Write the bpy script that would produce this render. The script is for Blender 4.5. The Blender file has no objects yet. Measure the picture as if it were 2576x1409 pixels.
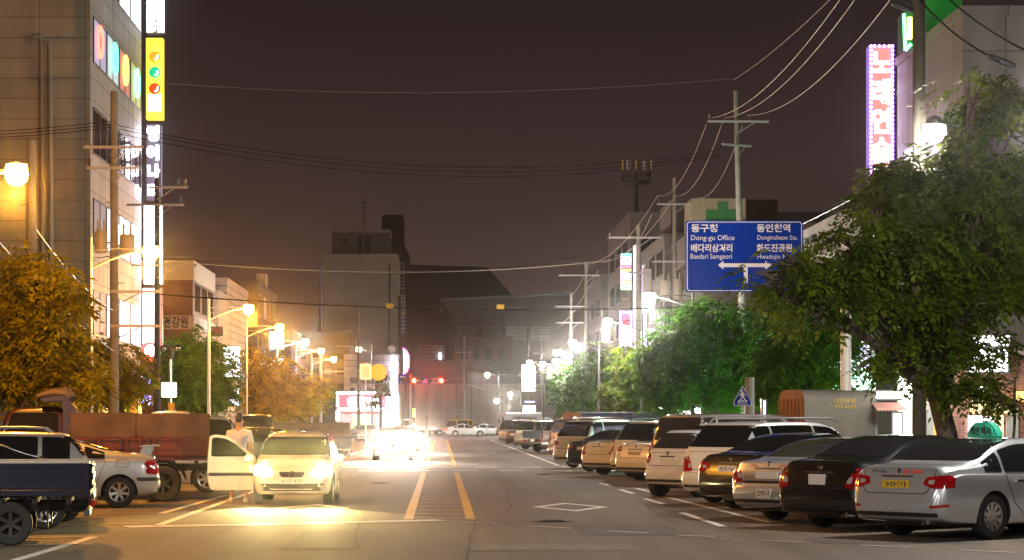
import bpy, bmesh, math, random
import numpy as np
from mathutils import Vector, Matrix
from mathutils.bvhtree import BVHTree
S = bpy.context.scene
COL = S.collection
R = math.radians
rng = random.Random(7)

# ------------------------------------------------------------------ camera
EYE = 1.70          # height of the lens above the road
F = 5500.0          # focal length in units of a 2576 px wide frame
VX, VY = 1110.0, 1060.0
cam = bpy.data.cameras.new('camera')
camo = bpy.data.objects.new('camera', cam)
COL.objects.link(camo)
camo.location = (0, 0, EYE)
camo.rotation_euler = (R(90), 0, 0)
cam.sensor_width = 36
cam.lens = F / 2576 * 36
cam.shift_x = (1288 - VX) / 2576
cam.shift_y = (VY - 704.5) / 2576
cam.clip_start = 0.5
cam.clip_end = 4000
S.camera = camo
S.render.resolution_x, S.render.resolution_y = 1024, 560

# ------------------------------------------------------------------ night sky, exposure
world = bpy.data.worlds.new('World')
S.world = world
world.use_nodes = True
nt = world.node_tree
nt.nodes.clear()
tc = nt.nodes.new('ShaderNodeTexCoord')
sp = nt.nodes.new('ShaderNodeSeparateXYZ')
rp = nt.nodes.new('ShaderNodeValToRGB')
bg = nt.nodes.new('ShaderNodeBackground')
ou = nt.nodes.new('ShaderNodeOutputWorld')
nt.links.new(tc.outputs['Generated'], sp.inputs[0])
nt.links.new(sp.outputs['Z'], rp.inputs[0])
wn = nt.nodes.new('ShaderNodeTexNoise'); wn.inputs['Scale'].default_value = 2.6; wn.inputs['Detail'].default_value = 5
wm_ = nt.nodes.new('ShaderNodeMapRange'); wm_.inputs['To Min'].default_value = 0.86; wm_.inputs['To Max'].default_value = 1.14
wx = nt.nodes.new('ShaderNodeMix'); wx.data_type = 'RGBA'; wx.blend_type = 'MULTIPLY'; wx.inputs['Factor'].default_value = 1
nt.links.new(tc.outputs['Generated'], wn.inputs['Vector']); nt.links.new(wn.outputs['Fac'], wm_.inputs[0])
nt.links.new(rp.outputs[0], wx.inputs[6]); nt.links.new(wm_.outputs[0], wx.inputs[7]); nt.links.new(wx.outputs[2], bg.inputs[0])
nt.links.new(bg.outputs[0], ou.inputs[0])
cr = rp.color_ramp
cr.elements[0].position = 0.0
cr.elements[0].color = (0.078, 0.044, 0.034, 1)
cr.elements[1].position = 0.19
cr.elements[1].color = (0.0245, 0.0138, 0.0143, 1)
e = cr.elements.new(0.09); e.color = (0.048, 0.0285, 0.0250, 1)
e = cr.elements.new(0.5); e.color = (0.020, 0.012, 0.013, 1)
bg.inputs[1].default_value = 1.0
vs = S.view_settings
vs.view_transform = 'Standard'; vs.look = 'None'; vs.exposure = 0.0; vs.gamma = 1.0
S.render.engine = 'CYCLES'
S.cycles.use_denoising = True
S.cycles.max_bounces = 5
S.cycles.diffuse_bounces = 2
S.cycles.glossy_bounces = 3
S.cycles.transmission_bounces = 4
S.cycles.transparent_max_bounces = 6
S.cycles.volume_bounces = 0
S.cycles.sample_clamp_indirect = 4.0
S.cycles.caustics_reflective = False
S.cycles.caustics_refractive = False

# ------------------------------------------------------------------ picture -> place
def X(px, Y): return (px - VX) / F * Y
def Z(py, Y): return EYE + (VY - py) / F * Y
def G(px, py):
    Y = F * EYE / (py - VY)
    return X(px, Y), Y

# ------------------------------------------------------------------ materials
MATS = {}
def mat(name, col=(0.5, 0.5, 0.5), rough=0.5, metal=0.0, emit=None, es=0.0, coat=0.0, spec=0.5,
        noise=0.0, nscale=4.0, bump=0.0, trans=0.0, alpha=1.0):
    if name in MATS: return MATS[name]
    m = bpy.data.materials.new(name); m.use_nodes = True
    n = m.node_tree; b = n.nodes['Principled BSDF']
    b.inputs['Base Color'].default_value = (*col, 1)
    b.inputs['Roughness'].default_value = rough
    b.inputs['Metallic'].default_value = metal
    b.inputs['Specular IOR Level'].default_value = spec
    b.inputs['Coat Weight'].default_value = coat
    b.inputs['Coat Roughness'].default_value = 0.06
    if trans: b.inputs['Transmission Weight'].default_value = trans
    if emit is not None:
        b.inputs['Emission Color'].default_value = (*emit, 1)
        b.inputs['Emission Strength'].default_value = es
    if noise or bump:
        t = n.nodes.new('ShaderNodeTexCoord')
        x = n.nodes.new('ShaderNodeTexNoise')
        x.inputs['Scale'].default_value = nscale; x.inputs['Detail'].default_value = 6
        n.links.new(t.outputs['Object'], x.inputs['Vector'])
        if noise:
            r = n.nodes.new('ShaderNodeValToRGB')
            r.color_ramp.elements[0].position = 0.3; r.color_ramp.elements[1].position = 0.72
            r.color_ramp.elements[0].color = (*[c * (1 - noise) for c in col], 1)
            r.color_ramp.elements[1].color = (*[min(1, c * (1 + noise)) for c in col], 1)
            n.links.new(x.outputs['Fac'], r.inputs[0])
            n.links.new(r.outputs[0], b.inputs['Base Color'])
        if bump:
            u = n.nodes.new('ShaderNodeBump'); u.inputs['Strength'].default_value = bump
            u.inputs['Distance'].default_value = 0.02
            n.links.new(x.outputs['Fac'], u.inputs['Height'])
            n.links.new(u.outputs[0], b.inputs['Normal'])
    MATS[name] = m
    return m
def glow(name, col, s): return mat(name, (0.1, 0.1, 0.1), 0.6, emit=col, es=s)
def tilemat(name, col, mortar, sx, sz, msize=0.012, vertical_axis='Z', rough=0.6, off=0.0, var=0.12, swap=False):
    """wall cladding: panels sx by sz metres, on walls facing along Y (swap: along X)"""
    m = mat(name, col, rough); n = m.node_tree; b = n.nodes['Principled BSDF']
    t = n.nodes.new('ShaderNodeTexCoord'); s = n.nodes.new('ShaderNodeSeparateXYZ'); c = n.nodes.new('ShaderNodeCombineXYZ')
    n.links.new(t.outputs['Object'], s.inputs[0])
    a = n.nodes.new('ShaderNodeMath'); a.operation = 'ADD'
    n.links.new(s.outputs['X'], a.inputs[0]); n.links.new(s.outputs['Y'], a.inputs[1])
    n.links.new(a.outputs[0], c.inputs[0]); n.links.new(s.outputs['Z'], c.inputs[1])
    k = n.nodes.new('ShaderNodeTexBrick'); k.offset = off
    k.inputs['Scale'].default_value = 1.0
    k.inputs['Brick Width'].default_value = sx; k.inputs['Row Height'].default_value = sz
    k.inputs['Mortar Size'].default_value = msize; k.inputs['Mortar Smooth'].default_value = 0.2
    k.inputs['Color1'].default_value = (*[v * (1 - var) for v in col], 1)
    k.inputs['Color2'].default_value = (*[min(1, v * (1 + var)) for v in col], 1)
    k.inputs['Mortar'].default_value = (*mortar, 1)
    n.links.new(c.outputs[0], k.inputs['Vector'])
    x = n.nodes.new('ShaderNodeTexNoise'); x.inputs['Scale'].default_value = 0.9; x.inputs['Detail'].default_value = 9
    mpp = n.nodes.new('ShaderNodeMapping'); mpp.inputs['Scale'].default_value = (1.3, 1.3, 0.22); n.links.new(t.outputs['Object'], mpp.inputs[0]); n.links.new(mpp.outputs[0], x.inputs['Vector'])
    mp = n.nodes.new('ShaderNodeMapRange'); mp.inputs['From Min'].default_value = 0.3; mp.inputs['From Max'].default_value = 0.7
    mp.inputs['To Min'].default_value = 0.68; mp.inputs['To Max'].default_value = 1.12
    n.links.new(x.outputs['Fac'], mp.inputs[0])
    mx = n.nodes.new('ShaderNodeMix'); mx.data_type = 'RGBA'; mx.blend_type = 'MULTIPLY'; mx.inputs['Factor'].default_value = 1
    n.links.new(k.outputs['Color'], mx.inputs[6]); n.links.new(mp.outputs[0], mx.inputs[7])
    n.links.new(mx.outputs[2], b.inputs['Base Color'])
    bu = n.nodes.new('ShaderNodeBump'); bu.inputs['Strength'].default_value = 0.6; bu.inputs['Distance'].default_value = 0.01; bu.invert = True
    n.links.new(k.outputs['Fac'], bu.inputs['Height']); n.links.new(bu.outputs[0], b.inputs['Normal'])
    return m

M_black = mat('black_rubber', (0.018, 0.018, 0.018), 0.75)
M_trim = mat('black_plastic', (0.022, 0.022, 0.022), 0.45)
M_chrome = mat('bright_metal', (0.72, 0.72, 0.72), 0.16, 1.0)
M_rimd = mat('rim_dark', (0.035, 0.03, 0.028), 0.6, 0.3)
M_alloy = mat('wheel_alloy', (0.58, 0.58, 0.57), 0.28, 0.9)
M_steel = mat('dark_steel', (0.09, 0.085, 0.08), 0.5, 0.6)
M_galv = mat('galvanised', (0.42, 0.43, 0.44), 0.45, 0.5, noise=0.15)
M_glass = mat('dark_glass', (0.010, 0.010, 0.011), 0.05, 0.0, spec=0.55)
M_glass2 = mat('tinted_glass', (0.035, 0.034, 0.032), 0.08, 0.0, coat=0.8)
M_red = mat('tail_lens', (0.34, 0.004, 0.006), 0.12, coat=0.8)
M_amber = mat('amber_lens', (0.55, 0.16, 0.01), 0.15, coat=1.0)
M_clear = mat('clear_lens', (0.55, 0.55, 0.55), 0.1, 0.3, coat=1.0)
M_under = mat('underbody', (0.012, 0.012, 0.012), 0.8)
M_plate = mat('plate_white', (0.66, 0.66, 0.63), 0.4)
M_platey = mat('plate_yellow', (0.62, 0.42, 0.03), 0.4)
M_platet = mat('plate_text', (0.03, 0.03, 0.05), 0.5)
M_conc = mat('pole_concrete', (0.25, 0.235, 0.21), 0.85, noise=0.18, nscale=3, bump=0.3)
M_white = mat('white_enamel', (0.72, 0.72, 0.72), 0.4)
def paint(name, col, metal=0.0, rough=0.35):
    return mat(name, col, rough, metal, coat=1.0)

# ------------------------------------------------------------------ mesh building
class MB:
    def __init__(s): s.v = []; s.f = []; s.m = []
    def add(s, vs, fs, mi=0):
        o = len(s.v); s.v += [tuple(p) for p in vs]
        s.f += [tuple(i + o for i in f) for f in fs]; s.m += [mi] * len(fs); return s
    def box(s, c, d, rz=0, mi=0, M=None):
        x, y, z = d[0] / 2, d[1] / 2, d[2] / 2
        vs = [Vector((sx * x, sy * y, sz * z)) for sx in (-1, 1) for sy in (-1, 1) for sz in (-1, 1)]
        if rz: vs = [Matrix.Rotation(rz, 3, 'Z') @ v for v in vs]
        if M is not None: vs = [M @ v for v in vs]
        vs = [v + Vector(c) for v in vs]
        return s.add(vs, [(0, 1, 3, 2), (4, 6, 7, 5), (0, 4, 5, 1), (2, 3, 7, 6), (0, 2, 6, 4), (1, 5, 7, 3)], mi)
    def b2(s, x0, x1, y0, y1, z0, z1, mi=0):
        return s.box(((x0 + x1) / 2, (y0 + y1) / 2, (z0 + z1) / 2), (abs(x1 - x0), abs(y1 - y0), abs(z1 - z0)), mi=mi)
    def tube(s, pts, r, n=8, mi=0, cap=True):
        pts = [Vector(p) for p in pts]
        rs = r if isinstance(r, (list, tuple)) else [r] * len(pts)
        vs = []; fs = []
        prev = None
        for i, p in enumerate(pts):
            d = (pts[min(i + 1, len(pts) - 1)] - pts[max(i - 1, 0)]).normalized()
            if prev is None:
                a = d.cross(Vector((0, 0, 1)))
                if a.length < 1e-3: a = Vector((1, 0, 0))
                a.normalize()
            else:
                a = (prev - d * prev.dot(d)).normalized()
            prev = a
            b = d.cross(a)
            for k in range(n):
                t = 2 * math.pi * k / n
                vs.append(p + a * math.cos(t) * rs[i] + b * math.sin(t) * rs[i])
        for i in range(len(pts) - 1):
            for k in range(n):
                fs.append((i * n + k, i * n + (k + 1) % n, (i + 1) * n + (k + 1) % n, (i + 1) * n + k))
        if cap:
            fs.append(tuple(range(n - 1, -1, -1))); fs.append(tuple((len(pts) - 1) * n + k for k in range(n)))
        return s.add(vs, fs, mi)
    def prism(s, poly, a, b, axis='Y', mi=0):
        """poly in the plane across axis, extruded from a to b.  Y: (x,z)  X: (y,z)  Z: (x,y)"""
        n = len(poly)
        def P(p, t):
            return {'Y': (p[0], t, p[1]), 'X': (t, p[0], p[1]), 'Z': (p[0], p[1], t)}[axis]
        vs = [P(p, a) for p in poly] + [P(p, b) for p in poly]
        fs = [tuple(range(n)), tuple(range(2 * n - 1, n - 1, -1))] + [(i, i + n, (i + 1) % n + n, (i + 1) % n) for i in range(n)]
        return s.add(vs, fs, mi)
    def lathe(s, prof, c=(0, 0, 0), axis='Z', n=24, mi=0):
        vs = []; fs = []
        for r, h in prof:
            for k in range(n):
                t = 2 * math.pi * k / n
                a, b = r * math.cos(t), r * math.sin(t)
                p = {'Z': (a, b, h), 'X': (h, a, b), 'Y': (a, h, b)}[axis]
                vs.append((p[0] + c[0], p[1] + c[1], p[2] + c[2]))
        for i in range(len(prof) - 1):
            for k in range(n):
                fs.append((i * n + k, i * n + (k + 1) % n, (i + 1) * n + (k + 1) % n, (i + 1) * n + k))
        return s.add(vs, fs, mi)
    def build(s, name, m, parent=None, smooth=False, bevel=0.0, angle=35):
        me = bpy.data.meshes.new(name)
        me.from_pydata(s.v, [], s.f)
        for k in (m if isinstance(m, (list, tuple)) else [m]): me.materials.append(k)
        if any(s.m): me.polygons.foreach_set('material_index', s.m)
        bm = bmesh.new(); bm.from_mesh(me)
        bmesh.ops.recalc_face_normals(bm, faces=bm.faces)
        if bm.calc_volume(signed=True) < 0: bmesh.ops.reverse_faces(bm, faces=bm.faces)
        if bevel:
            ed = [e for e in bm.edges if len(e.link_faces) == 2 and e.calc_face_angle(0) > 0.5]
            bmesh.ops.bevel(bm, geom=ed, offset=bevel, segments=2, affect='EDGES', clamp_overlap=True)
        bm.to_mesh(me); bm.free()
        if smooth or bevel:
            me.shade_smooth(); me.set_sharp_from_angle(angle=R(angle))
        o = bpy.data.objects.new(name, me); COL.objects.link(o)
        if parent: o.parent = parent
        return o
def tag(o, label=None, cat=None, group=None, kind=None):
    if label: o['label'] = label
    if cat: o['category'] = cat
    if group: o['group'] = group
    if kind: o['kind'] = kind
    return o
def thing(name, label, cat, loc=(0, 0, 0), rz=0.0, group=None):
    o = bpy.data.objects.new(name, None); COL.objects.link(o)
    o.empty_display_size = 0.3
    o.location = loc; o.rotation_euler = (0, 0, rz)
    return tag(o, label, cat, group)
def copy_tree(o, parent=None):
    c = o.copy(); COL.objects.link(c); c.parent = parent
    for ch in list(o.children): copy_tree(ch, c)
    return c
def text_mesh(body, h, m, name='lettering', parent=None, loc=(0, 0, 0), rot=(R(90), 0, 0), sx=1.0, ext=0.004, align='LEFT', bold=0.0, width=None):
    c = bpy.data.curves.new('txt', 'FONT'); c.body = body; c.size = h; c.extrude = ext; c.align_x = align
    c.offset = bold; c.resolution_u = 3
    o = bpy.data.objects.new('txt', c); COL.objects.link(o)
    dg = bpy.context.evaluated_depsgraph_get(); dg.update()
    me = bpy.data.meshes.new_from_object(o.evaluated_get(dg))
    bpy.data.objects.remove(o); bpy.data.curves.remove(c)
    me.materials.clear(); me.materials.append(m)
    q = bpy.data.objects.new(name, me); me.name = name; COL.objects.link(q)
    if width and len(me.vertices):
        xs = [v.co.x for v in me.vertices]; w = max(xs) - min(xs)
        sx = width / max(w, 1e-3)
    q.location = loc; q.rotation_euler = rot; q.scale = (sx, 1, 1)
    if parent: q.parent = parent
    return q
def light(name, loc, col, watts, radius=0.15, kind='POINT', parent=None, rot=None, spot=None, blend=0.5, size=None):
    l = bpy.data.lights.new(name, kind); l.color = col; l.energy = watts
    if kind == 'AREA': l.shape = 'RECTANGLE'; l.size, l.size_y = size
    else: l.shadow_soft_size = radius
    if kind == 'SPOT': l.spot_size = R(spot); l.spot_blend = blend
    o = bpy.data.objects.new(name, l); COL.objects.link(o); o.location = loc
    if rot is not None: o.rotation_euler = rot
    if parent: o.parent = parent
    return o
# ------------------------------------------------------------------ vehicles
def pchip(pts, xs):
    x = np.array([p[0] for p in pts], float); y = np.array([p[1] for p in pts], float)
    h = np.diff(x); d = np.diff(y) / h; m = np.zeros(len(x))
    for i in range(1, len(x) - 1):
        if d[i - 1] * d[i] > 0:
            w1 = 2 * h[i] + h[i - 1]; w2 = h[i] + 2 * h[i - 1]
            m[i] = (w1 + w2) / (w1 / d[i - 1] + w2 / d[i])
    m[0] = d[0]; m[-1] = d[-1]
    xs = np.clip(np.array(xs, float), x[0], x[-1])
    k = np.clip(np.searchsorted(x, xs, side='right') - 1, 0, len(x) - 2)
    t = (xs - x[k]) / h[k]
    return (2 * t**3 - 3 * t**2 + 1) * y[k] + (t**3 - 2 * t**2 + t) * h[k] * m[k] + (-2 * t**3 + 3 * t**2) * y[k + 1] + (t**3 - t**2) * h[k] * m[k + 1]
def rpoly(pts, r=0.04, seg=3):
    out = []; n = len(pts)
    for i in range(n):
        p = Vector(pts[i]); a = Vector(pts[i - 1]) - p; b = Vector(pts[(i + 1) % n]) - p
        q = min(r, a.length * 0.45, b.length * 0.45)
        A = p + a.normalized() * q; B = p + b.normalized() * q
        for k in range(seg + 1):
            t = k / seg
            v = A * (1 - t)**2 + p * 2 * t * (1 - t) + B * t * t
            out.append((v.x, v.y))
    return out
def sect(y, sp):
    L, W = sp['L'], sp['W']
    w = float(pchip(sp['plan'], [y])[0]) * W / 2; z0 = float(pchip(sp['low'], [y])[0])
    zt = float(pchip(sp['top'], [y])[0]); zb = min(float(pchip(sp['belt'], [y])[0]), zt - 0.012)
    g = zt - zb; k = sp.get('tumble', 0.36); e = sp.get('edge', 0.11)
    wr = w - 0.05 - k * g
    return [(0, z0), (w - 0.16, z0), (w - 0.035, z0 + 0.07), (w - 0.004, z0 + 0.42 * (zb - z0)), (w, z0 + 0.66 * (zb - z0)), (w - 0.018, zb - 0.05 * (zb - z0)), (w - 0.045, zb),
            (w - 0.05 - k * 0.45 * g, zb + 0.45 * g), (wr + 0.012, zt - min(e, g * 0.5)), (max(wr - 0.11, w * 0.5), zt - 0.022 * min(1, g * 4)), (wr * 0.5, zt - 0.006 * min(1, g * 4)), (0, zt)]
def body_mesh(sp):
    ys = set()
    for key in ('top', 'belt', 'plan', 'low'):
        for a in sp[key]: ys.add(round(a[0], 3))
    ys = sorted(ys); out = [ys[0]]
    for y in ys[1:]:
        if y - out[-1] < 0.012: continue
        n = max(1, int((y - out[-1]) / 0.11)); y0 = out[-1]
        out += [y0 + (y - y0) * (k + 1) / n for k in range(n)]
    rings = []
    for y in out:
        P = np.array(sect(y, sp)); n = len(P); half = []
        for i in range(n - 1):
            p0, p1, p2, p3 = P[max(i - 1, 0)], P[i], P[i + 1], P[min(i + 2, n - 1)]
            sub = 1 if i == 0 else 3
            for k in range(sub):
                t = k / sub
                if i < 1 or i > n - 3 or sub == 1: q = p1 + (p2 - p1) * t
                else: q = 0.5 * (2 * p1 + (p2 - p0) * t + (2 * p0 - 5 * p1 + 4 * p2 - p3) * t * t + (3 * p1 - p0 - 3 * p2 + p3) * t**3)
                half.append((float(q[0]), float(q[1])))
        half.append(tuple(P[-1]))
        rings.append([(x, y, z) for x, z in half] + [(-x, y, z) for x, z in half[-2:0:-1]])
    mb = MB(); n = len(rings[0]); vs = [p for r in rings for p in r]; fs = []
    for i in range(len(rings) - 1):
        for k in range(n):
            fs.append((i * n + k, i * n + (k + 1) % n, (i + 1) * n + (k + 1) % n, (i + 1) * n + k))
    fs.append(tuple(range(n))); fs.append(tuple((len(rings) - 1) * n + k for k in range(n - 1, -1, -1)))
    mb.add(vs, fs)
    return mb
class Shell:
    """a vehicle body with panels, glass and lamps laid on its surface"""
    def __init__(s, sp, root, m):
        s.sp = sp; s.root = root; s.m = m
        mb = body_mesh(sp)
        o = mb.build('body', m, root, smooth=True, angle=50)
        o.data.materials.append(M_under)
        s.bvh0 = s._bvh(o)
        if sp.get('arches', True):
            r = sp['wr'] + sp.get('agap', 0.05)
            for yy in sp['axles']:
                for sx in (-1, 1):
                    c = MB()
                    c.lathe([(0.001, -0.32), (r, -0.32), (r, 0.3), (0.001, 0.3)], (sx * (sp['W'] / 2), yy, sp['wr']), 'X', 28)
                    q = c.build('cutter', M_under, root)
                    bmesh_fix(q.data)
                    md = o.modifiers.new('b', 'BOOLEAN'); md.operation = 'DIFFERENCE'; md.object = q; md.solver = 'EXACT'
                    md.material_mode = 'TRANSFER'
                    dg = bpy.context.evaluated_depsgraph_get(); dg.update()
                    me = bpy.data.meshes.new_from_object(o.evaluated_get(dg))
                    o.modifiers.clear(); old = o.data; o.data = me; bpy.data.meshes.remove(old)
                    bpy.data.objects.remove(q)
            o.data.name = 'body'
            o.data.shade_smooth(); o.data.set_sharp_from_angle(angle=R(40))
        s.body = o
    def _bvh(s, o):
        return BVHTree.FromPolygons([v.co.copy() for v in o.data.vertices], [tuple(p.vertices) for p in o.data.polygons])
    def lay(s, poly, side, m, name, off=0.006, step=0.12, parent=None, mirror=False, maxd=None):
        step = min(step, 0.06); off = off + 0.002
        D = {'rear': (0, 1, 0), 'front': (0, -1, 0), 'left': (1, 0, 0), 'right': (-1, 0, 0), 'top': (0, 0, -1)}[side]
        D = Vector(D)
        def P(a, b):
            return {'rear': Vector((a, -9, b)), 'front': Vector((a, 9, b)), 'left': Vector((-9, a, b)), 'right': Vector((9, a, b)), 'top': Vector((a, b, 9))}[side]
        mb = MB()
        for pl in ([poly, [(-a, b) for a, b in poly]] if mirror else [poly]):
            bm = bmesh.new(); vs = [bm.verts.new((a, b, 0)) for a, b in pl]; bm.faces.new(vs)
            xs = [p[0] for p in pl]; ys = [p[1] for p in pl]
            for ax, (lo, hi) in ((0, (min(xs), max(xs))), (1, (min(ys), max(ys)))):
                n = max(1, int((hi - lo) / step))
                for k in range(1, n):
                    t = lo + (hi - lo) * k / n + 1e-4
                    no = (1, 0, 0) if ax == 0 else (0, 1, 0); co = (t, 0, 0) if ax == 0 else (0, t, 0)
                    bmesh.ops.bisect_plane(bm, geom=bm.verts[:] + bm.edges[:] + bm.faces[:], plane_co=co, plane_no=no, dist=1e-5)
            cx, cy = sum(xs) / len(xs), sum(ys) / len(ys)
            front = []; back = []; c0 = s.bvh0.ray_cast(P(cx, cy), D)[0]
            bm.verts.ensure_lookup_table()
            for v in bm.verts:
                a, b = v.co.x, v.co.y; hit = None
                for k in range(9):
                    t = k * 0.05
                    hit = s.bvh0.ray_cast(P(a + (cx - a) * t, b + (cy - b) * t), D)
                    if hit[0] is not None and (maxd is None or c0 is None or abs((hit[0] - c0).dot(D)) < maxd): break
                if hit is None or hit[0] is None:
                    p = Vector((a, 0, b)); nn = -D
                else:
                    p, nn = hit[0], hit[1]
                    if nn.dot(D) > 0: nn = -nn
                front.append(p + nn * off); back.append(p - nn * 0.01)
            n = len(front); bm.verts.index_update()
            fs = [tuple(v.index for v in f.verts) for f in bm.faces]
            rim = [tuple(v.index for v in e.verts) for e in bm.edges if e.is_boundary]
            mb.add(front + back, fs + [(a, b, b + n, a + n) for a, b in rim])
            bm.free()
        return mb.build(name, m, parent or s.root, smooth=True, angle=60)
    def zt(s, y): return float(pchip(s.sp['top'], [y])[0])
    def zb(s, y): return float(pchip(s.sp['belt'], [y])[0])
    def side_glass(s, y0, y1, m=None, lo=0.025, hi=0.085, pillars=(), name='side_window', sides=('left', 'right'), ends=(0.0, 0.0), pw=0.035):
        m = m or M_glass
        cuts = [y0] + [c for p in pillars for c in (p - pw, p + pw)] + [y1]
        for a, b in zip(cuts[::2], cuts[1::2]):
            ys = np.linspace(a, b, 12)
            up = [(y, s.zt(y) - hi) for y in ys]; dn = [(y, s.zb(y) + lo) for y in ys]
            keep = [(u, d) for u, d in zip(up, dn) if u[1] - d[1] > 0.012]
            if len(keep) < 3: continue
            if a != y0 or ends[0]:
                sh = ends[0] if a == y0 else -0.02
            poly = [k[1] for k in keep] + [k[0] for k in keep[::-1]]
            poly = rpoly(poly, 0.03, 2)
            for sd in sides: s.lay(poly, sd, m, name, 0.005, 0.15)
def bmesh_fix(me):
    bm = bmesh.new(); bm.from_mesh(me)
    bmesh.ops.remove_doubles(bm, verts=bm.verts, dist=1e-3)
    bmesh.ops.holes_fill(bm, edges=bm.edges, sides=0)
    bmesh.ops.recalc_face_normals(bm, faces=bm.faces)
    bm.to_mesh(me); bm.free()
RIMS = {}
def wheel(root, x, y, r, w=0.2, sx=1, spokes=7, rimr=None, rm=None, detail=2):
    rm = rm or M_alloy; rimr = rimr or r * 0.64
    key = (round(r, 3), w, spokes, round(rimr, 3), rm.name, detail)
    if key not in RIMS:
        t = MB(); h = w / 2
        t.lathe([(rimr * 0.98, -h * 0.7), (rimr * 1.02, -h * 0.92), (r * 0.9, -h), (r * 0.975, -h * 0.86), (r, -h * 0.6), (r, h * 0.6), (r * 0.975, h * 0.86), (r * 0.9, h), (rimr * 1.02, h * 0.92), (rimr * 0.98, h * 0.7), (rimr * 0.98, -h * 0.7)], (0, 0, 0), 'X', 32 if detail > 1 else 18)
        a = t.build('wheel', M_black, None, smooth=True, angle=35)
        d = MB()
        d.lathe([(rimr * 1.0, h * 0.72), (rimr * 1.0, h * 0.9), (rimr * 0.93, h * 0.86), (rimr * 0.88, h * 0.45), (rimr * 0.88, -h * 0.6)], (0, 0, 0), 'X', 32)
        d.lathe([(0.001, h * 0.62), (rimr * 0.2, h * 0.62), (rimr * 0.24, h * 0.4), (rimr * 0.24, 0)], (0, 0, 0), 'X', 16)
        d.lathe([(0.001, -h * 0.1), (rimr * 0.9, -h * 0.1)], (0, 0, 0), 'X', 24, mi=1)
        for k in range(spokes):
            tt = 2 * math.pi * k / spokes
            M = Matrix.Rotation(tt, 3, 'X')
            pts = []
            for (rr, ww, hh) in ((rimr * 0.16, 0.12 * rimr, 0.55), (rimr * 0.92, 0.15 * rimr, 0.72)):
                for u in (-1, 1):
                    for q in (0, -0.22): pts.append(M @ Vector((h * (hh + q), u * ww, rr)))
            d.add(pts, [(0, 2, 6, 4), (1, 5, 7, 3), (0, 4, 5, 1), (2, 3, 7, 6), (4, 6, 7, 5), (0, 1, 3, 2)])
        b = d.build('rim', [rm, M_under], None, smooth=True, angle=30)
        for o in (a, b): COL.objects.unlink(o)
        RIMS[key] = (a.data, b.data)
    A, B = RIMS[key]
    o = bpy.data.objects.new('wheel', A); COL.objects.link(o); o.parent = root
    o.location = (x, y, r); o.rotation_euler = (0, 0, 0 if sx > 0 else math.pi)
    q = bpy.data.objects.new('rim', B); COL.objects.link(q); q.parent = o
    return o
def plate(root, loc, w, h, txt, side='rear', m=None, tilt=0, label=None, rx=1.0):
    mb = MB(); mb.box((0, 0, 0), (w, 0.015, h))
    o = mb.build('number_plate', m or M_plate, root, bevel=0.004)
    o.location = loc; o.rotation_euler = (R(tilt), 0, 0 if side == 'rear' else math.pi)
    if label: o['label'] = label
    if txt: text_mesh(txt, h * 0.82, M_platet, 'lettering', o, (0, -0.009, -h * 0.28), align='CENTER', ext=0.001, width=w * 0.82)
    return o
# ---- body shapes (y from rear to front, metres)
def spec_sedan(L=4.8, W=1.83, H=1.47, deck=1.06, slope=1.45, nose=1.9, wr=0.33, ro=1.1, wb=2.8, sharp=False, belt=0.95):
    b = -L / 2; f = L / 2
    if sharp:
        tail = [(b, 0.58), (b + 0.02, 0.66), (b + 0.07, 0.68), (b + 0.09, 0.86), (b + 0.14, deck - 0.03), (b + 0.22, deck)]
        bl = [(b, 0.55), (b + 0.09, 0.74), (b + 0.14, belt - 0.08), (b + 0.4, belt)]
    else:
        tail = [(b, 0.56), (b + 0.03, 0.72), (b + 0.07, 0.86), (b + 0.12, 0.98), (b + 0.17, deck - 0.01), (b + 0.26, deck)]
        bl = [(b, 0.52), (b + 0.06, 0.74), (b + 0.14, belt - 0.08), (b + 0.5, belt)]
    return dict(L=L, W=W, H=H, wr=wr, axles=(b + ro, b + ro + wb), deck=deck,
        top=tail + [(b + slope * 0.40, deck + 0.025), (b + slope * 0.53, deck + 0.075), (b + slope, H - 0.07), (b + slope + 0.4, H - 0.012), (b + slope + 0.85, H),
                    (f - nose - 0.55, H - 0.035), (f - nose - 0.25, H - 0.10), (f - nose + 0.55, 1.02), (f - nose + 0.75, 0.97), (f - 0.5, 0.86), (f - 0.12, 0.74), (f - 0.03, 0.62), (f, 0.5)],
        belt=bl + [(0, belt - 0.02), (f - 1.2, 0.88), (f - 0.2, 0.70), (f, 0.46)],
        plan=[(b, 0.76), (b + 0.05, 0.84), (b + 0.15, 0.92), (b + 0.38, 0.975), (b + 0.9, 1.0), (f - 1.0, 1.0), (f - 0.45, 0.95), (f - 0.15, 0.84), (f, 0.66)],
        low=[(b, 0.40), (b + 0.07, 0.30), (b + 0.4, 0.24), (0, 0.2), (f - 0.5, 0.2), (f - 0.05, 0.24), (f, 0.32)],
        glass=(b + slope * 0.50, b + slope + 0.42), side=(b + slope * 0.62, f - nose + 0.42), windscreen=(f - nose - 0.2, f - nose + 0.55), hoodf=f - 0.5)
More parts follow.
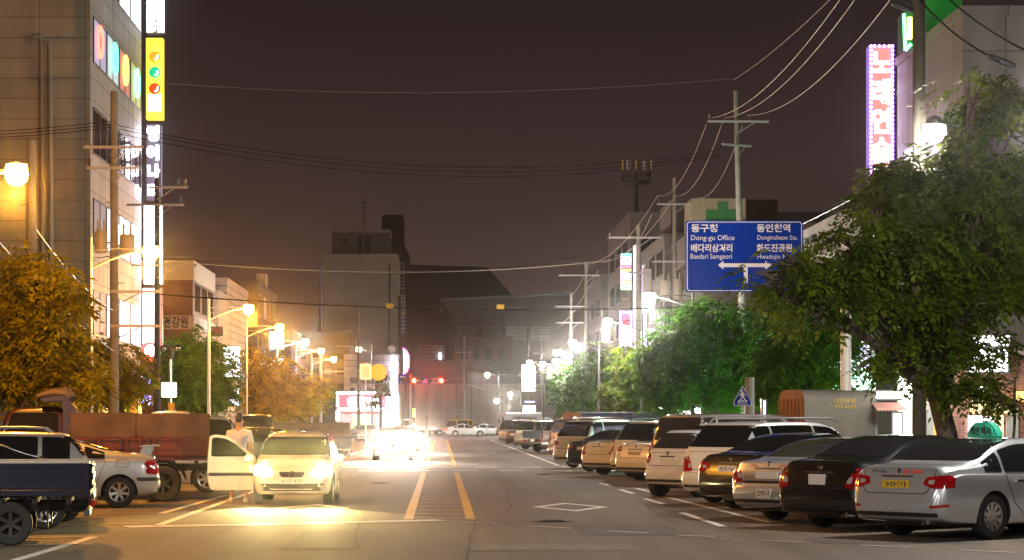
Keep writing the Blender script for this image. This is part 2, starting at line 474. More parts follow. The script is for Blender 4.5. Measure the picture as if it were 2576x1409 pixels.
def spec_hatch(L=3.6, W=1.5, H=1.5, wr=0.29, ro=0.5, wb=2.35, rake=0.42, nose=1.25, belt=0.96, edge=0.13, tumble=0.28, front=0.9, bulge=0.07, gb=None):
    b = -L / 2; f = L / 2; gb = gb or belt + 0.03
    return dict(L=L, W=W, H=H, wr=wr, axles=(b + ro, b + ro + wb), tumble=tumble, edge=edge, gb=gb,
        top=[(b, 0.56), (b + 0.02, 0.64), (b + bulge, 0.67), (b + bulge + 0.02, 0.74), (b + bulge + 0.05, gb - 0.05), (b + bulge + 0.07, gb), (b + bulge + 0.07 + rake * 0.55, gb + (H - gb) * 0.62), (b + bulge + 0.07 + rake, H - 0.06), (b + bulge + rake + 0.2, H - 0.02), (b + L * 0.42, H),
             (f - nose - 0.6, H - 0.03), (f - nose - 0.3, H - 0.10), (f - nose + 0.42, front + 0.10), (f - nose + 0.6, front + 0.06), (f - 0.35, front - 0.08), (f - 0.08, front - 0.20), (f, 0.5)],
        belt=[(b, 0.52), (b + bulge + 0.05, 0.72), (b + bulge + 0.1, belt - 0.03), (b + 0.6, belt), (0, belt - 0.02), (f - nose, front), (f - 0.2, front - 0.2), (f, 0.45)],
        plan=[(b, 0.80), (b + 0.05, 0.88), (b + 0.16, 0.95), (b + 0.4, 0.985), (b + 0.9, 1.0), (f - 0.9, 1.0), (f - 0.4, 0.95), (f - 0.12, 0.84), (f, 0.66)],
        low=[(b, 0.38), (b + 0.07, 0.29), (b + 0.4, 0.24), (0, 0.2), (f - 0.5, 0.2), (f - 0.05, 0.24), (f, 0.32)],
        glass=(b + bulge + 0.1, b + bulge + rake + 0.05), side=(b + bulge + rake * 0.7 + 0.12, f - nose + 0.28), windscreen=(f - nose - 0.25, f - nose + 0.42), hoodf=f - 0.4)
def make_car(name, label, cat, kind, m, x, y, rz, group=None, spokes=7, rim=None, pl=None, lights='wide', detail=1, rimr=None, at='axle', front=False, headlamps=None,
             roofrack=False, handle=True, trimstrip=False, gm=None, pillars=None, wheelw=0.2, wrap=0.30, **kw):
    """x, y: ground point of the rear axle end on the driver's side (at='axle') or of the centre of the tail (at='tail')"""
    sp = spec_sedan(**kw) if kind == 'sedan' else spec_hatch(**kw)
    gm = gm or M_glass
    L, W, H = sp['L'], sp['W'], sp['H']; b = -L / 2; f = L / 2
    tr = W / 2 - 0.12
    th = -rz
    if at == 'axle': off = Vector((-tr, sp['axles'][0]))
    elif at == 'axler': off = Vector((tr, sp['axles'][0]))
    elif at == 'tail': off = Vector((0, b))
    elif at == 'nose': off = Vector((0, f))
    else: off = Vector((0, 0))
    c, s_ = math.cos(rz), math.sin(rz)
    cx = x - (c * off.x - s_ * off.y); cy = y - (s_ * off.x + c * off.y)
    t = thing(name, label, cat, (cx, cy, 0.0), rz, group)
    sh = Shell(sp, t, m)
    for yy in sp['axles']:
        for sx in (-1, 1): wheel(t, sx * tr, yy, sp['wr'], wheelw, sx, spokes, rimr, rim, detail)
    # axle, exhaust and underbody seen below the bumper
    ub = MB(); ub.box((0, b + 0.75, 0.26), (W - 0.7, 0.5, 0.14)); ub.tube([(-tr, sp['axles'][0], sp['wr']), (tr, sp['axles'][0], sp['wr'])], 0.035, 8)
    ub.tube([(W * 0.22, b + 0.9, 0.27), (W * 0.24, b + 0.1, 0.25)], 0.03, 8)
    ub.build('underbody', M_steel, t)
    g0, g1 = sp['glass']
    def wid(yy, z):
        P = sect(yy, sp); best = 0.3
        for i in range(5, len(P) - 1):
            if (P[i][1] - z) * (P[i + 1][1] - z) <= 0: best = max(best, P[i][0])
        return best
    # rear window
    za, zb_ = sh.zt(g0), sh.zt(g1) - 0.015
    wa = sect(g0, sp)[6][0] - (0.14 if kind == 'sedan' else 0.07)
    wb_ = sect(g1, sp)[8][0] - (0.12 if kind == 'sedan' else 0.05)
    if zb_ < za + 0.15: zb_ = H - 0.1
    sh.lay(rpoly([(-wa, za), (wa, za), (wb_, zb_), (-wb_, zb_)], 0.07, 4), 'rear', gm, 'rear_window', 0.005, 0.1)
    # windscreen
    w0, w1 = sp['windscreen']
    za, zb_ = sh.zt(w1) + 0.01, sh.zt(w0) + 0.0
    wa = sect(w1, sp)[6][0] - 0.06; wb_ = sect(w0, sp)[8][0] - 0.04
    sh.lay(rpoly([(-wa, za), (wa, za), (wb_, zb_), (-wb_, zb_)], 0.07, 4), 'front', gm, 'windscreen', 0.005, 0.12)
    s0, s1 = sp['side']
    pil = pillars if pillars is not None else ((s0 + 0.42, (s0 + s1) / 2 + 0.12) if kind == 'sedan' else ((s0 + 0.5, (s0 + s1) / 2 + 0.25) if L > 4 else ((s0 + s1) / 2 - 0.1,)))
    sh.side_glass(s0, s1, gm, pillars=pil)
    # panel seams as narrow dark strips
    def seam(pts, side, nm='door_seam', w=0.008):
        for sd in side:
            for p, q in zip(pts, pts[1:]):
                d = Vector((q[0] - p[0], q[1] - p[1])); n = Vector((-d.y, d.x)).normalized() * w / 2
                seams[sd].append([(p[0] - n.x, p[1] - n.y), (q[0] - n.x, q[1] - n.y), (q[0] + n.x, q[1] + n.y), (p[0] + n.x, p[1] + n.y)])
    if detail >= 1:
        ax = sp['axles'][0]; md = (s0 + s1) / 2 + 0.1
        for sd in ('left', 'right'):
            r_ = sp['wr'] + 0.06
            dr = [(md - 0.02, sh.zb(md)), (md - 0.03, 0.32)]
            for i, seq in enumerate([[(s1 + 0.05, sh.zb(s1)), (min(s1 + 0.04, sp['axles'][1] - r_ + 0.05), sp['wr'] + 0.3), (min(s1 + 0.02, sp['axles'][1] - r_ - 0.03), 0.32), (md, 0.32), (md, sh.zb(md))], [(md - 0.03, sh.zb(md)), (md - 0.03, 0.32), (ax + r_ + 0.35, 0.32), (ax + r_ + 0.06, sp['wr'] + 0.2), (ax + r_ - 0.12, sh.zb(ax)),]]):
                if kind == 'hatch' and L < 3 and i: continue
                d_ = sh.lay(rpoly(seq, 0.05, 3), sd, M_under, 'door_gap', 0.003, 0.2)
                cxm = sum(p[0] for p in seq) / len(seq); czm = sum(p[1] for p in seq) / len(seq)
                ins = [(p[0] + (0.009 if p[0] < cxm else -0.009), p[1] + (0.009 if p[1] < czm else -0.009)) for p in seq]
                d = sh.lay(rpoly(ins, 0.05, 3), sd, m, 'door', 0.005, 0.2)
                d_.parent = d
                if handle:
                    hb = MB(); sx = -1 if sd == 'left' else 1
                    hy = (md + 0.17) if i == 0 else (ax + r_ + 0.18 if L > 4 else ax + 0.5)
                    hb.box((sx * (W / 2 + 0.005), hy, sh.zb(hy) - 0.10), (0.05, 0.19, 0.035))
                    hb.build('handle', M_chrome if detail > 1 else m, d, bevel=0.012)
        for sx in (-1, 1):
            mi = MB(); mi.box((sx * (W / 2 + 0.09), s1 + 0.0, sh.zb(s1) + 0.09), (0.2, 0.12, 0.14)); mi.build('mirror', m, t, bevel=0.03)
    # lamps, bumper strip and plate
    dk = sp.get('deck', 0.95)
    for sx in (-1, 1):
        mr = (lambda P: P) if sx > 0 else (lambda P: [(-a, z) for a, z in P][::-1])
        wl = W / 2
        if lights == 'wide':
            P = [(wl * 0.52, 0.80), (wl * 0.56, 0.90), (wl * 1.02, 0.95), (wl * 1.02, 0.76), (wl * 0.75, 0.74)]
        elif lights == 'block':
            P = [(wl * 0.66, 0.66), (wl * 0.66, 0.92), (wl * 1.02, 0.95), (wl * 1.02, 0.66)]
        elif lights == 'low':
            P = [(wl * 0.60, 0.68), (wl * 0.68, 0.88), (wl * 1.02, 1.0), (wl * 1.02, 0.68), (wl * 0.8, 0.66)]
        elif lights == 'tall':
            P = [(wl * 0.80, 0.78), (wl * 0.84, H * 0.66), (wl * 1.02, H * 0.7), (wl * 1.02, 0.78)]
        elif lights == 'round':
            P = [(wl * 0.84 + wl * 0.15 * math.cos(a * math.pi / 6), 0.88 + 0.125 * math.sin(a * math.pi / 6)) for a in range(12)]
        else:
            P = [(wl * 0.58, 0.86), (wl * 0.62, 0.98), (wl * 1.02, 1.03), (wl * 1.02, 0.84)]
        P = P if lights == 'round' else rpoly(P, 0.035, 2)
        lm = sh.lay(mr(P), 'rear', M_red, 'taillight', 0.012, 0.04, maxd=0.2)
        q = [(a * 0.45 + wl * 0.42, z * 0.5 + 0.5 * P[0][1] + 0.02) for a, z in P]
        if lights in ('wide', 'high', 'low', 'block'):
            zc = sum(p[1] for p in P) / len(P)
            Q = [(wl * 0.68 + (a - wl * 0.8) * 0.22, zc + (z - zc) * 0.32) for a, z in P]
            sh.lay(mr(Q), 'rear', M_clear, 'reflector', 0.018, 0.06, parent=lm)
            # the lamp wraps on to the flank
            z0 = min(p[1] for p in P) + 0.02; z1 = max(p[1] for p in P) - 0.01
            sh.lay(rpoly([(b + 0.12, z0), (b + 0.24, z0 + 0.04), (b + wrap, z1 - 0.03), (b + 0.12, z1)], 0.03, 2), 'left' if sx < 0 else 'right', M_red, 'lens', 0.010, 0.06, parent=lm)
        elif lights == 'round':
            sh.lay([(wl * 0.84 * sx + 0.04 * math.cos(a * math.pi / 4), 0.84 + 0.04 * math.sin(a * math.pi / 4)) for a in range(8)], 'rear', M_clear, 'reflector', 0.022, 0.1, parent=lm)
    if kind == 'sedan':
        yb = b + 0.16; hw = W * 0.36
        ld = sh.lay(rpoly([(-hw, sh.zt(yb) - 0.03), (-hw * 0.9, 0.72), (-hw * 0.8, 0.665), (hw * 0.8, 0.665), (hw * 0.9, 0.72), (hw, sh.zt(yb) - 0.03)], 0.05, 3), 'rear', M_under, 'lid_gap', 0.002, 0.15)
        lid = sh.lay(rpoly([(-hw + 0.01, sh.zt(yb) - 0.035), (-hw * 0.9 + 0.01, 0.73), (-hw * 0.8 + 0.01, 0.675), (hw * 0.8 - 0.01, 0.675), (hw * 0.9 - 0.01, 0.73), (hw - 0.01, sh.zt(yb) - 0.035)], 0.05, 3), 'rear', m, 'boot_lid', 0.004, 0.15)
        ld.parent = lid
        zpl = 0.80
    else:
        hw = W * 0.38; zt_ = sp['gb'] - 0.03
        lid_g = sh.lay(rpoly([(-hw, zt_), (-hw, 0.70), (hw, 0.70), (hw, zt_)], 0.05, 3), 'rear', M_under, 'tailgate_gap', 0.002, 0.15)
        lid = sh.lay(rpoly([(-hw + 0.01, zt_ - 0.01), (-hw + 0.01, 0.71), (hw - 0.01, 0.71), (hw - 0.01, zt_ - 0.01)], 0.05, 3), 'rear', m, 'tailgate', 0.004, 0.15)
        lid_g.parent = lid
        zpl = 0.80 if zt_ > 0.92 else 0.78
    if detail >= 1:
        bp = sh.lay(rpoly([(-W * 0.40, 0.40), (-W * 0.40, 0.345), (W * 0.40, 0.345), (W * 0.40, 0.40)], 0.02, 2), 'rear', M_trim, 'bumper_strip', 0.006, 0.15)
        hitp = sh.bvh0.ray_cast(Vector((0, -9, zpl)), Vector((0, 1, 0)))[0]
        if kind == 'sedan' or True:
            hb = MB(); zz = zpl + 0.115
            h2 = sh.bvh0.ray_cast(Vector((0, -9, zz)), Vector((0, 1, 0)))[0]
            if h2: hb.box((0, h2.y - 0.012, zz), (W * 0.32, 0.03, 0.025)); hb.build('boot_handle', M_chrome, lid, bevel=0.008)
        if hitp is not None:
            sz = (0.34, 0.165) if (pl and pl[1] == 'short') else (0.50, 0.115)
            plate(t, (0, hitp.y - 0.02, zpl), sz[0], sz[1], pl[0] if pl else None, m=M_platey if (pl and len(pl) > 2) else None)
        em = MB(); hz = zpl + 0.185
        h2 = sh.bvh0.ray_cast(Vector((0, -9, hz)), Vector((0, 1, 0)))[0]
        if h2 and h2.z < sh.zt(g0) + 0.5: em.lathe([(0.001, -0.012), (0.03, -0.012), (0.045, 0.0), (0.045, 0.03)], (0, h2.y - 0.01, hz), 'Y', 14); em.build('badge', M_chrome, t, smooth=True)
        ex = MB(); ex.tube([(W * 0.30, b + 0.5, 0.27), (W * 0.30, b + 0.06, 0.27)], 0.035, 10); ex.build('exhaust', M_chrome, t, smooth=True)
    if kind == 'sedan' and detail > 1:
        an = MB(); yr = b + sp['top'][8][0] * 0 + 0
    if roofrack:
        for sx in (-1, 1):
            rr = MB(); xx = sx * (sect(0, sp)[8][0] - 0.03)
            rr.tube([(xx, b + 0.75, H - 0.03), (xx, b + 0.85, H + 0.05), (xx, b + 1.2, H + 0.065), (xx, 0.5, H + 0.06), (xx, 0.8, H + 0.0)], 0.02, 8)
            rr.build('roof_rail', M_galv, t, smooth=True)
    if front:
        hm = headlamps or M_clear
        for sx in (-1, 1):
            P = rpoly([(sx * W * 0.22, 0.60), (sx * W * 0.46, 0.60), (sx * W * 0.455, 0.76), (sx * W * 0.27, 0.74)], 0.04, 3)
            sh.lay(P, 'front', hm, 'headlight', 0.012, 0.05)
        gr = sh.lay(rpoly([(-W * 0.17, 0.64), (-W * 0.13, 0.555), (W * 0.13, 0.555), (W * 0.17, 0.64)], 0.04, 3), 'front', M_trim, 'grille', 0.008, 0.08)
        em = MB(); em.lathe([(0.03, 0.0), (0.055, -0.012), (0.075, 0.0)], (0, f - 0.01, 0.605), 'Y', 16); em.build('badge', M_chrome, gr, smooth=True)
        sh.lay(rpoly([(-W * 0.36, 0.44), (-W * 0.30, 0.30), (W * 0.30, 0.30), (W * 0.36, 0.44)], 0.05, 3), 'front', M_trim, 'air_intake', 0.006, 0.1)
        if pl: plate(t, (0, f + 0.025, 0.47), 0.50, 0.115, pl[0], 'front')
    return t, sh
# ------------------------------------------------------------------ ground, road, markings
def asphalt(name, base, var=0.25):
    m = mat(name, base, 0.75); n = m.node_tree; b = n.nodes['Principled BSDF']
    t = n.nodes.new('ShaderNodeTexCoord')
    mp = n.nodes.new('ShaderNodeMapping'); mp.inputs['Scale'].default_value = (1.0, 0.35, 1)
    n.links.new(t.outputs['Object'], mp.inputs[0])
    a = n.nodes.new('ShaderNodeTexNoise'); a.inputs['Scale'].default_value = 0.55; a.inputs['Detail'].default_value = 7; a.inputs['Roughness'].default_value = 0.65
    n.links.new(mp.outputs[0], a.inputs['Vector'])
    c = n.nodes.new('ShaderNodeTexNoise'); c.inputs['Scale'].default_value = 24; c.inputs['Detail'].default_value = 4
    n.links.new(t.outputs['Object'], c.inputs['Vector'])
    r = n.nodes.new('ShaderNodeValToRGB'); r.color_ramp.elements[0].position = 0.32; r.color_ramp.elements[1].position = 0.7
    r.color_ramp.elements[0].color = (*[v * (1 - var) for v in base], 1); r.color_ramp.elements[1].color = (*[v * (1 + var) for v in base], 1)
    n.links.new(a.outputs['Fac'], r.inputs[0])
    x = n.nodes.new('ShaderNodeMix'); x.data_type = 'RGBA'; x.blend_type = 'OVERLAY'; x.inputs['Factor'].default_value = 0.75
    w = n.nodes.new('ShaderNodeTexNoise'); w.inputs['Scale'].default_value = 1.0; w.inputs['Detail'].default_value = 5
    m2 = n.nodes.new('ShaderNodeMapping'); m2.inputs['Scale'].default_value = (1.6, 0.025, 1); n.links.new(t.outputs['Object'], m2.inputs[0]); n.links.new(m2.outputs[0], w.inputs['Vector'])
    wr = n.nodes.new('ShaderNodeMapRange'); wr.inputs['From Min'].default_value = 0.35; wr.inputs['From Max'].default_value = 0.65; wr.inputs['To Min'].default_value = 0.72; wr.inputs['To Max'].default_value = 1.12
    n.links.new(w.outputs['Fac'], wr.inputs[0])
    wm = n.nodes.new('ShaderNodeMix'); wm.data_type = 'RGBA'; wm.blend_type = 'MULTIPLY'; wm.inputs['Factor'].default_value = 1.0
    n.links.new(r.outputs[0], wm.inputs[6]); n.links.new(wr.outputs[0], wm.inputs[7]); n.links.new(wm.outputs[2], x.inputs[6]); n.links.new(c.outputs['Color'], x.inputs[7])
    n.links.new(x.outputs[2], b.inputs['Base Color'])
    q = n.nodes.new('ShaderNodeMapRange'); q.inputs['To Min'].default_value = 0.62; q.inputs['To Max'].default_value = 0.9
    n.links.new(a.outputs['Fac'], q.inputs[0]); n.links.new(q.outputs[0], b.inputs['Roughness'])
    u = n.nodes.new('ShaderNodeBump'); u.inputs['Strength'].default_value = 0.35; u.inputs['Distance'].default_value = 0.01
    n.links.new(c.outputs['Fac'], u.inputs['Height']); n.links.new(u.outputs[0], b.inputs['Normal'])
    return m
M_asph = asphalt('asphalt', (0.096, 0.068, 0.049))
M_asph2 = asphalt('far_ground', (0.05, 0.047, 0.043))
M_pave = tilemat('paving', (0.20, 0.17, 0.15), (0.09, 0.08, 0.07), 0.4, 0.4)
M_kerb = mat('kerb_stone', (0.34, 0.33, 0.31), 0.8, noise=0.15)
def marking(name, col):
    m = mat(name, col, 0.6); n = m.node_tree; b = n.nodes['Principled BSDF']
    t = n.nodes.new('ShaderNodeTexCoord'); a = n.nodes.new('ShaderNodeTexNoise'); a.inputs['Scale'].default_value = 5; a.inputs['Detail'].default_value = 8; a.inputs['Roughness'].default_value = 0.7
    n.links.new(t.outputs['Object'], a.inputs['Vector'])
    r = n.nodes.new('ShaderNodeValToRGB'); r.color_ramp.elements[0].position = 0.36; r.color_ramp.elements[1].position = 0.5
    r.color_ramp.elements[0].color = (*[0.45 * v + 0.03 for v in col], 1); r.color_ramp.elements[1].color = (*col, 1)
    n.links.new(a.outputs['Fac'], r.inputs[0]); n.links.new(r.outputs[0], b.inputs['Base Color'])
    return m
M_mw = marking('road_paint_white', (0.68, 0.65, 0.60)); M_my = marking('road_paint_yellow', (0.60, 0.36, 0.03))
M_mw2 = marking('road_paint_worn', (0.34, 0.31, 0.28))
def sheet(name, x0, x1, y0, y1, z, m, kind='structure'):
    mb = MB(); mb.add([(x0, y0, z), (x1, y0, z), (x1, y1, z), (x0, y1, z)], [(0, 1, 2, 3)])
    o = mb.build(name, m); tag(o, kind=kind); return o
sheet('ground', -1500, 1500, -300, 2500, -0.008, M_asph2)
sheet('road', -9.9, 9.9, -40, 600, 0.0, M_asph)
sheet('cross_road', -160, 160, 222, 268, 0.004, M_asph)
for sx in (-1, 1):
    mb = MB(); mb.b2(sx * 10.15, sx * 14.6, -40, 206, -0.05, 0.15)
    tag(mb.build('pavement', M_pave), kind='structure')
    mb = MB(); mb.b2(sx * 9.95, sx * 10.147, -40, 206, -0.05, 0.152)
    tag(mb.build('kerb', M_kerb, bevel=0.02), kind='structure')
def marks(name, polys, m, z=0.006):
    mb = MB()
    for p in polys: mb.add([(a, b, z) for a, b in p], [tuple(range(len(p)))])
    o = mb.build(name, m); tag(o, kind='structure'); return o
def strip(a, b, w):
    d = Vector((b[0] - a[0], b[1] - a[1])); n = Vector((-d.y, d.x)).normalized() * w / 2
    return [(a[0] - n.x, a[1] - n.y), (b[0] - n.x, b[1] - n.y), (b[0] + n.x, b[1] + n.y), (a[0] + n.x, a[1] + n.y)]
yl = []
for xx in (-0.57, 0.51):
    yl += [strip((xx, 37.8), (xx, 72.5), 0.17), strip((xx, 82), (xx, 196), 0.17)]
marks('yellow_lines', yl, M_my)
marks('yellow_hatching', [strip((-0.47, y + 0.1), (0.42, y - 0.1), 0.14) for y in np.arange(38.3, 72, 1.75)] + [strip((-0.47, y + 0.1), (0.42, y - 0.1), 0.14) for y in np.arange(84, 196, 2.2)], M_my, 0.010)
P = [G(*p) for p in ((316, 1326), (700, 1319), (1110, 1309), (1170, 1312))]
marks('stop_line', [strip(P[0], P[1], 0.55), strip(P[1], P[2], 0.5)], M_mw)
def diamond(cx, cy, hw, hl, w=0.15):
    o = [(cx - hw, cy), (cx, cy - hl), (cx + hw, cy), (cx, cy + hl)]
    k = 1 - w / hw * 1.25
    i = [(cx + (a - cx) * k, cy + (b - cy) * k) for a, b in o]
    return [[o[j], o[(j + 1) % 4], i[(j + 1) % 4], i[j]] for j in range(4)]
marks('diamond_marking', diamond(2.55, 43.3, 0.76, 2.1), M_mw)
marks('diamond_marking', diamond(-2.52, 42.6, 0.76, 2.1), M_mw)
dl = []
for a, b in (((1162, 1314), (1261, 1319)), ((1335, 1324), (1440, 1330)), ((1528, 1336), (1628, 1341)), ((1703, 1347), (1800, 1351)), ((1912, 1360), (2039, 1365)), ((2162, 1372), (2298, 1378)), ((2418, 1385), (2560, 1391))):
    dl.append(strip(G(*a), G(*b), 0.13))
marks('guide_dashes', dl, M_mw2)
# crossing edge blocks, near and far
bl = []
for row, (Y, off) in enumerate(((80.2, 0.0), (74.6, 0.8))):
    for i in range(-5, 13):
        x0 = i * 1.62 + off - 0.4
        if -8.5 < x0 < 8: bl.append([(x0, Y), (x0 + 0.86, Y), (x0 + 0.86, Y + 1.0), (x0, Y + 1.0)])
for row, (Y, off) in enumerate(((205.0, 0.0), (212, 0.8))):
    for i in range(-5, 6):
        x0 = i * 1.62 + off
        bl.append([(x0, Y), (x0 + 0.86, Y), (x0 + 0.86, Y + 2.0), (x0, Y + 2.0)])
marks('crossing_blocks', bl, M_mw)
# edge lines and stalls
el = []
for a, b in (((1394, 1150), (1500, 1178)), ((1500, 1170), (1560, 1186)), ((1600, 1229), (1666, 1245)), ((1676, 1251), (1939, 1316)), ((1715, 1290), (1818, 1325)), ((1623, 1255), (1670, 1269)),
             ((1560, 1232), (1592, 1242)), ((1508, 1216), (1533, 1222)), ((1446, 1166), (1476, 1176))):
    el.append(strip(G(*a), G(*b), 0.14))
el += [strip((-4.62, 35.4), (-4.5, 62), 0.15), strip((-5.2, 26.4), (-5.1, 32.1), 0.15), strip((-5.15, 40.2), (-4.95, 50), 0.14),
       strip((4.5, 84), (4.5, 200), 0.14), strip((-4.6, 64), (-4.6, 200), 0.14)]
marks('edge_lines', el, M_mw)
sl = [strip((-5.1, 32.0), (-9.8, 31.0), 0.13), strip((-5.0, 30.2), (-9.8, 28.4), 0.12), strip((-5.2, 40.4), (-9.8, 39.2), 0.12), strip((-5.0, 36.2), (-9.8, 34.4), 0.12)]
for k in range(52):
    y = 36.6 + k * 3.1
    if y < 198: sl.append(strip((5.5, y), (9.8, y + 0.35), 0.12))
    if y < 196 and k > 2: sl.append(strip((-5.1, y), (-9.8, y - 0.6), 0.12))
marks('parking_lines', sl, M_mw2, 0.0115)
# repair patches, sealed cracks and manhole covers in the road
def ragged(cx, cy, w, l, seed):
    r = random.Random(seed); P = []
    for k in range(16):
        a = 2 * math.pi * k / 16; c, s = math.cos(a), math.sin(a)
        m_ = 1 / max(abs(c), abs(s)); P.append((cx + c * m_ * w / 2 + r.uniform(-.05, .05), cy + s * m_ * l / 2 + r.uniform(-.12, .12)))
    return P
M_patch = asphalt('asphalt_patch', (0.055, 0.046, 0.038)); M_patch2 = asphalt('asphalt_patch_pale', (0.115, 0.095, 0.075))
marks('repair_patch', [ragged(2.9, 34.2, 1.6, 3.2, 1), ragged(-1.6, 31.5, 1.1, 5.0, 2), ragged(3.6, 58, 1.3, 9, 3), ragged(1.6, 66, 0.9, 12, 4), ragged(-3.2, 62, 1.2, 7, 5), ragged(6.4, 31, 2.4, 1.4, 6), ragged(2.2, 105, 1.4, 16, 7)], M_patch, 0.0035)
marks('pale_patch', [ragged(1.5, 29.5, 2.2, 1.6, 8), ragged(3.1, 49, 0.8, 6, 9), ragged(-2.4, 52, 1.1, 8, 10)], M_patch2, 0.0028)
ck = []
rc = random.Random(5)
for x0, y0, n_, dx in ((0.3, 27, 9, 0.02), (1.25, 40, 12, 0.03), (-1.1, 29, 10, -0.02), (3.9, 36, 9, 0.05), (2.1, 50, 12, -0.03), (4.3, 30, 5, -0.4), (-3.4, 33, 7, 0.03)):
    p = (x0, y0)
    for k in range(n_):
        q_ = (p[0] + dx + rc.uniform(-.045, .045), p[1] + rc.uniform(0.6, 1.5)); ck.append(strip(p, q_, 0.022)); p = q_
marks('sealed_cracks', ck, mat('crack_seal', (0.022, 0.019, 0.017), 0.9), 0.0046)
for i, (x_, y_) in enumerate(((1.9, 37.2), (-1.7, 60), (3.3, 70))):
    mb = MB(); mb.lathe([(0.001, 0.014), (0.26, 0.014), (0.27, 0.010), (0.31, 0.010), (0.33, 0.0)], (0, 0, 0), 'Z', 24)
    for k in range(5): mb.box((0, -0.18 + k * 0.09, 0.016), (0.36, 0.03, 0.006))
    o = mb.build('manhole_cover', mat('cast_iron', (0.05, 0.045, 0.04), 0.5, 0.6, noise=0.3), smooth=False); o.location = (x_, y_, 0.004)
    tag(o, ('round iron manhole cover in the near lane right of the yellow hatching', 'round iron manhole cover left of the yellow hatching beyond the hatchback', 'round iron manhole cover just before the block-marked crossing')[i], 'manhole cover')
# ------------------------------------------------------------------ trees
def leafmat(name, a, b, trans=0.45):
    m = bpy.data.materials.new(name); m.use_nodes = True; n = m.node_tree; n.nodes.clear()
    o = n.nodes.new('ShaderNodeOutputMaterial'); d = n.nodes.new('ShaderNodeBsdfPrincipled'); t = n.nodes.new('ShaderNodeBsdfTranslucent'); x = n.nodes.new('ShaderNodeMixShader')
    d.inputs['Roughness'].default_value = 0.5; d.inputs['Specular IOR Level'].default_value = 0.22
    tc = n.nodes.new('ShaderNodeTexCoord'); g = n.nodes.new('ShaderNodeTexNoise'); g.inputs['Scale'].default_value = 1.3; g.inputs['Detail'].default_value = 5
    r = n.nodes.new('ShaderNodeValToRGB'); r.color_ramp.elements[0].position = 0.35; r.color_ramp.elements[1].position = 0.68
    r.color_ramp.elements[0].color = (*a, 1); r.color_ramp.elements[1].color = (*b, 1)
    n.links.new(tc.outputs['Object'], g.inputs['Vector']); n.links.new(g.outputs['Fac'], r.inputs[0])
    n.links.new(r.outputs[0], d.inputs['Base Color']); n.links.new(r.outputs[0], t.inputs['Color'])
    x.inputs[0].default_value = trans
    n.links.new(d.outputs[0], x.inputs[1]); n.links.new(t.outputs[0], x.inputs[2]); n.links.new(x.outputs[0], o.inputs[0])
    return m
M_leaf = leafmat('leaf_green', (0.030, 0.105, 0.005), (0.10, 0.24, 0.014))
M_leaf2 = leafmat('leaf_olive', (0.028, 0.062, 0.004), (0.17, 0.225, 0.012))
M_leafo = leafmat('leaf_lit', (0.17, 0.145, 0.003), (0.50, 0.41, 0.008), 0.5)  # sodium lamp glow put into the leaf colour of the lamp-lit trees
M_bark = mat('bark', (0.085, 0.065, 0.048), 0.9, noise=0.4, nscale=9, bump=0.8)
def foliage(lobes, nspray, leaf, seed, gap=0.15, per=13, spray=0.55, clear=None):
    """lobes: (x, y, z, rx, ry, rz).  returns verts, faces of many leaflets in drooping sprays"""
    r = np.random.default_rng(seed)
    vol = np.array([l[3] * l[4] * l[5] for l in lobes]) ** 0.75
    idx = r.choice(len(lobes), nspray, p=vol / vol.sum())
    Lb = np.array(lobes)[idx]
    d = r.normal(size=(nspray, 3)); d /= np.linalg.norm(d, axis=1)[:, None]
    rad = r.random(nspray) ** (1 / 2.4)
    rad *= 1 + 0.16 * np.sin(d[:, 0] * 9 + idx * 1.7) * np.sin(d[:, 2] * 8 + idx)
    c = Lb[:, :3] + d * rad[:, None] * Lb[:, 3:6]
    f = np.sin(c[:, 0] * 2.9 + seed) * np.sin(c[:, 1] * 2.3) * np.sin(c[:, 2] * 3.4 + 1) + 0.5 * np.sin(c[:, 0] * 6.1) * np.sin(c[:, 2] * 6.7 + seed)
    keep = f > -0.5 + gap - 0.4
    keep &= r.random(nspray) > np.where(f < 0, 0.55 * gap * 4, 0)
    if clear:
        u = VX + F * c[:, 0] / c[:, 1]; v = VY - F * (c[:, 2] - EYE) / c[:, 1]
        keep &= np.hypot(u - clear[0], v - clear[1] + 12) > clear[2]
    c = c[keep]; d = d[keep]; n = len(c)
    h = d.copy(); h[:, 2] = h[:, 2] * 0.25 - 0.25 + r.normal(size=n) * 0.12
    h[:, :2] += r.normal(size=(n, 2)) * 0.45
    h /= np.linalg.norm(h, axis=1)[:, None]
    side = np.cross(h, [0, 0, 1]); side /= np.linalg.norm(side, axis=1)[:, None] + 1e-6
    up = np.cross(side, h)
    V = []
    for k in range(per):
        t = (k // 2 + 0.6) / (per / 2); s = 1 if k % 2 else -1
        if k == per - 1: s = 0
        base = c + h * (t * spray) + np.array([0, 0, -1]) * (t * t * spray * 0.35)
        ld = h * (0.55 if s else 1) + side * s * (0.9 + r.normal(size=(n, 1)) * 0.15) + up * (r.normal(size=(n, 1)) * 0.28) + np.array([0, 0, -0.25])
        ld /= np.linalg.norm(ld, axis=1)[:, None]
        wv = np.cross(ld, up + r.normal(size=(n, 3)) * 0.35); wv /= np.linalg.norm(wv, axis=1)[:, None] + 1e-6
        sz = leaf * (0.5 + 0.75 * r.random((n, 1)))
        nn = np.cross(ld, wv)
        p0 = base; p1 = base + ld * sz * 0.45 + wv * sz * 0.23 + nn * sz * 0.05; p2 = base + ld * sz - np.array([0, 0, 1]) * sz * 0.12; p3 = base + ld * sz * 0.45 - wv * sz * 0.23 + nn * sz * 0.05
        V.append(np.stack([p0, p1, p2, p3], 1))
    V = np.concatenate(V, 0).reshape(-1, 3)
    return V, c
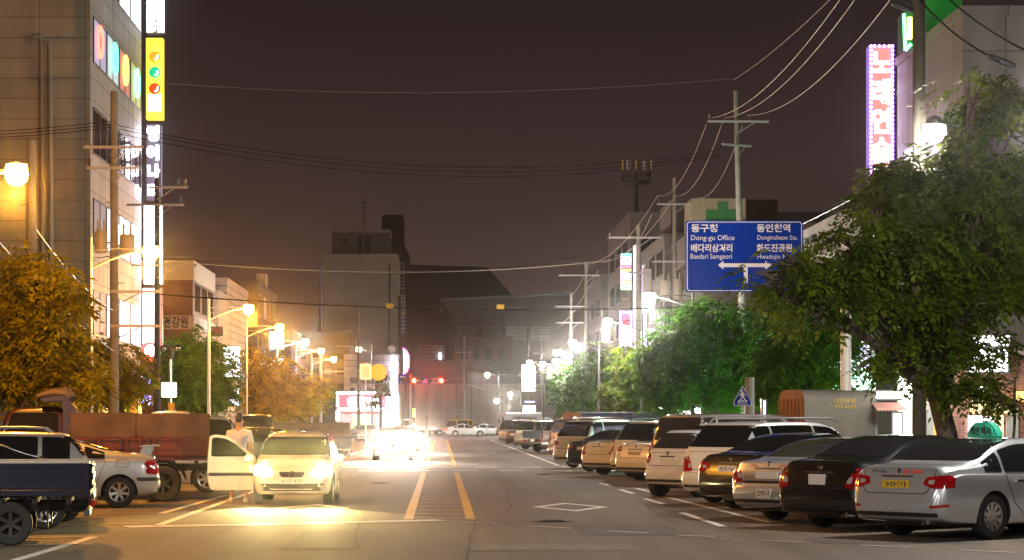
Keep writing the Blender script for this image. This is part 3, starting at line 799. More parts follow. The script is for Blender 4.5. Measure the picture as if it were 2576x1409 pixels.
def tree(name, label, x, Y, fork, lobes, nspray, leaf, seed, m=None, trunk_r=0.16, lean=(0, 0), group=None, gap=0.15, base_z=0.15, per=13, spray=0.55, cat='tree', clear=None):
    t = thing(name, label, cat, (x, Y, base_z), 0, group)
    V, c = foliage(lobes, nspray, leaf, seed, gap, per, spray, clear)
    V = V - np.array([x, Y, base_z])
    nq = len(V) // 4
    me = bpy.data.meshes.new('crown')
    me.vertices.add(len(V)); me.vertices.foreach_set('co', V.ravel())
    me.loops.add(nq * 4); me.loops.foreach_set('vertex_index', np.arange(nq * 4))
    me.polygons.add(nq); me.polygons.foreach_set('loop_start', np.arange(0, nq * 4, 4)); me.polygons.foreach_set('loop_total', np.full(nq, 4))
    me.update(); me.validate(); me.materials.append(m or M_leaf)
    o = bpy.data.objects.new('crown', me); COL.objects.link(o); o.parent = t
    rr = random.Random(seed); mb = MB()
    fp = Vector((lean[0], lean[1], fork - base_z))
    mb.tube([(0, 0, -0.05), (lean[0] * 0.15, lean[1] * 0.2, 0.5), (lean[0] * 0.55 + 0.04, lean[1] * 0.5, fp.z * 0.6), fp], [trunk_r * 1.25, trunk_r, trunk_r * 0.85, trunk_r * 0.8], 12)
    for l in lobes:
        C = Vector((l[0] - x, l[1] - Y, l[2] - base_z))
        mid = fp.lerp(C, 0.5) + Vector((rr.uniform(-.2, .2), rr.uniform(-.2, .2), 0.15 * (C - fp).length * 0.4))
        mb.tube([fp - Vector((0, 0, 0.1)), mid, C], [trunk_r * 0.55, trunk_r * 0.33, trunk_r * 0.15], 7)
        for k in range(11):
            e = C + Vector((rr.gauss(0, 1), rr.gauss(0, 1), rr.gauss(0.1, 0.8))).normalized() * min(l[3], l[5]) * 0.85
            mb.tube([mid.lerp(C, rr.random()), (mid.lerp(C, 0.7) + e) / 2 + Vector((0, 0, 0.1)), e], [trunk_r * 0.16, trunk_r * 0.1, 0.008], 5)
    mb.build('trunk', M_bark, t, smooth=True)
    return t
def LB(*a):
    """lobes given as picture place and radius (px, py, rx px, rz px, Y)"""
    return [(X(p[0], p[4]), p[4], Z(p[1], p[4]), p[2] / F * p[4], p[2] / F * p[4] * 0.9, p[3] / F * p[4]) for p in a]
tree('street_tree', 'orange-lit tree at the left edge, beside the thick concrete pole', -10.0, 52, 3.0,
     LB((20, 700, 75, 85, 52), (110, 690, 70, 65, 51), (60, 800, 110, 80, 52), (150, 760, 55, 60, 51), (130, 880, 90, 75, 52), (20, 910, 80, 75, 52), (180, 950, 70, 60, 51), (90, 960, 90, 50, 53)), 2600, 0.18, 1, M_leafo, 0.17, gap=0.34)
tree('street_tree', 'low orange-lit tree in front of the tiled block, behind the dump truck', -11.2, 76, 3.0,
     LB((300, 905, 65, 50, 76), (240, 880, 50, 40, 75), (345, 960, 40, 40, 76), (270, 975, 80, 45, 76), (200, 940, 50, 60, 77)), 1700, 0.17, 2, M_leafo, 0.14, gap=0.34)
tree('street_tree', 'dark round tree behind the camera pole with the lit box', -11.0, 101, 3.2,
     LB((480, 880, 65, 60, 101), (530, 900, 55, 50, 101), (450, 940, 50, 60, 101), (500, 985, 80, 50, 101), (550, 960, 45, 55, 101)), 1900, 0.2, 3, M_leaf, 0.16, gap=0.1)
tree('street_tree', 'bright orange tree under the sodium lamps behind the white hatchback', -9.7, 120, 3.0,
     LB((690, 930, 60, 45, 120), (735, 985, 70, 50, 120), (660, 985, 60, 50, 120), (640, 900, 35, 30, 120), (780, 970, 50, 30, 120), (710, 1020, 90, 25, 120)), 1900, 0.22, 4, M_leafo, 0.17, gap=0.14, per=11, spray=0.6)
tree('street_tree', 'small green tree beyond the bright orange one', -10.4, 176, 3.0,
     LB((790, 995, 30, 35, 176), (820, 985, 20, 22, 176), (770, 1020, 35, 22, 176)), 500, 0.26, 5, M_leaf, 0.14)
tree('street_tree', 'slender shoot-covered tree in front of the neon restaurant', -5.7, 205, 5.2,
     LB((957, 955, 12, 22, 205), (962, 985, 14, 20, 205), (966, 935, 6, 14, 205), (948, 920, 6, 10, 205), (935, 1010, 10, 8, 205)), 190, 0.3, 6, M_leaf, 0.14)
tree('street_tree', 'farthest roadside tree on the parked-car side, below the row of white lamps', 10.4, 150, 3.0,
     LB((1440, 950, 55, 45, 150), (1500, 930, 60, 70, 149), (1560, 960, 60, 60, 149), (1470, 1000, 80, 40, 150), (1550, 1010, 60, 35, 149), (1410, 990, 28, 40, 150)), 2300, 0.24, 7, M_leaf, 0.17, gap=0.1, per=11, spray=0.7)
tree('street_tree', 'dark tree between the farthest tree and the green-lit one', 10.4, 112, 3.0,
     LB((1585, 900, 50, 45, 112), (1620, 960, 60, 60, 112), (1575, 985, 60, 45, 112), (1640, 1010, 60, 30, 112)), 1500, 0.2, 8, M_leaf2, 0.17, gap=0.12)
tree('street_tree', 'wide green-lit tree below the blue direction sign', 10.8, 86, 3.1,
     LB((1720, 830, 75, 70, 86), (1790, 800, 80, 60, 86), (1690, 900, 80, 65, 86), (1790, 900, 90, 70, 86), (1870, 860, 80, 80, 86), (1740, 970, 100, 50, 86), (1860, 960, 90, 55, 86), (1660, 980, 60, 45, 86), (1940, 850, 80, 75, 85), (1950, 940, 90, 60, 85), (2020, 900, 60, 70, 84), (1650, 900, 45, 50, 86)), 4600, 0.2, 9, M_leaf, 0.19, lean=(-0.5, 0.2), gap=0.26)
tree('street_tree', 'bright green-lit tree behind the white sign pole', 11.9, 70, 3.1,
     LB((2010, 800, 80, 80, 70), (2080, 880, 70, 70, 70), (1980, 900, 80, 70, 70), (2060, 960, 65, 50, 70), (1960, 970, 60, 40, 70), (2120, 800, 50, 70, 70)), 2300, 0.19, 10, M_leaf, 0.16, gap=0.12)
tree('street_tree', 'large dark tree filling the right edge, its branch crossing the blue sign', 10.7, 45.5, 2.3,
     LB((2455, 235, 85, 70, 46), (2500, 330, 90, 90, 46), (2320, 445, 130, 75, 46), (2490, 470, 120, 100, 45), (2250, 470, 75, 85, 46), (2400, 600, 160, 110, 45), (2260, 590, 120, 90, 44), (2530, 640, 90, 110, 46),
        (2290, 740, 130, 75, 45), (2440, 760, 130, 80, 45), (2140, 620, 95, 60, 44), (2050, 680, 90, 55, 43.5), (1962, 660, 70, 44, 43), (1905, 722, 46, 30, 43), (2160, 740, 90, 60, 44), (2040, 790, 75, 45, 43.5), (2330, 860, 110, 60, 45),
        (2470, 870, 60, 40, 45), (2260, 900, 75, 45, 44.5), (2385, 955, 75, 32, 45), (2540, 1020, 28, 30, 44), (2560, 520, 60, 100, 45), (2545, 290, 75, 90, 46), (2400, 330, 60, 50, 46.5), (2570, 400, 60, 90, 46), (1925, 690, 60, 36, 43), (2190, 520, 55, 60, 45)), 9800, 0.15, 11, M_leaf2, 0.25, lean=(-0.35, 0.2), gap=0.42, spray=0.5, clear=(2345, 320, 46))
tree('sapling', 'thin leaning stem behind the taxi roof lamp', 11.6, 44.6, 2.6, LB((2490, 1000, 26, 22, 44.6), (2470, 965, 30, 22, 44.6)), 90, 0.14, 12, M_leaf2, 0.035, lean=(0.1, 0))
# ------------------------------------------------------------------ lamps, poles, wires, signs
C_sod = (1.0, 0.385, 0.045); C_hal = (1.0, 0.94, 0.84)
M_gsod = glow('sodium_lamp', (1.0, 0.38, 0.035), 110); M_ghal = glow('white_lamp', (1.0, 0.95, 0.82), 130)
M_lpole = mat('lamp_pole_paint', (0.50, 0.50, 0.52), 0.4, 0.2); M_lpole2 = mat('lamp_pole_dark', (0.09, 0.09, 0.09), 0.6)
def street_lamp(x, Y, side, kind, label, z=6.55, reach=1.6, watts=None, pole=True, size=1.0):
    """x of the lamp head; the pole stands behind it on the kerb side (side -1 left, 1 right)"""
    t = thing('street_lamp', label, 'street lamp', (x + side * reach, Y, 0.15), 0, 'street lamps along the kerbs')
    px = 0.0; hx = -side * reach
    p = MB(); p.tube([(0, 0, 0), (0, 0, 0.6), (0, 0, z + 0.35)], [0.09, 0.08, 0.05], 12); p.lathe([(0.001, z + 0.4), (0.055, z + 0.36), (0.055, z + 0.3)], (0, 0, 0), 'Z', 12); p.box((0, 0, 0.01), (0.3, 0.3, 0.04))
    LP = M_lpole if (side < 0 and Y < 200) else M_lpole2
    p.build('pole', LP, t, smooth=True)
    a = MB()
    a.tube([(0, 0, z - 0.55), (hx * 0.3, 0, z - 0.32), (hx * 0.65, 0, z - 0.12), (hx * 0.98, 0, z - 0.03)], 0.03, 8)
    a.tube([(0, 0, z - 0.02), (hx * 0.5, 0, z + 0.03), (hx * 0.98, 0, z - 0.02)], 0.02, 8)
    a.tube([(0, 0, z - 0.25), (hx * 0.45, 0, z - 0.2)], 0.014, 6)
    a.build('arm', LP, t, smooth=True)
    h = MB(); n = 14
    h.lathe([(0.001, 0.17), (0.06, 0.15), (0.10, 0.09), (0.12, 0.02), (0.10, 0.0)], (hx * 1.08, 0, z), 'Z', 18)
    hd = h.build('lamp_head', LP, t, smooth=True)
    g = MB(); s = 0.235 * size
    g.lathe([(0.001, -s * 1.3), (s * 0.5, -s * 1.18), (s * 0.88, -s * 0.8), (s, -s * 0.3), (s * 0.85, 0.12), (s * 0.5, s * 0.42), (0.001, s * 0.5)], (hx * 1.08, 0, z - 0.02), 'Z', 20)
    g.build('lamp_glass', M_gsod if kind == 's' else M_ghal, hd, smooth=True)
    w = watts or (2900 if kind == 's' else 2800)
    light('bulb', (hx * 1.08, 0, z - 0.50), C_sod if kind == 's' else C_hal, w, 0.13, parent=t)
    return t
for px, Y, k, lab in ((25, 43, 's', 'sodium lamp at the left edge, nearest of the left row'), (368, 63, 's', 'sodium lamp in front of the vertical white sign'), (618, 95, 's', 'sodium lamp on the pale double-braced arm right of the brick building'),
                      (697, 114, 's', 'sodium lamp above the bright orange tree'), (762, 135, 'h', 'white lamp between the orange ones on the left side'),
                      (803, 152, 's', 'sodium lamp above the long mast arm'), (835, 172, 's', 'farthest orange lamp on the left side')):
    street_lamp(X(px, Y), Y, -1, k, lab, 6.5, watts=3400 if Y < 70 else 3600 if Y < 120 else None)
for px, Y, k, lab in ((1643, 88, 'h', 'white lamp directly left of the blue direction sign'), (1535, 110, 'h', 'white lamp left of the purple framed sign'),
                      (1445, 139, 'h', 'white lamp in front of the yellow lower utility pole'), (1405, 158, 'h', 'white lamp, upper one of the close pair'), (1369, 190, 'h', 'small white lamp above the far white sign boards')):
    street_lamp(X(px, Y), Y, 1, k, lab, 6.6)
street_lamp(X(760, 284), 284, 1, 'h', 'unseen lamp added behind the wide plain grey building to light the tower', 9.0, watts=4500)  # added out of sight to brighten the blank tower
street_lamp(20, 318, 1, 'h', 'unseen lamp added behind the panelled wall to light the sports hall', 9.0, watts=3000)  # added out of sight to brighten the hall front
street_lamp(-8.5, 21, -1, 'h', 'white lamp beside the camera, out of frame on the left', 6.5, watts=2200)
street_lamp(-8.5, -2, -1, 'h', 'white lamp behind the camera on the left', 6.5)
street_lamp(8.5, 14, 1, 'h', 'white lamp beside the camera, out of frame on the right', 6.6, watts=3000)
street_lamp(9.5, 33, 1, 'h', 'white lamp just beyond the right edge, over the taxi', 6.6, 0.6, watts=2600)
for px, py, Y, lab in ((905, 881, 215, 'white lamp on the far utility pole above the restaurant'), (1228, 944, 250, 'far lamp on a curved arm over the junction'), (1285, 993, 262, 'low far lamp before the concrete wall'),
                       (1252, 1010, 240, 'short lamp standing left of the low far lamp'), (1403, 912, 150, 'white lamp, lower one of the close pair'), (1335, 915, 205, 'far white lamp touching the tall lit sign')):
    street_lamp(X(px, Y), Y, 1, 'h', lab, Z(py, Y), 1.2, 1500, size=1.1)
t = thing('pole_lamp', 'big white lamp on the dark pole, shining out of the large dark tree', 'street lamp', (X(2350, 50), 50, 8.0))
mb = MB(); mb.tube([(X(2312, 51) - X(2350, 50), 1.0, 0.3), (0, 0, 0.62)], 0.03, 8); mb.build('bracket', M_lpole2, t, smooth=True)
mb = MB(); mb.lathe([(0.001, 0.70), (0.12, 0.66), (0.2, 0.56), (0.22, 0.48)], (0, 0, 0), 'Z', 18); mb.build('lamp_head', M_lpole2, t, smooth=True)
mb = MB(); mb.lathe([(0.001, 0.06), (0.16, 0.12), (0.27, 0.28), (0.25, 0.46), (0.001, 0.477)], (0, 0, 0), 'Z', 20); mb.build('lamp_glass', M_ghal, t, smooth=True)
light('bulb', (0, -0.1, 0.02), C_hal, 2000, 0.2, parent=t)
M_ins = mat('insulator', (0.10, 0.05, 0.04), 0.3, coat=0.6)
M_xarm = mat('crossarm', (0.45, 0.44, 0.47), 0.5, 0.3)
def pole(x, Y, top, label, r0=0.17, r1=0.11, arms=(), col=None, lean=0.0, name='utility_pole', trans=(), tag_z=None, base=0.15, cage=None):
    t = thing(name, label, 'utility pole', (x, Y, base), 0, 'utility poles along the street')
    p = MB(); p.tube([(0, 0, 0), (lean * 0.5, 0, (top - base) * 0.5), (lean, 0, top - base)], [r0, (r0 + r1) / 2, r1], 14)
    p.build('shaft', col or M_conc, t, smooth=True)
    for (z, x0, x1, ins, rot) in arms:
        a = MB(); c, s = math.cos(rot), math.sin(rot); lx = lean * (z / top)
        M3 = Matrix.Rotation(rot, 3, 'Z')
        a.box((lx + (x0 + x1) / 2 * c, (x0 + x1) / 2 * s - r1 - 0.05, z - base), (x1 - x0, 0.08, 0.09), rot)
        a.tube([(lx, -r1, z - base - 0.5), (lx + x1 * 0.6 * c, x1 * 0.6 * s - r1 - 0.05, z - base)], 0.02, 6)
        ao = a.build('crossarm', M_xarm, t, bevel=0.006)
        for q in ins:
            i = MB(); prof = [(0.001, 0.30), (0.03, 0.29)]
            for k in range(4): prof += [(0.03, 0.26 - k * 0.055), (0.065, 0.24 - k * 0.055), (0.03, 0.225 - k * 0.055)]
            prof += [(0.025, 0.0), (0.001, 0.0)]
            i.lathe(prof, (lx + q * c, q * s - r1 - 0.05, z - base + 0.045), 'Z', 10)
            i.build('insulator', M_ins, ao, smooth=True)
    for (dx, z, r, h) in trans:
        a = MB(); a.lathe([(0.001, h + 0.05), (r * 0.9, h + 0.04), (r, h), (r, 0.03), (r * 0.93, 0), (0.001, 0)], (dx, -0.1, z - base), 'Z', 20)
        for k in (-1, 1): a.tube([(dx + k * r * 0.45, -0.1, z - base + h), (dx + k * r * 0.5, -0.1, z - base + h + 0.42)], [0.05, 0.03], 8)
        a.tube([(0, 0, z - base + h * 0.5), (dx, -0.1, z - base + h * 0.5)], 0.04, 6)
        a.build('transformer', mat('transformer_paint', (0.42, 0.40, 0.34), 0.45), t, smooth=True)
    for k in range(8):
        zz = 2.6 + k * 0.9
        if zz < top - 1: st = MB(); st.tube([(-r0 - 0.14 if k % 2 else 0, 0, zz), (0 if k % 2 else r0 + 0.14, 0, zz)], 0.012, 5); st.build('step_bolt', M_steel, t)
    if tag_z:
        a = MB(); a.box((0, -r0 - 0.012, tag_z - base), (0.26, 0.012, 0.46)); a.build('notice', mat('tag_yellow', (0.72, 0.62, 0.03), 0.5, emit=(0.8, 0.65, 0.02), es=0.0), t)
        text_mesh('카드', 0.13, mat('tag_print', (0.05, 0.2, 0.04)), 'lettering', t, (0, -r0 - 0.02, tag_z - base + 0.06), align='CENTER', bold=0.004)
    return t
PL1 = pole(X(287, 73.5), 73.5, 12.8, 'concrete utility pole with two transformers in front of the tiled block', 0.17, 0.12,
     ((10.9, -1.0, 1.0, (), 0), (10.2, -0.9, 0.9, (-0.8, 0.4, 0.8), 0), (6.05, -0.1, 1.6, (), 0), (4.9, -0.1, 1.6, (), 0)), trans=((-0.42, 7.35, 0.22, 0.7), (0.45, 7.3, 0.26, 0.62)))
pole(X(79, 56), 56, 8.9, 'thick pale concrete pole with a yellow card notice at the left edge', 0.155, 0.12, (), tag_z=3.1 - 0.3)
pole(X(395, 87), 87, 11.4, 'dark utility pole standing just right of the vertical sign tower', 0.14, 0.10,
     ((11.0, -0.3, 1.25, (0.9, 1.15), 0), (10.3, -1.2, 1.1, (-0.5, 0.2, 1.0), 0), (7.9, -1.0, 1.6, (), 0)), col=mat('pole_dark', (0.10, 0.09, 0.085), 0.85, noise=0.2), tag_z=3.2)
PR1 = pole(X(1876, 92), 92, 15.6, 'tall leaning utility pole behind the blue direction sign', 0.18, 0.10,
     ((14.3, -1.25, 1.35, (-1.15, -0.5, 0.55), 0.06), (13.3, -0.8, 0.7, (), 0.5)), lean=-0.42)
pole(X(2312, 51), 51, 14.2, 'nearest dark utility pole rising out of frame beside the big tree', 0.17, 0.14, ((12.95, -0.95, 0.95, (-0.85, -0.4, 0.4), 0),), col=mat('pole_olive', (0.07, 0.062, 0.05), 0.85, noise=0.2))
pole(X(1697, 122), 122, 15.3, 'utility pole rising left of the green cross tower', 0.16, 0.10, ((13.8, -1.0, 1.2, (-0.9, 0.9), 0), (10.6, -1.3, 1.0, (-1.2, -0.4, 0.7), 0)), trans=((-0.5, 8.4, 0.3, 1.1), (0.15, 8.5, 0.25, 1.1)))
pole(X(1606, 118), 118, 12.3, 'grey utility pole right of the coloured light sign', 0.17, 0.12, ((11.6, -1.6, 1.2, (-1.5, -0.7, 0.9), 0), (9.7, -0.7, 0.8, (), 0.5)))
pole(X(1475, 150), 150, 12.6, 'pink-grey utility pole above the far trees', 0.16, 0.11, ((11.7, -1.9, 0.9, (-1.8, -0.9), 0),))
pole(X(1437, 162), 162, 11.2, 'yellow-lit utility pole left of the pink-grey one', 0.16, 0.11, ((10.2, -1.2, 1.3, (-1.1, 1.1), 0), (9.0, -1.1, 0.9, (), 0)))
pole(X(902, 210), 210, 12.4, 'far utility pole carrying the white lamp over the restaurant', 0.17, 0.12, ((10.4, -2.2, 2.0, (), 0), (8.9, -2.2, 2.0, (), 0)), base=0)
pole(X(1168, 272), 272, 12.2, 'far bare utility pole in the middle, before the panelled wall', 0.17, 0.12, ((10.3, -1.0, 1.0, (), 0),), base=0)
pole(X(1362, 275), 275, 13.0, 'faint far utility pole right of the middle one', 0.15, 0.10, ((12.4, -1.2, 1.0, (-1.1, 0.0, 0.9), 0), (10.2, -1.0, 0.6, (), 0)), base=0)
# wires
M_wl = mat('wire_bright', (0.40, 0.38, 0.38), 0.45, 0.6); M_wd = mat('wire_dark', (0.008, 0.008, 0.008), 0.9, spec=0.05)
def wire(a, b, sag, label, r=0.012, m=None, n=28):
    a = Vector(a); b = Vector(b); pts = []
    for k in range(n + 1):
        t = k / n; p = a.lerp(b, t); p.z -= 4 * sag * t * (1 - t); pts.append(p)
    mb = MB(); mb.tube(pts, r, 6); o = mb.build('overhead_wire', m or M_wd, smooth=True)
    return tag(o, label, 'overhead wire', 'overhead wires')
def at(px, py, Y): return (X(px, Y), Y, Z(py, Y))
def W3(p, q, sag, lab, r=0.012, m=None): return wire(at(*p), at(*q), sag, lab, r, m)
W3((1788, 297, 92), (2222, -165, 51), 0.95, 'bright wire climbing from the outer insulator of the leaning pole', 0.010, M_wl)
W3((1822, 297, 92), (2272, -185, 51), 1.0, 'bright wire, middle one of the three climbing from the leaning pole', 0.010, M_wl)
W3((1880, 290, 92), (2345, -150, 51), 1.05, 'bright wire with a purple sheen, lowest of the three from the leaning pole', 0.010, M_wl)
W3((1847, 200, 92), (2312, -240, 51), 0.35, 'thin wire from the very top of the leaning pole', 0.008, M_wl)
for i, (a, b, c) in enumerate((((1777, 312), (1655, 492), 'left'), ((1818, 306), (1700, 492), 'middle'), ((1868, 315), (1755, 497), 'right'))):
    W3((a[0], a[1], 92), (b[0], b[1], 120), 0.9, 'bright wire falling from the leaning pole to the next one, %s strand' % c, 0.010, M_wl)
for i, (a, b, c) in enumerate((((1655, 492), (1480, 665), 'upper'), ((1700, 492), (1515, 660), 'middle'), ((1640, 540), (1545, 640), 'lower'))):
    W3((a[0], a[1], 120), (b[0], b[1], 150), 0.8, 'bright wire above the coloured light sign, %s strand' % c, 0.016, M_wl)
W3((1480, 668, 150), (1435, 745, 162), 0.3, 'short wire joining the pink-grey and yellow-lit poles', 0.016, M_wl)
W3((1505, 680, 150), (1362, 838, 275), 1.4, 'wire running down beyond the yellow-lit pole', 0.016, M_wl)
for k, (y0, y1) in enumerate(((330, 378), (338, 386), (350, 392))):
    W3((297, y0 - 14, 73.5), (1810, y1, 92), 1.05 + 0.05 * k, 'dark wire crossing the sky above the street, %s of three' % ('top', 'middle', 'lowest')[k], 0.012)
W3((362, 205, 100.5), (1845, 198, 92), 0.55, 'faint thin wire highest across the sky', 0.007, mat('wire_faint', (0.2, 0.19, 0.18), 0.5))
W3((397, 740, 87), (1874, 766, 92), 0.40, 'thick dark cable across the street carrying two yellow tags', 0.03)
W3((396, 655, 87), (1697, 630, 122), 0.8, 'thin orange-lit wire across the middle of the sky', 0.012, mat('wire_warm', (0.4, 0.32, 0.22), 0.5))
W3((396, 640, 87), (1476, 640, 150), 1.0, 'thin dark wire just above the orange-lit one', 0.012)
for k, y in enumerate((318, 326, 334)):
    W3((-420, y + 12, 66), (282, y - 14, 73.5), 0.2, 'wire from the left edge to the transformer pole, %s of three' % ('top', 'middle', 'lowest')[k], 0.014)
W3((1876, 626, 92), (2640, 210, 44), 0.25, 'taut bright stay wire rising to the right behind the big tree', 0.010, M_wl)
W3((2310, -5, 51), (2515, 155, 40), 0.15, 'black cable with a splice entering at the top right, lower one', 0.02)
W3((2390, 0, 50), (2700, 170, 40), 0.2, 'black cable at the top right, upper one', 0.02)
W3((-180, 400, 43), (287, 884, 73.5), 0.3, 'orange-lit guy wire beside the thick pale pole', 0.012, M_wl)
W3((80, 562, 56), (287, 782, 73.5), 0.25, 'orange-lit guy wire crossing the tiled wall', 0.012, M_wl)
for k, (y0, y1) in enumerate(((905, 930), (918, 945), (960, 975))):
    W3((1168, y0 + 10, 272), (1437, y1 - 10, 162), 0.5, 'far dark wire over the junction, %s of three' % ('top', 'middle', 'lowest')[k], 0.03)
for px, lab in ((981, 'plain yellow tag hanging on the street cable'), (1259, 'printed yellow tag hanging on the street cable')):
    Y = 87 + (px - 397) / 1477 * 5 - 0.1
    mb = MB(); mb.box(at(px, 769.5 if px < 1000 else 772, Y - 0.15), (0.30, 0.02, 0.19), M=Matrix.Rotation(R(3 if px > 1000 else 0), 3, 'Y'))
    o = mb.build('wire_tag', mat('tag_amber', (0.75, 0.42, 0.02), 0.5)); tag(o, lab, 'tag')
# splice cases on the cable at the top right
for i, (px, py) in enumerate(((2515, 152), (2270, 18))):
    mb = MB(); p = Vector(at(px, py, 41 if i == 0 else 51)); mb.tube([p - Vector((0.25, 0, -0.1)), p - Vector((0.18, 0, -0.07)), p + Vector((0.2, 0, -0.08)), p + Vector((0.3, 0, -0.1))], [0.03, 0.065, 0.065, 0.03], 10)
    tag(mb.build('cable_splice', M_trim, smooth=True), ('black splice case on the cable at the top right edge', 'black splice case beside the top of the dark pole')[i], 'cable splice')

# ---- blue direction sign on its gantry
M_blue = mat('sign_blue', (0.002, 0.035, 0.34), 0.7, spec=0.05); M_sw = mat('sign_white', (0.80, 0.76, 0.78), 0.6, spec=0.1)
sx0, sx1, sz0, sz1, SY = X(1725, 58.6), X(2020, 58.6), Z(735, 58.6), Z(555, 58.6), 58.6
g = thing('sign_gantry', 'white steel pole and arm that carry the blue direction sign', 'sign gantry', (X(2128, 59), 59, 0.15))
mb = MB(); mb.tube([(0, 0, 0), (0, 0, 7.05)], 0.145, 18); mb.build('pole', M_white, g, smooth=True)
mb = MB(); mb.tube([(0, 0, 6.42), (sx0 + 0.4 - X(2128, 59), 0, 6.42)], 0.085, 12); mb.build('arm', M_white, g, smooth=True)
ds = thing('direction_sign', 'large blue Korean direction sign with a white double arrow', 'direction sign', (sx0, SY, sz0))
W_, H_ = sx1 - sx0, sz1 - sz0
mb = MB(); mb.prism(rpoly([(0, 0), (W_, 0), (W_, H_), (0, H_)], 0.08, 4), 0, 0.05, 'Y'); mb.build('panel', M_blue, ds)
mb = MB()
o_ = rpoly([(0.03, 0.03), (W_ - 0.03, 0.03), (W_ - 0.03, H_ - 0.03), (0.03, H_ - 0.03)], 0.08, 4); i_ = rpoly([(0.05, 0.05), (W_ - 0.05, 0.05), (W_ - 0.05, H_ - 0.05), (0.05, H_ - 0.05)], 0.07, 4)
n_ = len(o_); mb.add([(a, -0.004, b) for a, b in o_] + [(a, -0.004, b) for a, b in i_], [(k, (k + 1) % n_, (k + 1) % n_ + n_, k + n_) for k in range(n_)]); mb.build('border', M_sw, ds)
def sgn(t, px0, px1, py, hpx, bold=0.0):
    k = SY / F
    h = hpx * k
    text_mesh(t, h * 1.28, M_sw, 'lettering', ds, ((px0 * k - VX * k) - sx0, -0.006, Z(py, SY) - sz0), width=(px1 - px0) * k, ext=0.002, bold=bold)
sgn('동구청', 1738, 1804, 582, 17, 0.006); sgn('Dong-gu Office', 1737, 1846, 604, 14); sgn('배다리삼거리', 1737, 1841, 632, 17, 0.006); sgn('Baedari Samgeori', 1736, 1840, 651, 14)
sgn('동인천역', 1903, 1987, 582, 17, 0.006); sgn('Dongincheon Sta.', 1904, 2005, 603, 13); sgn('화도진공원', 1903, 1992, 632, 17, 0.006); sgn('Hwadojin Park', 1904, 1995, 651, 13)
def arr(pts): return [(X(a, SY) - sx0, Z(b, SY) - sz0) for a, b in pts]
mb = MB()
mb.prism(arr([(1806, 667), (1820, 656), (1820, 662.5), (1925, 662.5), (1925, 656), (1941, 667), (1925, 678), (1925, 672), (1881, 672), (1881, 712), (1871, 712), (1871, 672), (1820, 672), (1820, 678)]), -0.004, -0.002, 'Y')
mb.build('arrow', M_sw, ds)

# ---- pedestrian crossing sign
t = thing('crossing_sign', 'blue triangular pedestrian crossing sign before the canvas truck', 'road sign', (X(1868, 64), 64, 0.15))
k = 64 / F; cz = Z(1000, 64) - 0.15
mb = MB(); mb.tube([(0.05, 0.05, 0), (0.05, 0.05, cz + 0.25)], 0.035, 10); mb.build('post', M_galv, t, smooth=True)
def tri(s): return rpoly([(-21 * k * s, -20 * k * s), (21 * k * s, -20 * k * s), (21 * k * s, -10 * k * s), (0, 28 * k * s), (-21 * k * s, -10 * k * s)], 0.03, 3)
mb = MB(); mb.prism([(a, b + cz) for a, b in tri(1.06)], -0.01, 0.01, 'Y'); pa = mb.build('panel', M_sw, t)
mb = MB(); mb.prism([(a, b + cz) for a, b in tri(0.98)], -0.016, -0.011, 'Y'); mb.build('face', M_blue, pa)
mb = MB()
def pg(pts): mb.prism([(a * k, b * k + cz) for a, b in pts], -0.022, -0.017, 'Y')
pg([(-2 + 3 * math.cos(a), 17 + 3 * math.sin(a)) for a in np.linspace(0, 5.6, 9)]); pg([(-4, 13), (2, 13), (3, 2), (-3, 2)]); pg([(-3, 2), (0, 2), (-5, -9), (-8, -9)]); pg([(0, 2), (3, 2), (9, -8), (6, -9)]); pg([(1, 12), (3, 11), (9, 4), (7, 3)]); pg([(-4, 12), (-2, 11), (-7, 3), (-9, 4)])
for i in range(3): pg([(-13 + i * 9, -12), (-8 + i * 9, -12), (-6 + i * 9, -7), (-10 + i * 9, -7)])
mb.build('walking_figure', M_sw, pa)
text_mesh('횡단보도', 5.5 * k * 1.3, M_sw, 'lettering', pa, (0, -0.02, cz - 18 * k), width=26 * k, align='CENTER')
mb = MB(); mb.tube([(0, 0, 0), (0, 0, 2.9)], [0.17, 0.14], 14); o = mb.build('concrete_post', M_conc, smooth=True); o.location = (X(1886, 67), 67, 0.15); tag(o, 'short pale concrete pole behind the triangular crossing sign', 'pole')

# ---- camera pole with the lit box (left)
t = thing('camera_pole', 'steel camera pole with two domes and a glowing white box', 'camera pole', (X(428, 74), 74, 0.15))
k = 74 / F
def zz(py): return Z(py, 74) - 0.15
mb = MB(); mb.tube([(0, 0, 0), (0, 0, zz(895))], [0.075, 0.06], 12); mb.build('pole', M_chrome, t, smooth=True)
mb = MB(); mb.tube([(-0.2, 0, zz(872)), (0.2, 0, zz(872))], 0.03, 8); mb.lathe([(0.001, 0.1), (0.09, 0.08), (0.10, -0.1), (0.06, -0.35), (0.001, -0.38)], (0.02, 0, zz(878)), 'Z', 14); mb.build('bracket', M_steel, t, smooth=True)
for sx in (-1, 1):
    mb = MB(); mb.lathe([(0.001, 0.09)] + [(0.11 * math.sin(a), 0.11 * math.cos(a)) for a in np.linspace(0.6, 3.1, 9)], (sx * 0.24, 0, zz(875)), 'Z', 16); mb.build('dome_camera', M_chrome, t, smooth=True)
mb = MB(); mb.box((-0.02, -0.14, zz(981)), (0.50, 0.16, 0.50)); mb.build('lit_box', glow('box_white', (1.0, 0.93, 0.55), 4.5), t, bevel=0.02)
mb = MB(); mb.box((0.06, -0.09, zz(1023)), (0.20, 0.02, 0.26)); mb.build('notice', mat('tag_amber'), t)

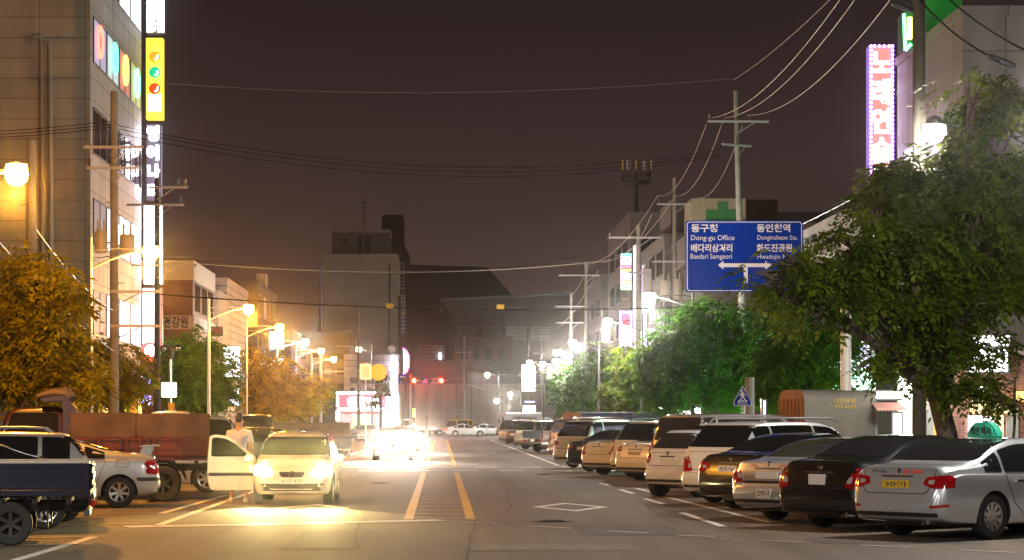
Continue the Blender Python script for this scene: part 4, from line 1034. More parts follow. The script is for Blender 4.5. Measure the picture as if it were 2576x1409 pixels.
# ---- signal arm (left), disc and signals at the junction
def signal_head(t, x, z, col, lit=2, n=3, Yo=0.0, s=1.35):
    mb = MB(); mb.box((x, Yo, z), (0.36 * n * s, 0.2, 0.40 * s)); h = mb.build('signal_head', M_trim, t, bevel=0.03)
    for i in range(n):
        mb = MB(); mb.lathe([(0.001, -0.03), (0.1 * s, -0.028), (0.15 * s, 0.0), (0.15 * s, 0.02)], (x + (i - (n - 1) / 2) * 0.36 * s, Yo - 0.105, z), 'Y', 18)
        mb.build('lens', col if i == lit else M_under, h, smooth=True)
    return h
M_gred = glow('signal_red', (1.0, 0.002, 0.0006), 1500)
t = thing('signal_mast', 'long orange-lit mast arm ending in a round yellow disc', 'signal mast', (X(807, 162), 162, 0.15))
mb = MB(); mb.tube([(0, 0, 0), (0, 0, 6.6)], [0.13, 0.10], 12); mb.build('pole', M_galv, t, smooth=True)
za = Z(935, 162) - 0.15
mb = MB(); mb.tube([(0, 0, za), (4.4, 0, za + 0.05)], [0.08, 0.05], 10); mb.build('arm', M_galv, t, smooth=True)
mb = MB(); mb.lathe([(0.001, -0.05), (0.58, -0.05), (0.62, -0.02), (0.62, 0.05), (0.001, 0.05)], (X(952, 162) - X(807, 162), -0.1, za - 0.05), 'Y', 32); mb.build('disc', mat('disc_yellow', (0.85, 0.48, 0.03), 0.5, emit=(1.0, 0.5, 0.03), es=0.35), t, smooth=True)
t = thing('sign_post', 'thin post with a pale square sign left of the yellow disc', 'sign post', (X(920, 158), 158, 0.15))
mb = MB(); mb.tube([(0, 0, 0), (0, 0, Z(915, 158))], 0.06, 8); mb.build('post', M_galv, t, smooth=True)
mb = MB(); mb.box((0, -0.08, Z(935, 158) - 0.15), (0.86, 0.03, 1.15)); mb.build('panel', M_white, t, bevel=0.01)
mb = MB(); mb.box((0, -0.10, Z(935, 158) - 0.15), (0.5, 0.01, 0.8)); mb.build('face', mat('pale_green', (0.35, 0.55, 0.45)), t)
t = thing('traffic_signal', 'traffic signal with two red lights and turn signs at the junction', 'traffic signal', (X(1033, 214), 214, 0.0))
mb = MB(); mb.tube([(0, 0, 0), (0, 0, 6.3)], [0.10, 0.07], 10); mb.build('pole', M_galv, t, smooth=True)
zs = Z(958, 214)
mb = MB(); mb.tube([(-0.6, 0, zs + 0.05), (3.6, 0, zs + 0.05)], 0.05, 8); mb.build('arm', M_galv, t, smooth=True)
signal_head(t, -0.15, zs, M_gred, 2, 3, -0.2); signal_head(t, X(1110, 214) - X(1033, 214) - 0.49, zs, M_gred, 2, 3, -0.2)
mb = MB(); mb.lathe([(0.001, -0.02), (0.40, -0.02), (0.40, 0.02)], (X(1070, 214) - X(1033, 214), -0.15, zs), 'Y', 24); u = mb.build('turn_sign', M_blue, t, smooth=True)
mb = MB(); c0 = X(1070, 214) - X(1033, 214)
mb.tube([(c0 + 0.12, -0.2, zs - 0.25), (c0 + 0.12, -0.2, zs + 0.1), (c0, -0.2, zs + 0.22), (c0 - 0.12, -0.2, zs + 0.1), (c0 - 0.12, -0.2, zs - 0.1)], 0.035, 6); mb.prism([(c0 - 0.25, zs - 0.05), (c0 + 0.01, zs - 0.05), (c0 - 0.12, zs - 0.27)], -0.21, -0.19, 'Y'); mb.build('turn_arrow', M_sw, u)
mb = MB(); mb.box((X(1022, 214) - X(1033, 214) - 0.35, -0.15, zs + 0.15), (0.85, 0.04, 0.95)); u = mb.build('turn_sign', M_blue, t)
mb = MB(); c0 = X(1022, 214) - X(1033, 214) - 0.35; mb.tube([(c0 + 0.22, -0.2, zs), (c0 + 0.22, -0.2, zs + 0.38), (c0 - 0.1, -0.2, zs + 0.38)], 0.035, 6); mb.prism([(c0 - 0.08, zs + 0.25), (c0 - 0.08, zs + 0.51), (c0 - 0.3, zs + 0.38)], -0.21, -0.19, 'Y'); mb.build('turn_arrow', M_sw, u)
text_mesh('비보호', 0.2, M_sw, 'lettering', u, (c0, -0.18, zs - 0.25), align='CENTER', width=0.6)
mb = MB(); mb.box((X(1090, 214) - X(1033, 214) + 0.1, -0.32, zs - 0.02), (0.72, 0.02, 0.5)); u = mb.build('plate', mat('plate_pink', (0.6, 0.4, 0.4)), t)
text_mesh('신호시', 0.22, mat('ink_red', (0.5, 0.03, 0.03)), 'lettering', u, (X(1090, 214) - X(1033, 214) + 0.1, -0.34, zs - 0.1), align='CENTER', width=0.6)
# yellow lit marker post and island bollard
mb = MB(); mb.tube([(0, 0, 0.1), (0, 0, 1.5)], 0.12, 10); mb.tube([(0, 0, 2.1), (0, 0, 2.9)], 0.12, 10)
o = mb.build('marker_post', glow('marker_yellow', (1.0, 0.75, 0.08), 4), smooth=True); o.location = (X(1041, 208), 208, 0); tag(o, 'glowing yellow marker post on the traffic island', 'marker post')
mb = MB(); mb.box((0, 0, 0.95), (0.35, 0.3, 1.9)); mb.box((0, 0, 2.05), (0.4, 0.35, 0.5)); o = mb.build('bollard', M_conc, bevel=0.04); o.location = (X(1073, 206), 206, 0); tag(o, 'stone island post in front of the white lorry', 'bollard')

# ------------------------------------------------------------------ buildings
M_frame = mat('window_frame', (0.10, 0.10, 0.10), 0.4, 0.4)
M_wdark = mat('window_dark', (0.02, 0.02, 0.025), 0.08, coat=0.5)
M_lit = glow('window_lit', (0.86, 0.84, 1.0), 2.6); M_litw = glow('window_warm', (1.0, 0.72, 0.38), 1.5); M_litd = glow('window_dim', (0.62, 0.50, 0.62), 0.30)
def window(b, face, u0, u1, z0, z1, w, pane=None, mull=1, name='window', depth=0.05):
    """face 'S': wall facing the camera at y=w;  'E': wall facing +x at x=w;  'W': facing -x.  u along the wall, in world units"""
    pane = pane or M_wdark
    s = {'S': -1, 'E': 1, 'W': -1}[face]
    def bx(mb, a0, a1, c0, c1, d0, d1):
        if face == 'S': mb.b2(a0, a1, w + s * d0, w + s * d1, c0, c1)
        else: mb.b2(w + s * d0, w + s * d1, a0, a1, c0, c1)
    L = b.location
    fr = MB(); t = 0.06
    bx(fr, u0, u1, z1 - t, z1, 0.003, depth); bx(fr, u0, u1, z0, z0 + t, 0.003, depth)
    bx(fr, u0, u0 + t, z0 + t, z1 - t, 0.003, depth); bx(fr, u1 - t, u1, z0 + t, z1 - t, 0.003, depth)
    for k in range(1, mull + 1):
        c = u0 + (u1 - u0) * k / (mull + 1); bx(fr, c - t / 2, c + t / 2, z0 + t, z1 - t, 0.003, depth)
    f = fr.build(name, M_frame, b); f.location = -L
    p = MB(); bx(p, u0 + 0.01, u1 - 0.01, z0 + 0.01, z1 - 0.01, 0.0045, depth * 0.4)
    q = p.build('pane', pane, f)
    return f
def block(name, label, x0, x1, y0, y1, z1, m, parapet=0.35, pm=None, cat='building', z0=0.0):
    t = thing(name, label, cat, ((x0 + x1) / 2, (y0 + y1) / 2, 0))
    mb = MB(); mb.b2(x0, x1, y0, y1, z0 - 0.1, z1); w = mb.build('wall', m, t); w.location = -t.location
    if parapet:
        mb = MB(); e = 0.06
        for a in ((x0 - e, x1 + e, y0 - e, y0 + 0.15), (x0 - e, x1 + e, y1 - 0.15, y1 + e), (x0 - e, x0 + 0.15, y0 + 0.153, y1 - 0.153), (x1 - 0.15, x1 + e, y0 + 0.153, y1 - 0.153)): mb.b2(*a, z1 + 0.003, z1 + parapet)
        w = mb.build('parapet', pm or m, t); w.location = -t.location
    return t
def put(mb, name, m, b, **k):
    o = mb.build(name, m, b, **k); o.location = -b.location; return o
M_tileA = tilemat('cladding_beige', (0.47, 0.43, 0.37), (0.24, 0.21, 0.175), 1.8, 0.80, 0.017, var=0.05)
M_sideA = tilemat('cladding_grey', (0.42, 0.40, 0.42), (0.15, 0.14, 0.15), 1.4, 0.9, 0.022, var=0.05)
A = block('office_block', 'tall tiled corner block with lit window bands and vertical signs', -34, -13.85, 86, 100.6, 24.5, M_tileA)
mb = MB(); mb.b2(-13.848, -13.80, 86.02, 100.58, 4.3, 24.5); put(mb, 'side_cladding', M_sideA, A)
M_sg = [glow('poster_%d' % i, c, s) for i, (c, s) in enumerate((((0.70, 0.66, 0.95), 0.6), ((0.78, 0.92, 0.95), 0.75), ((0.95, 0.30, 0.22), 0.6), ((0.80, 0.78, 0.22), 0.65)))]
for k in range(5):
    zb = 5.1 + 3.6 * k; zt_ = zb + 1.85
    for j in range(4):
        u0 = 86.6 + j * 3.45; u1 = u0 + 3.3
        if k == 0: pm = M_litd if j < 1 else M_lit
        elif k == 1: pm = M_litd if j == 0 else M_lit
        elif k == 2: pm = M_wdark if j < 2 else M_glass2
        elif k == 3: pm = M_sg[j]
        else: pm = M_wdark if j < 2 else M_lit
        window(A, 'E', u0, u1, zb, zt_, -13.80, pm, 1)
# ring decorations in the club windows
for j, (u, col) in enumerate(((87.9, (1, 0.08, 0.05)), (91.9, (0.05, 0.9, 0.4)), (95.0, (1, 0.35, 0.05)), (98.6, (0.1, 0.9, 0.45)))):
    for r_ in (0.62,):
        mb = MB(); pts = [(-13.70, u + r_ * 0.85 * math.cos(a), 16.95 + r_ * math.sin(a)) for a in np.linspace(0, 2 * math.pi, 25)]
        mb.tube(pts, 0.06, 6); put(mb, 'neon_ring', glow('ring%d' % j, col, 8), A)
        mb = MB(); mb.lathe([(0.001, 0.02), (r_ * 0.55, 0.0)], (-13.74, u + 0.2, 16.95), 'X', 16); put(mb, 'poster_spot', glow('spot%d' % j, tuple(0.5 * c + 0.1 for c in col), 1.0), A)
mb = MB()
for px in (101, 122):
    x_ = X(px, 85.8); z1 = Z(98 if px == 101 else 115, 85.8)
    mb = MB(); mb.tube([(x_ - 0.25, 85.85, z1 + 0.1), (x_, 85.85, z1 + 0.1), (x_ + 0.05, 85.85, z1 - 0.1), (x_ + 0.12, 85.85, 4)], 0.10, 10); put(mb, 'drain_pipe', mat('pipe_paint', (0.42, 0.38, 0.33), 0.4), A, smooth=True)
mb = MB(); mb.b2(-13.79, -13.2, 86.1, 100.4, 3.9, 4.15); put(mb, 'canopy', M_steel, A)
mb = MB(); mb.b2(-13.79, -13.72, 88, 100.2, 0.3, 3.8); put(mb, 'shop_front', glow('shop_amber', (1.0, 0.62, 0.12), 1.6), A)
mb = MB(); mb.b2(-13.79, -13.55, 91, 94, 9.15, 9.95); put(mb, 'lit_sign', glow('sign_warm', (1.0, 0.95, 0.75), 4), A)
# yellow and orange shop boards seen through the leaves, on the kerb
for i, (p0, p1, q0, q1, Y, c, s, lab) in enumerate(((278, 330, 1000, 1040, 84.5, (1.0, 0.85, 0.05), 2.0, 'glowing yellow shop board behind the dump truck'), (325, 343, 940, 1040, 84, (1.0, 0.35, 0.02), 1.2, 'narrow orange lit panel beside the yellow shop board'))):
    t = thing('shop_board', lab, 'shop sign', (X((p0 + p1) / 2, Y), Y, Z(q1 + 20, Y)))
    mb = MB(); mb.b2(X(p0, Y), X(p1, Y), Y, Y + 0.2, Z(q1, Y), Z(q0, Y)); put(mb, 'face', glow('brd%d' % i, c, s), t)
    mb = MB(); mb.b2(X(p0, Y) - 0.04, X(p1, Y) + 0.04, Y + 0.203, Y + 0.3, Z(q1, Y) - 0.05, Z(q0, Y) + 0.04); mb.b2(X(p0 + 5, Y), X(p0 + 10, Y), Y + 0.25, Y + 0.33, 0.1, Z(q1, Y)); put(mb, 'frame', M_frame, t)
    if i == 0: text_mesh('노래', 0.42, glow('ink_white', (1, 1, 0.8), 5), 'lettering', t, (0, -0.02, Z(q1 - 12, Y) - t.location.z), align='CENTER', width=0.6)

# ---- vertical signs
def vsign(name, label, px0, px1, py0, py1, Y, face, depth=0.35, frame=None, text=None, tcol=None, th=None, border=None, bcol=None, side=None, bold=0.012, off=0.5, twx=0.8):
    x0, x1, z0, z1 = X(px0, Y), X(px1, Y), Z(py1, Y), Z(py0, Y)
    t = thing(name, label, 'lit sign', (x0, Y, z0))
    w, h = x1 - x0, z1 - z0
    mb = MB(); mb.b2(0, w, 0.02, depth, 0, h); mb.build('box', frame or M_frame, t, bevel=0.02)
    mb = MB(); mb.b2(0.03, w - 0.03, 0.0, 0.017, 0.03, h - 0.03); mb.build('face', face, t)
    mb = MB(); sw = w if x0 < 0 else 0
    mb.b2(w - 0.01 if x0 < 0 else -0.25, w + 0.25 if x0 < 0 else 0.0, depth * 0.4, depth * 0.6, h * 0.2, h * 0.2 + 0.08)
    if text:
        n = len(text); th = th or h / n * 0.8
        for i, ch in enumerate(text):
            if ch == ' ': continue
            zc = h * (1 - (i + off) / n)
            text_mesh(ch, th * 1.15, tcol[i % len(tcol)] if isinstance(tcol, (list, tuple)) else tcol, 'letter', t, (w / 2, -0.012, zc - th * 0.42), align='CENTER', width=w * twx, ext=0.01, bold=bold)
    if border:
        nz = min(38, max(4, int(h / 0.14))); nx = max(3, int(w / 0.14)); b0 = None
        spots = [(xx, 0.04 + (h - 0.08) * i / nz) for i in range(nz + 1) for xx in (0.05, w - 0.05)] + [(w * i / nx, q) for i in range(1, nx) for q in (0.04, h - 0.04)]
        for (xx, q) in spots:
            if b0 is None:
                mb = MB(); mb.lathe([(0.001, -0.04), (0.03, -0.03), (0.042, 0.0), (0.03, 0.02)], (0, 0, 0), 'Y', 10); b0 = mb.build('bulb', bcol, t, smooth=True); ob = b0
            else: ob = b0.copy(); COL.objects.link(ob)
            ob.location = (xx, -0.02, q)
    if side:
        mb = MB(); mb.b2(-0.03 if x0 > 0 else w + 0.003, -0.003 if x0 > 0 else w + 0.03, 0.05, depth - 0.03, 0.05, h - 0.05); mb.build('side_face', side, t)
    return t
g_w = glow('sign_white_hot', (0.92, 0.95, 1.0), 10.0); g_w2 = glow('sign_white_soft', (0.95, 0.90, 1.0), 7)
vsign('vertical_sign', 'topmost white lit box sign with the number 903', 368, 414, -60, 83, 101, g_w, 0.5, text='        903', tcol=mat('ink_dark', (0.02, 0.05, 0.06)), th=0.18, off=0.6, twx=0.3)
tl = vsign('vertical_sign', 'yellow lit box sign with three coloured balls like a traffic light', 367, 410, 95, 300, 101, glow('sign_yellow', (1.0, 0.86, 0.03), 3.0), 0.5, frame=glow('sign_yellow_edge', (1.0, 0.80, 0.02), 1.4))
kk = 101 / F
for py, c in ((143, (1.0, 0.36, 0.02)), (182, (0.0, 0.55, 0.28)), (223, (0.90, 0.05, 0.01))):
    mb = MB(); mb.lathe([(0.001, -0.16)] + [(15 * kk * math.sin(a), -0.16 * math.cos(a)) for a in np.linspace(0.25, 1.57, 8)], (22 * kk, 0, (300 - py) * kk), 'Y', 24)
    b_ = mb.build('ball', mat('ball%d' % py, c, 0.3, emit=c, es=0.9), tl, smooth=True)
    mb = MB(); mb.tube([((22 + 9 * math.cos(a)) * kk, -0.17, (300 - py + 9 * math.sin(a)) * kk) for a in np.linspace(-1.3, 0.3, 8)], 0.03, 6); mb.build('highlight', g_w, b_)
mb = MB(); mb.b2(4 * kk, 39 * kk, -0.02, -0.005, 20 * kk, 62 * kk); mb.build('white_panel', glow('panel_cream', (1.0, 0.97, 0.75), 2.6), tl)
text_mesh('포켓', 0.32, mat('ink_brown', (0.2, 0.12, 0.0)), 'lettering', tl, (22 * kk, -0.01, 186 * kk), align='CENTER', width=34 * kk)
vsign('vertical_sign', 'dark box sign with white glowing letters under the yellow one', 367, 404, 312, 505, 100.9, glow('face_violet_glare', (0.40, 0.34, 0.75), 0.22), 0.4, text='영어나라', tcol=glow('letter_white', (0.90, 0.85, 1.0), 40), th=0.62, bold=0.03, side=glow('edge_violet', (0.5, 0.45, 0.8), 0.4))  # faint violet face and edge stand in for the glare of the letters
vsign('vertical_sign', 'long blank white lit box sign with a blue top, beside a sodium lamp', 361, 396, 511, 716, 100.9, g_w, 0.45, side=glow('edge_orange', (1.0, 0.5, 0.25), 2.5))
vsign('vertical_sign', 'lowest blank white lit box sign above the red round one', 358, 394, 724, 868, 100.9, g_w2, 0.45, side=glow('edge_red', (1.0, 0.12, 0.08), 1.5))
vsign('strip_sign', 'thin white and orange lit strip right of the dark utility pole', 401, 410, 511, 716, 103, glow('strip_wo', (1.0, 0.80, 0.75), 8), 0.3)
vsign('strip_sign', 'thin red lit strip under the white and orange one', 401, 408, 724, 872, 103, glow('strip_r', (1.0, 0.16, 0.14), 2.5), 0.3)
t = thing('round_sign', 'round red and white lit sign below the white sign tower', 'lit sign', at(375, 885, 100.7))
mb = MB(); mb.lathe([(0.001, -0.02), (0.42, -0.02), (0.45, 0.02), (0.45, 0.2)], (0, 0, 0), 'Y', 24); mb.build('face', glow('round_red', (1.0, 0.08, 0.08), 2.5), t, smooth=True)
mb = MB(); mb.lathe([(0.001, -0.05), (0.26, -0.045), (0.28, -0.02)], (0.06, 0, 0.05), 'Y', 9); mb.build('motif', g_w, t)
for i, (y0, y1, lab) in enumerate(((943, 972, 'upper'), (988, 1022, 'lower'))):
    t = vsign('dotted_sign', '%s of the two blue and violet dotted light panels' % lab, 354, 382, y0, y1, 88, M_trim, 0.15)
    rr = random.Random(i)
    for j in range(26):
        mb = MB(); c = rr.choice([(0.15, 0.2, 1.0), (0.3, 0.5, 1.0), (0.7, 0.75, 1.0), (0.35, 0.15, 1.0)])
        mb.lathe([(0.001, -0.03), (rr.uniform(0.02, 0.05), 0.0)], (rr.uniform(0.05, 0.4), 0, rr.uniform(0.05, (y1 - y0) * 88 / F - 0.05)), 'Y', 8)
        mb.build('light_dot', glow('dot%d' % (int(c[0] * 100)), c, 6), t)

# ---- left row beyond
M_brick = tilemat('brick_red', (0.20, 0.095, 0.065), (0.22, 0.18, 0.15), 0.24, 0.08, 0.008, off=0.5, var=0.2)
M_cream = mat('render_cream', (0.42, 0.37, 0.32), 0.85, noise=0.12, nscale=0.6); M_grey = mat('render_grey', (0.135, 0.122, 0.113), 0.85, noise=0.14, nscale=0.5)
M_dk = mat('render_dark', (0.10, 0.085, 0.085), 0.85, noise=0.2, nscale=0.5); M_shut = tilemat('shutter_panels', (0.36, 0.34, 0.33), (0.14, 0.13, 0.13), 6, 0.5, 0.05)
B = block('brick_building', 'brick building with a white parapet and dark Korean lettering', -30, X(485, 127), 127, 139, 9.9, M_brick, 1.15, M_cream)
mb = MB(); mb.b2(-30, X(485, 127) + 0.05, 126.9, 126.997, 7.0 + 0.05, 7.75 + 0.1); mb.b2(X(485, 127) + 0.003, X(485, 127) + 0.08, 127, 139, 7.0, 7.85); put(mb, 'sign_band', M_cream, B)
o = text_mesh('건강원', 0.72, mat('ink_navy', (0.05, 0.04, 0.08)), 'lettering', B, bold=0.02, width=1.45); o.location = Vector((X(409, 126.8), 126.86, 7.2)) - B.location
for k in range(2):
    for j in range(3):
        window(B, 'E', 128 + j * 3.6, 130.6 + j * 3.6, 1.9 + k * 6.2 + (0 if k else 2.2), 3.6 + k * 6.2 + (0 if k else 2.6), X(485, 127) + 0.005, M_wdark)
B2 = block('shop_building', 'cream two-step building right of the brick one', -30, X(549, 142), 142, 148, 10.0, M_cream, 0.2)
B3 = block('shop_building', 'pale slatted building with an orange-lit corner behind the double-armed lamp', -30, X(571, 150), 150, 166, 11.3, M_shut, 0.25, M_cream)
for j in range(4): window(B3, 'E', 151 + j * 3.6, 153.8 + j * 3.6, 4.6, 7.0, X(571, 150) + 0.005, M_wdark, 1)
B4 = block('shop_building', 'brown flat-roofed building behind the first two orange lamps', -30, -14.3, 170, 190, 12.4, M_dk, 0.3)
mb = MB(); mb.b2(-15.4, -14.6, 182, 184, 12.7, 14.0); put(mb, 'roof_tank', M_cream, B4)
for k in range(3):
    for j in range(4): window(B4, 'E', 171 + j * 4.6, 174 + j * 4.6, 4.2 + k * 2.9, 5.9 + k * 2.9, -14.295, M_litd if (k + j) % 3 == 0 else M_wdark, 1)
B5 = block('shop_building', 'low plain building filling the gap left of the junction', -26, X(745, 205) , 198, 212, Z(838, 205), M_grey, 0.15)
B6 = block('shop_building', 'wide plain grey building behind the white lamp', X(742, 276), X(880, 276), 276, 290, Z(838, 276), M_grey, 0.2)
for k in range(3):
    for j in range(4): window(B6, 'S', X(752 + j * 32, 276), X(770 + j * 32, 276), Z(905 + k * 38, 276), Z(888 + k * 38, 276), 276, M_litd if (j * k) == 2 else M_wdark, 1)
for i, (p0, p1, q0, q1, Y, c, s, lab) in enumerate(((561, 602, 872, 948, 138, (1, 0.95, 0.98), 4.5, 'tall white lit sign beside the dark tree'), (575, 602, 978, 992, 138, (0.9, 0.92, 1), 4, 'small white lit sign, upper one under the tall sign'), (575, 600, 1003, 1021, 138, (0.7, 0.8, 1), 4, 'small bluish lit sign, lower one under the tall sign'),
        (680, 713, 835, 878, 165, (1, 0.9, 0.8), 4.5, 'white lit sign right behind the second orange lamp'), (655, 713, 902, 920, 150, (1, 0.97, 0.85), 4.5, 'wide white lit sign on top of the bright orange tree'), (533, 558, 824, 842, 130, (0.35, 0.03, 0.02), 0.35, 'dim red sign board left of the tall white sign'), (572, 592, 1022, 1034, 137, (1, 0.5, 0.25), 1.2, 'orange lit awning strip behind the man'))):
    t = thing('shop_sign', lab, 'shop sign', at(p0, q1, Y))
    mb = MB(); mb.b2(X(p0, Y), X(p1, Y), Y, Y + 0.05, Z(q1, Y), Z(q0, Y)); put(mb, 'face', glow('ss%d' % i, c, s), t)
    mb = MB(); mb.b2(X(p0, Y) - 0.06, X(p1, Y) + 0.06, Y + 0.053, Y + 0.4, Z(q1, Y) - 0.06, Z(q0, Y) + 0.06); put(mb, 'frame', M_frame, t)
    if i in (0, 4):
        rr = random.Random(i); mb = MB()
        for j in range(5): mb.b2(X(p0 + 3, Y), X(p1 - 4 - rr.random() * 12, Y), Y - 0.012, Y - 0.002, Z(q0 + (j + 0.62) * (q1 - q0) / 5, Y), Z(q0 + (j + 0.5) * (q1 - q0) / 5, Y))
        put(mb, 'print', mat('ink_grey', (0.15, 0.15, 0.2), emit=(0.6, 0.5, 0.6), es=0.6), t)

# ---- centre: blank tower, dark silhouette, hall, wall, restaurant
T = block('apartment_block', 'tall blank-walled block with a rooftop room in the middle distance', X(815, 300), X(1000, 300), 300, 318, Z(645, 300), mat('render_olive', (0.52, 0.48, 0.40), 0.9, noise=0.10, nscale=0.3), 0.35)
mb = MB(); mb.b2(X(835, 302), X(980, 302), 302, 312, Z(643, 302), Z(580, 302)); put(mb, 'rooftop_room', M_grey, T)
mb = MB(); mb.b2(X(833, 301), X(982, 301), 301.5, 312.5, Z(584, 301), Z(577, 301)); put(mb, 'room_cornice', M_cream, T)
mb = MB(); mb.b2(X(1001, 299), X(1018, 299), 302, 316, -0.1, Z(740, 299)); put(mb, 'stair_tower', M_grey, T)
for a in ((860, 875, 598, 612), (898, 912, 593, 640), (915, 934, 593, 640)):
    window(T, 'S', X(a[0], 302), X(a[1], 302), Z(a[3], 302), Z(a[2], 302), 302, M_wdark, 0)
mb = MB(); mb.tube([(X(980, 299.8), 299.85, Z(665, 300)), (X(980, 299.8), 299.85, 4)], 0.12, 8); put(mb, 'drain_pipe', M_grey, T)
mb = MB()
for q in range(8): mb.b2(X(1003, 299), X(1016, 299), 301.8, 301.9, Z(660 + q * 9, 299), Z(658.6 + q * 9, 299))
mb.b2(X(1003, 299), X(1004, 299), 301.8, 301.9, Z(735, 299), Z(650, 299)); mb.b2(X(1015, 299), X(1016, 299), 301.8, 301.9, Z(735, 299), Z(650, 299)); put(mb, 'ladder_cage', M_xarm, T)
mb = MB(); x_ = X(915, 305); mb.tube([(x_, 305, Z(580, 305)), (x_, 305, Z(508, 305))], 0.07, 6)
for q in (511, 522, 540, 555): mb.tube([(x_ - 0.5, 305, Z(q, 305)), (x_ + 0.5, 305, Z(q, 305))], 0.04, 5)
put(mb, 'aerial', M_steel, T)
mb = MB(); mb.tube([(0, 0, 0), (0, 0, 23)], [0.32, 0.2], 12); mb.lathe([(0.001, 23.4), (0.35, 23.3), (0.35, 22.9), (0.2, 22.8)], (0, 0, 0), 'Z', 12)
o = mb.build('mast', mat('mast_paint', (0.38, 0.34, 0.42), 0.6), smooth=True); o.location = (X(807, 296), 296, 0); tag(o, 'tall lilac-grey mast standing left of the blank tower', 'mast')
for i, (q0, q1, lab, c) in enumerate(((742, 792, 'vertical dull white board on the tower edge, with dark marks', (0.42, 0.38, 0.36)), (795, 850, 'vertical blue board under the dull white one', (0.05, 0.09, 0.30)))):
    t = thing('vertical_board', lab, 'sign board', at(1008, q1, 298)); mb = MB(); mb.b2(X(1009, 298), X(1019, 298), 298, 298.3, Z(q1, 298), Z(q0, 298)); put(mb, 'panel', mat('vb%d' % i, c), t)
    mb = MB()
    for j in range(5): mb.b2(X(1011, 298), X(1017, 298), 297.98, 297.996, Z(q0 + 6 + j * 9, 298), Z(q0 + 3 + j * 9, 298))
    put(mb, 'marks', M_trim if i == 0 else M_sw, t)
Q = thing('apartment_tower', 'dark far slab with a slanting shoulder behind the blank tower', 'building', (X(1100, 480), 480, 0))
mb = MB(); mb.prism([(X(960, 480), 0), (X(960, 480), Z(545, 480)), (X(967, 480), Z(540, 480)), (X(1014, 480), Z(540, 480)), (X(1014, 480), Z(612, 480)), (X(1030, 480), Z(640, 480)), (X(1030, 480), Z(665, 480)), (X(1225, 480), Z(672, 480)), (X(1285, 480), Z(738, 480)), (X(1285, 480), 0)], 480, 500, 'Y')
put(mb, 'wall', mat('slab_dark', (0.07, 0.053, 0.06), 0.9), Q)
mb = MB(); mb.b2(X(962, 478), X(965, 478), 479, 479.9, Z(600, 478), Z(540, 478)); put(mb, 'fin', M_dk, Q)
H = thing('sports_hall', 'wide low hall with sweeping eaves and louvred upper windows', 'building', (X(1270, 340), 340, 0))
mb = MB(); mb.prism([(X(1132, 340), 0), (X(1132, 340), Z(790, 340)), (X(1110, 340), Z(755, 340)), (X(1260, 340), Z(742, 340)), (X(1440, 340), Z(738, 340)), (X(1440, 340), 0)], 340, 380, 'Y'); put(mb, 'wall', mat('hall_wall', (0.17, 0.15, 0.135), 0.9, noise=0.1, nscale=0.3), H)
mb = MB(); mb.prism([(X(1105, 339), Z(756, 339)), (X(1112, 339), Z(752, 339)), (X(1440, 339), Z(737, 339)), (X(1440, 339), Z(741, 339))], 338, 381, 'Y'); put(mb, 'roof_edge', mat('roof_blue', (0.22, 0.26, 0.33), 0.5), H)
for j in range(4):
    mb = MB(); a0 = 1150 + j * 62
    for q in range(7): mb.b2(X(a0, 339.9), X(a0 + 50, 339.9), 339.8, 339.96, Z(823 + q * 5 + 2.4, 340), Z(823 + q * 5, 340))
    put(mb, 'louvre', mat('louvre_paint', (0.38, 0.35, 0.32), 0.6), H)
    if j < 3:
        mb = MB(); mb.b2(X(a0 + 56, 339.5), X(a0 + 60, 339.5), 339.2, 339.9, 0, Z(770, 340)); put(mb, 'pilaster', M_grey, H)
H2 = block('brown_building', 'dark reddish flat building left of the hall, above the red signals', X(1030, 318), X(1120, 318), 318, 330, Z(862, 318), mat('render_maroon', (0.12, 0.06, 0.06), 0.9), 0.3)
mb = MB(); mb.b2(X(1050, 317), X(1120, 317), 317.6, 317.99, Z(905, 317), Z(868, 317)); put(mb, 'panel_band', M_shut, H2)
mb = MB(); mb.b2(X(1105, 317), X(1109, 317), 317.3, 317.58, Z(905, 317), Z(888, 317)); put(mb, 'lit_tube', g_w2, H2)
H3 = block('brown_building', 'dim brown building behind the middle utility pole', X(1142, 325), X(1290, 325), 325, 335, Z(850, 325), mat('render_brown', (0.12, 0.085, 0.07), 0.9, noise=0.2, nscale=0.3), 0.2)
for j in range(4): window(H3, 'S', X(1160 + j * 30, 325), X(1178 + j * 30, 325), Z(905, 325), Z(878, 325), 325, M_wdark, 0)
M_wall = tilemat('wall_panels', (0.42, 0.38, 0.33), (0.22, 0.19, 0.17), 2.0, 9.0, 0.05, var=0.07)
Wl = thing('railway_wall', 'long pale panelled wall along the railway behind the junction', 'wall', (X(1220, 290), 290, 0))
mb = MB(); mb.b2(X(1043, 290), X(1600, 290), 290, 290.4, -0.1, Z(965, 290)); put(mb, 'lower_wall', M_wall, Wl)
mb = MB(); mb.b2(X(1043, 290), X(1600, 290), 290.1, 290.3, Z(965, 290) + 0.004, Z(905, 290)); put(mb, 'sound_screen', tilemat('screen_panels', (0.12, 0.11, 0.10), (0.10, 0.09, 0.085), 4.0, 1.0, 0.06), Wl)
mb = MB(); mb.b2(X(1043, 289), X(1600, 289), 289.5, 289.7, Z(1043, 289), Z(1040, 289))
for q in range(24): mb.b2(X(1130 + q * 16, 289), X(1131 + q * 16, 289), 289.5, 289.62, 0, Z(1030, 289))
put(mb, 'railing', M_xarm, Wl)
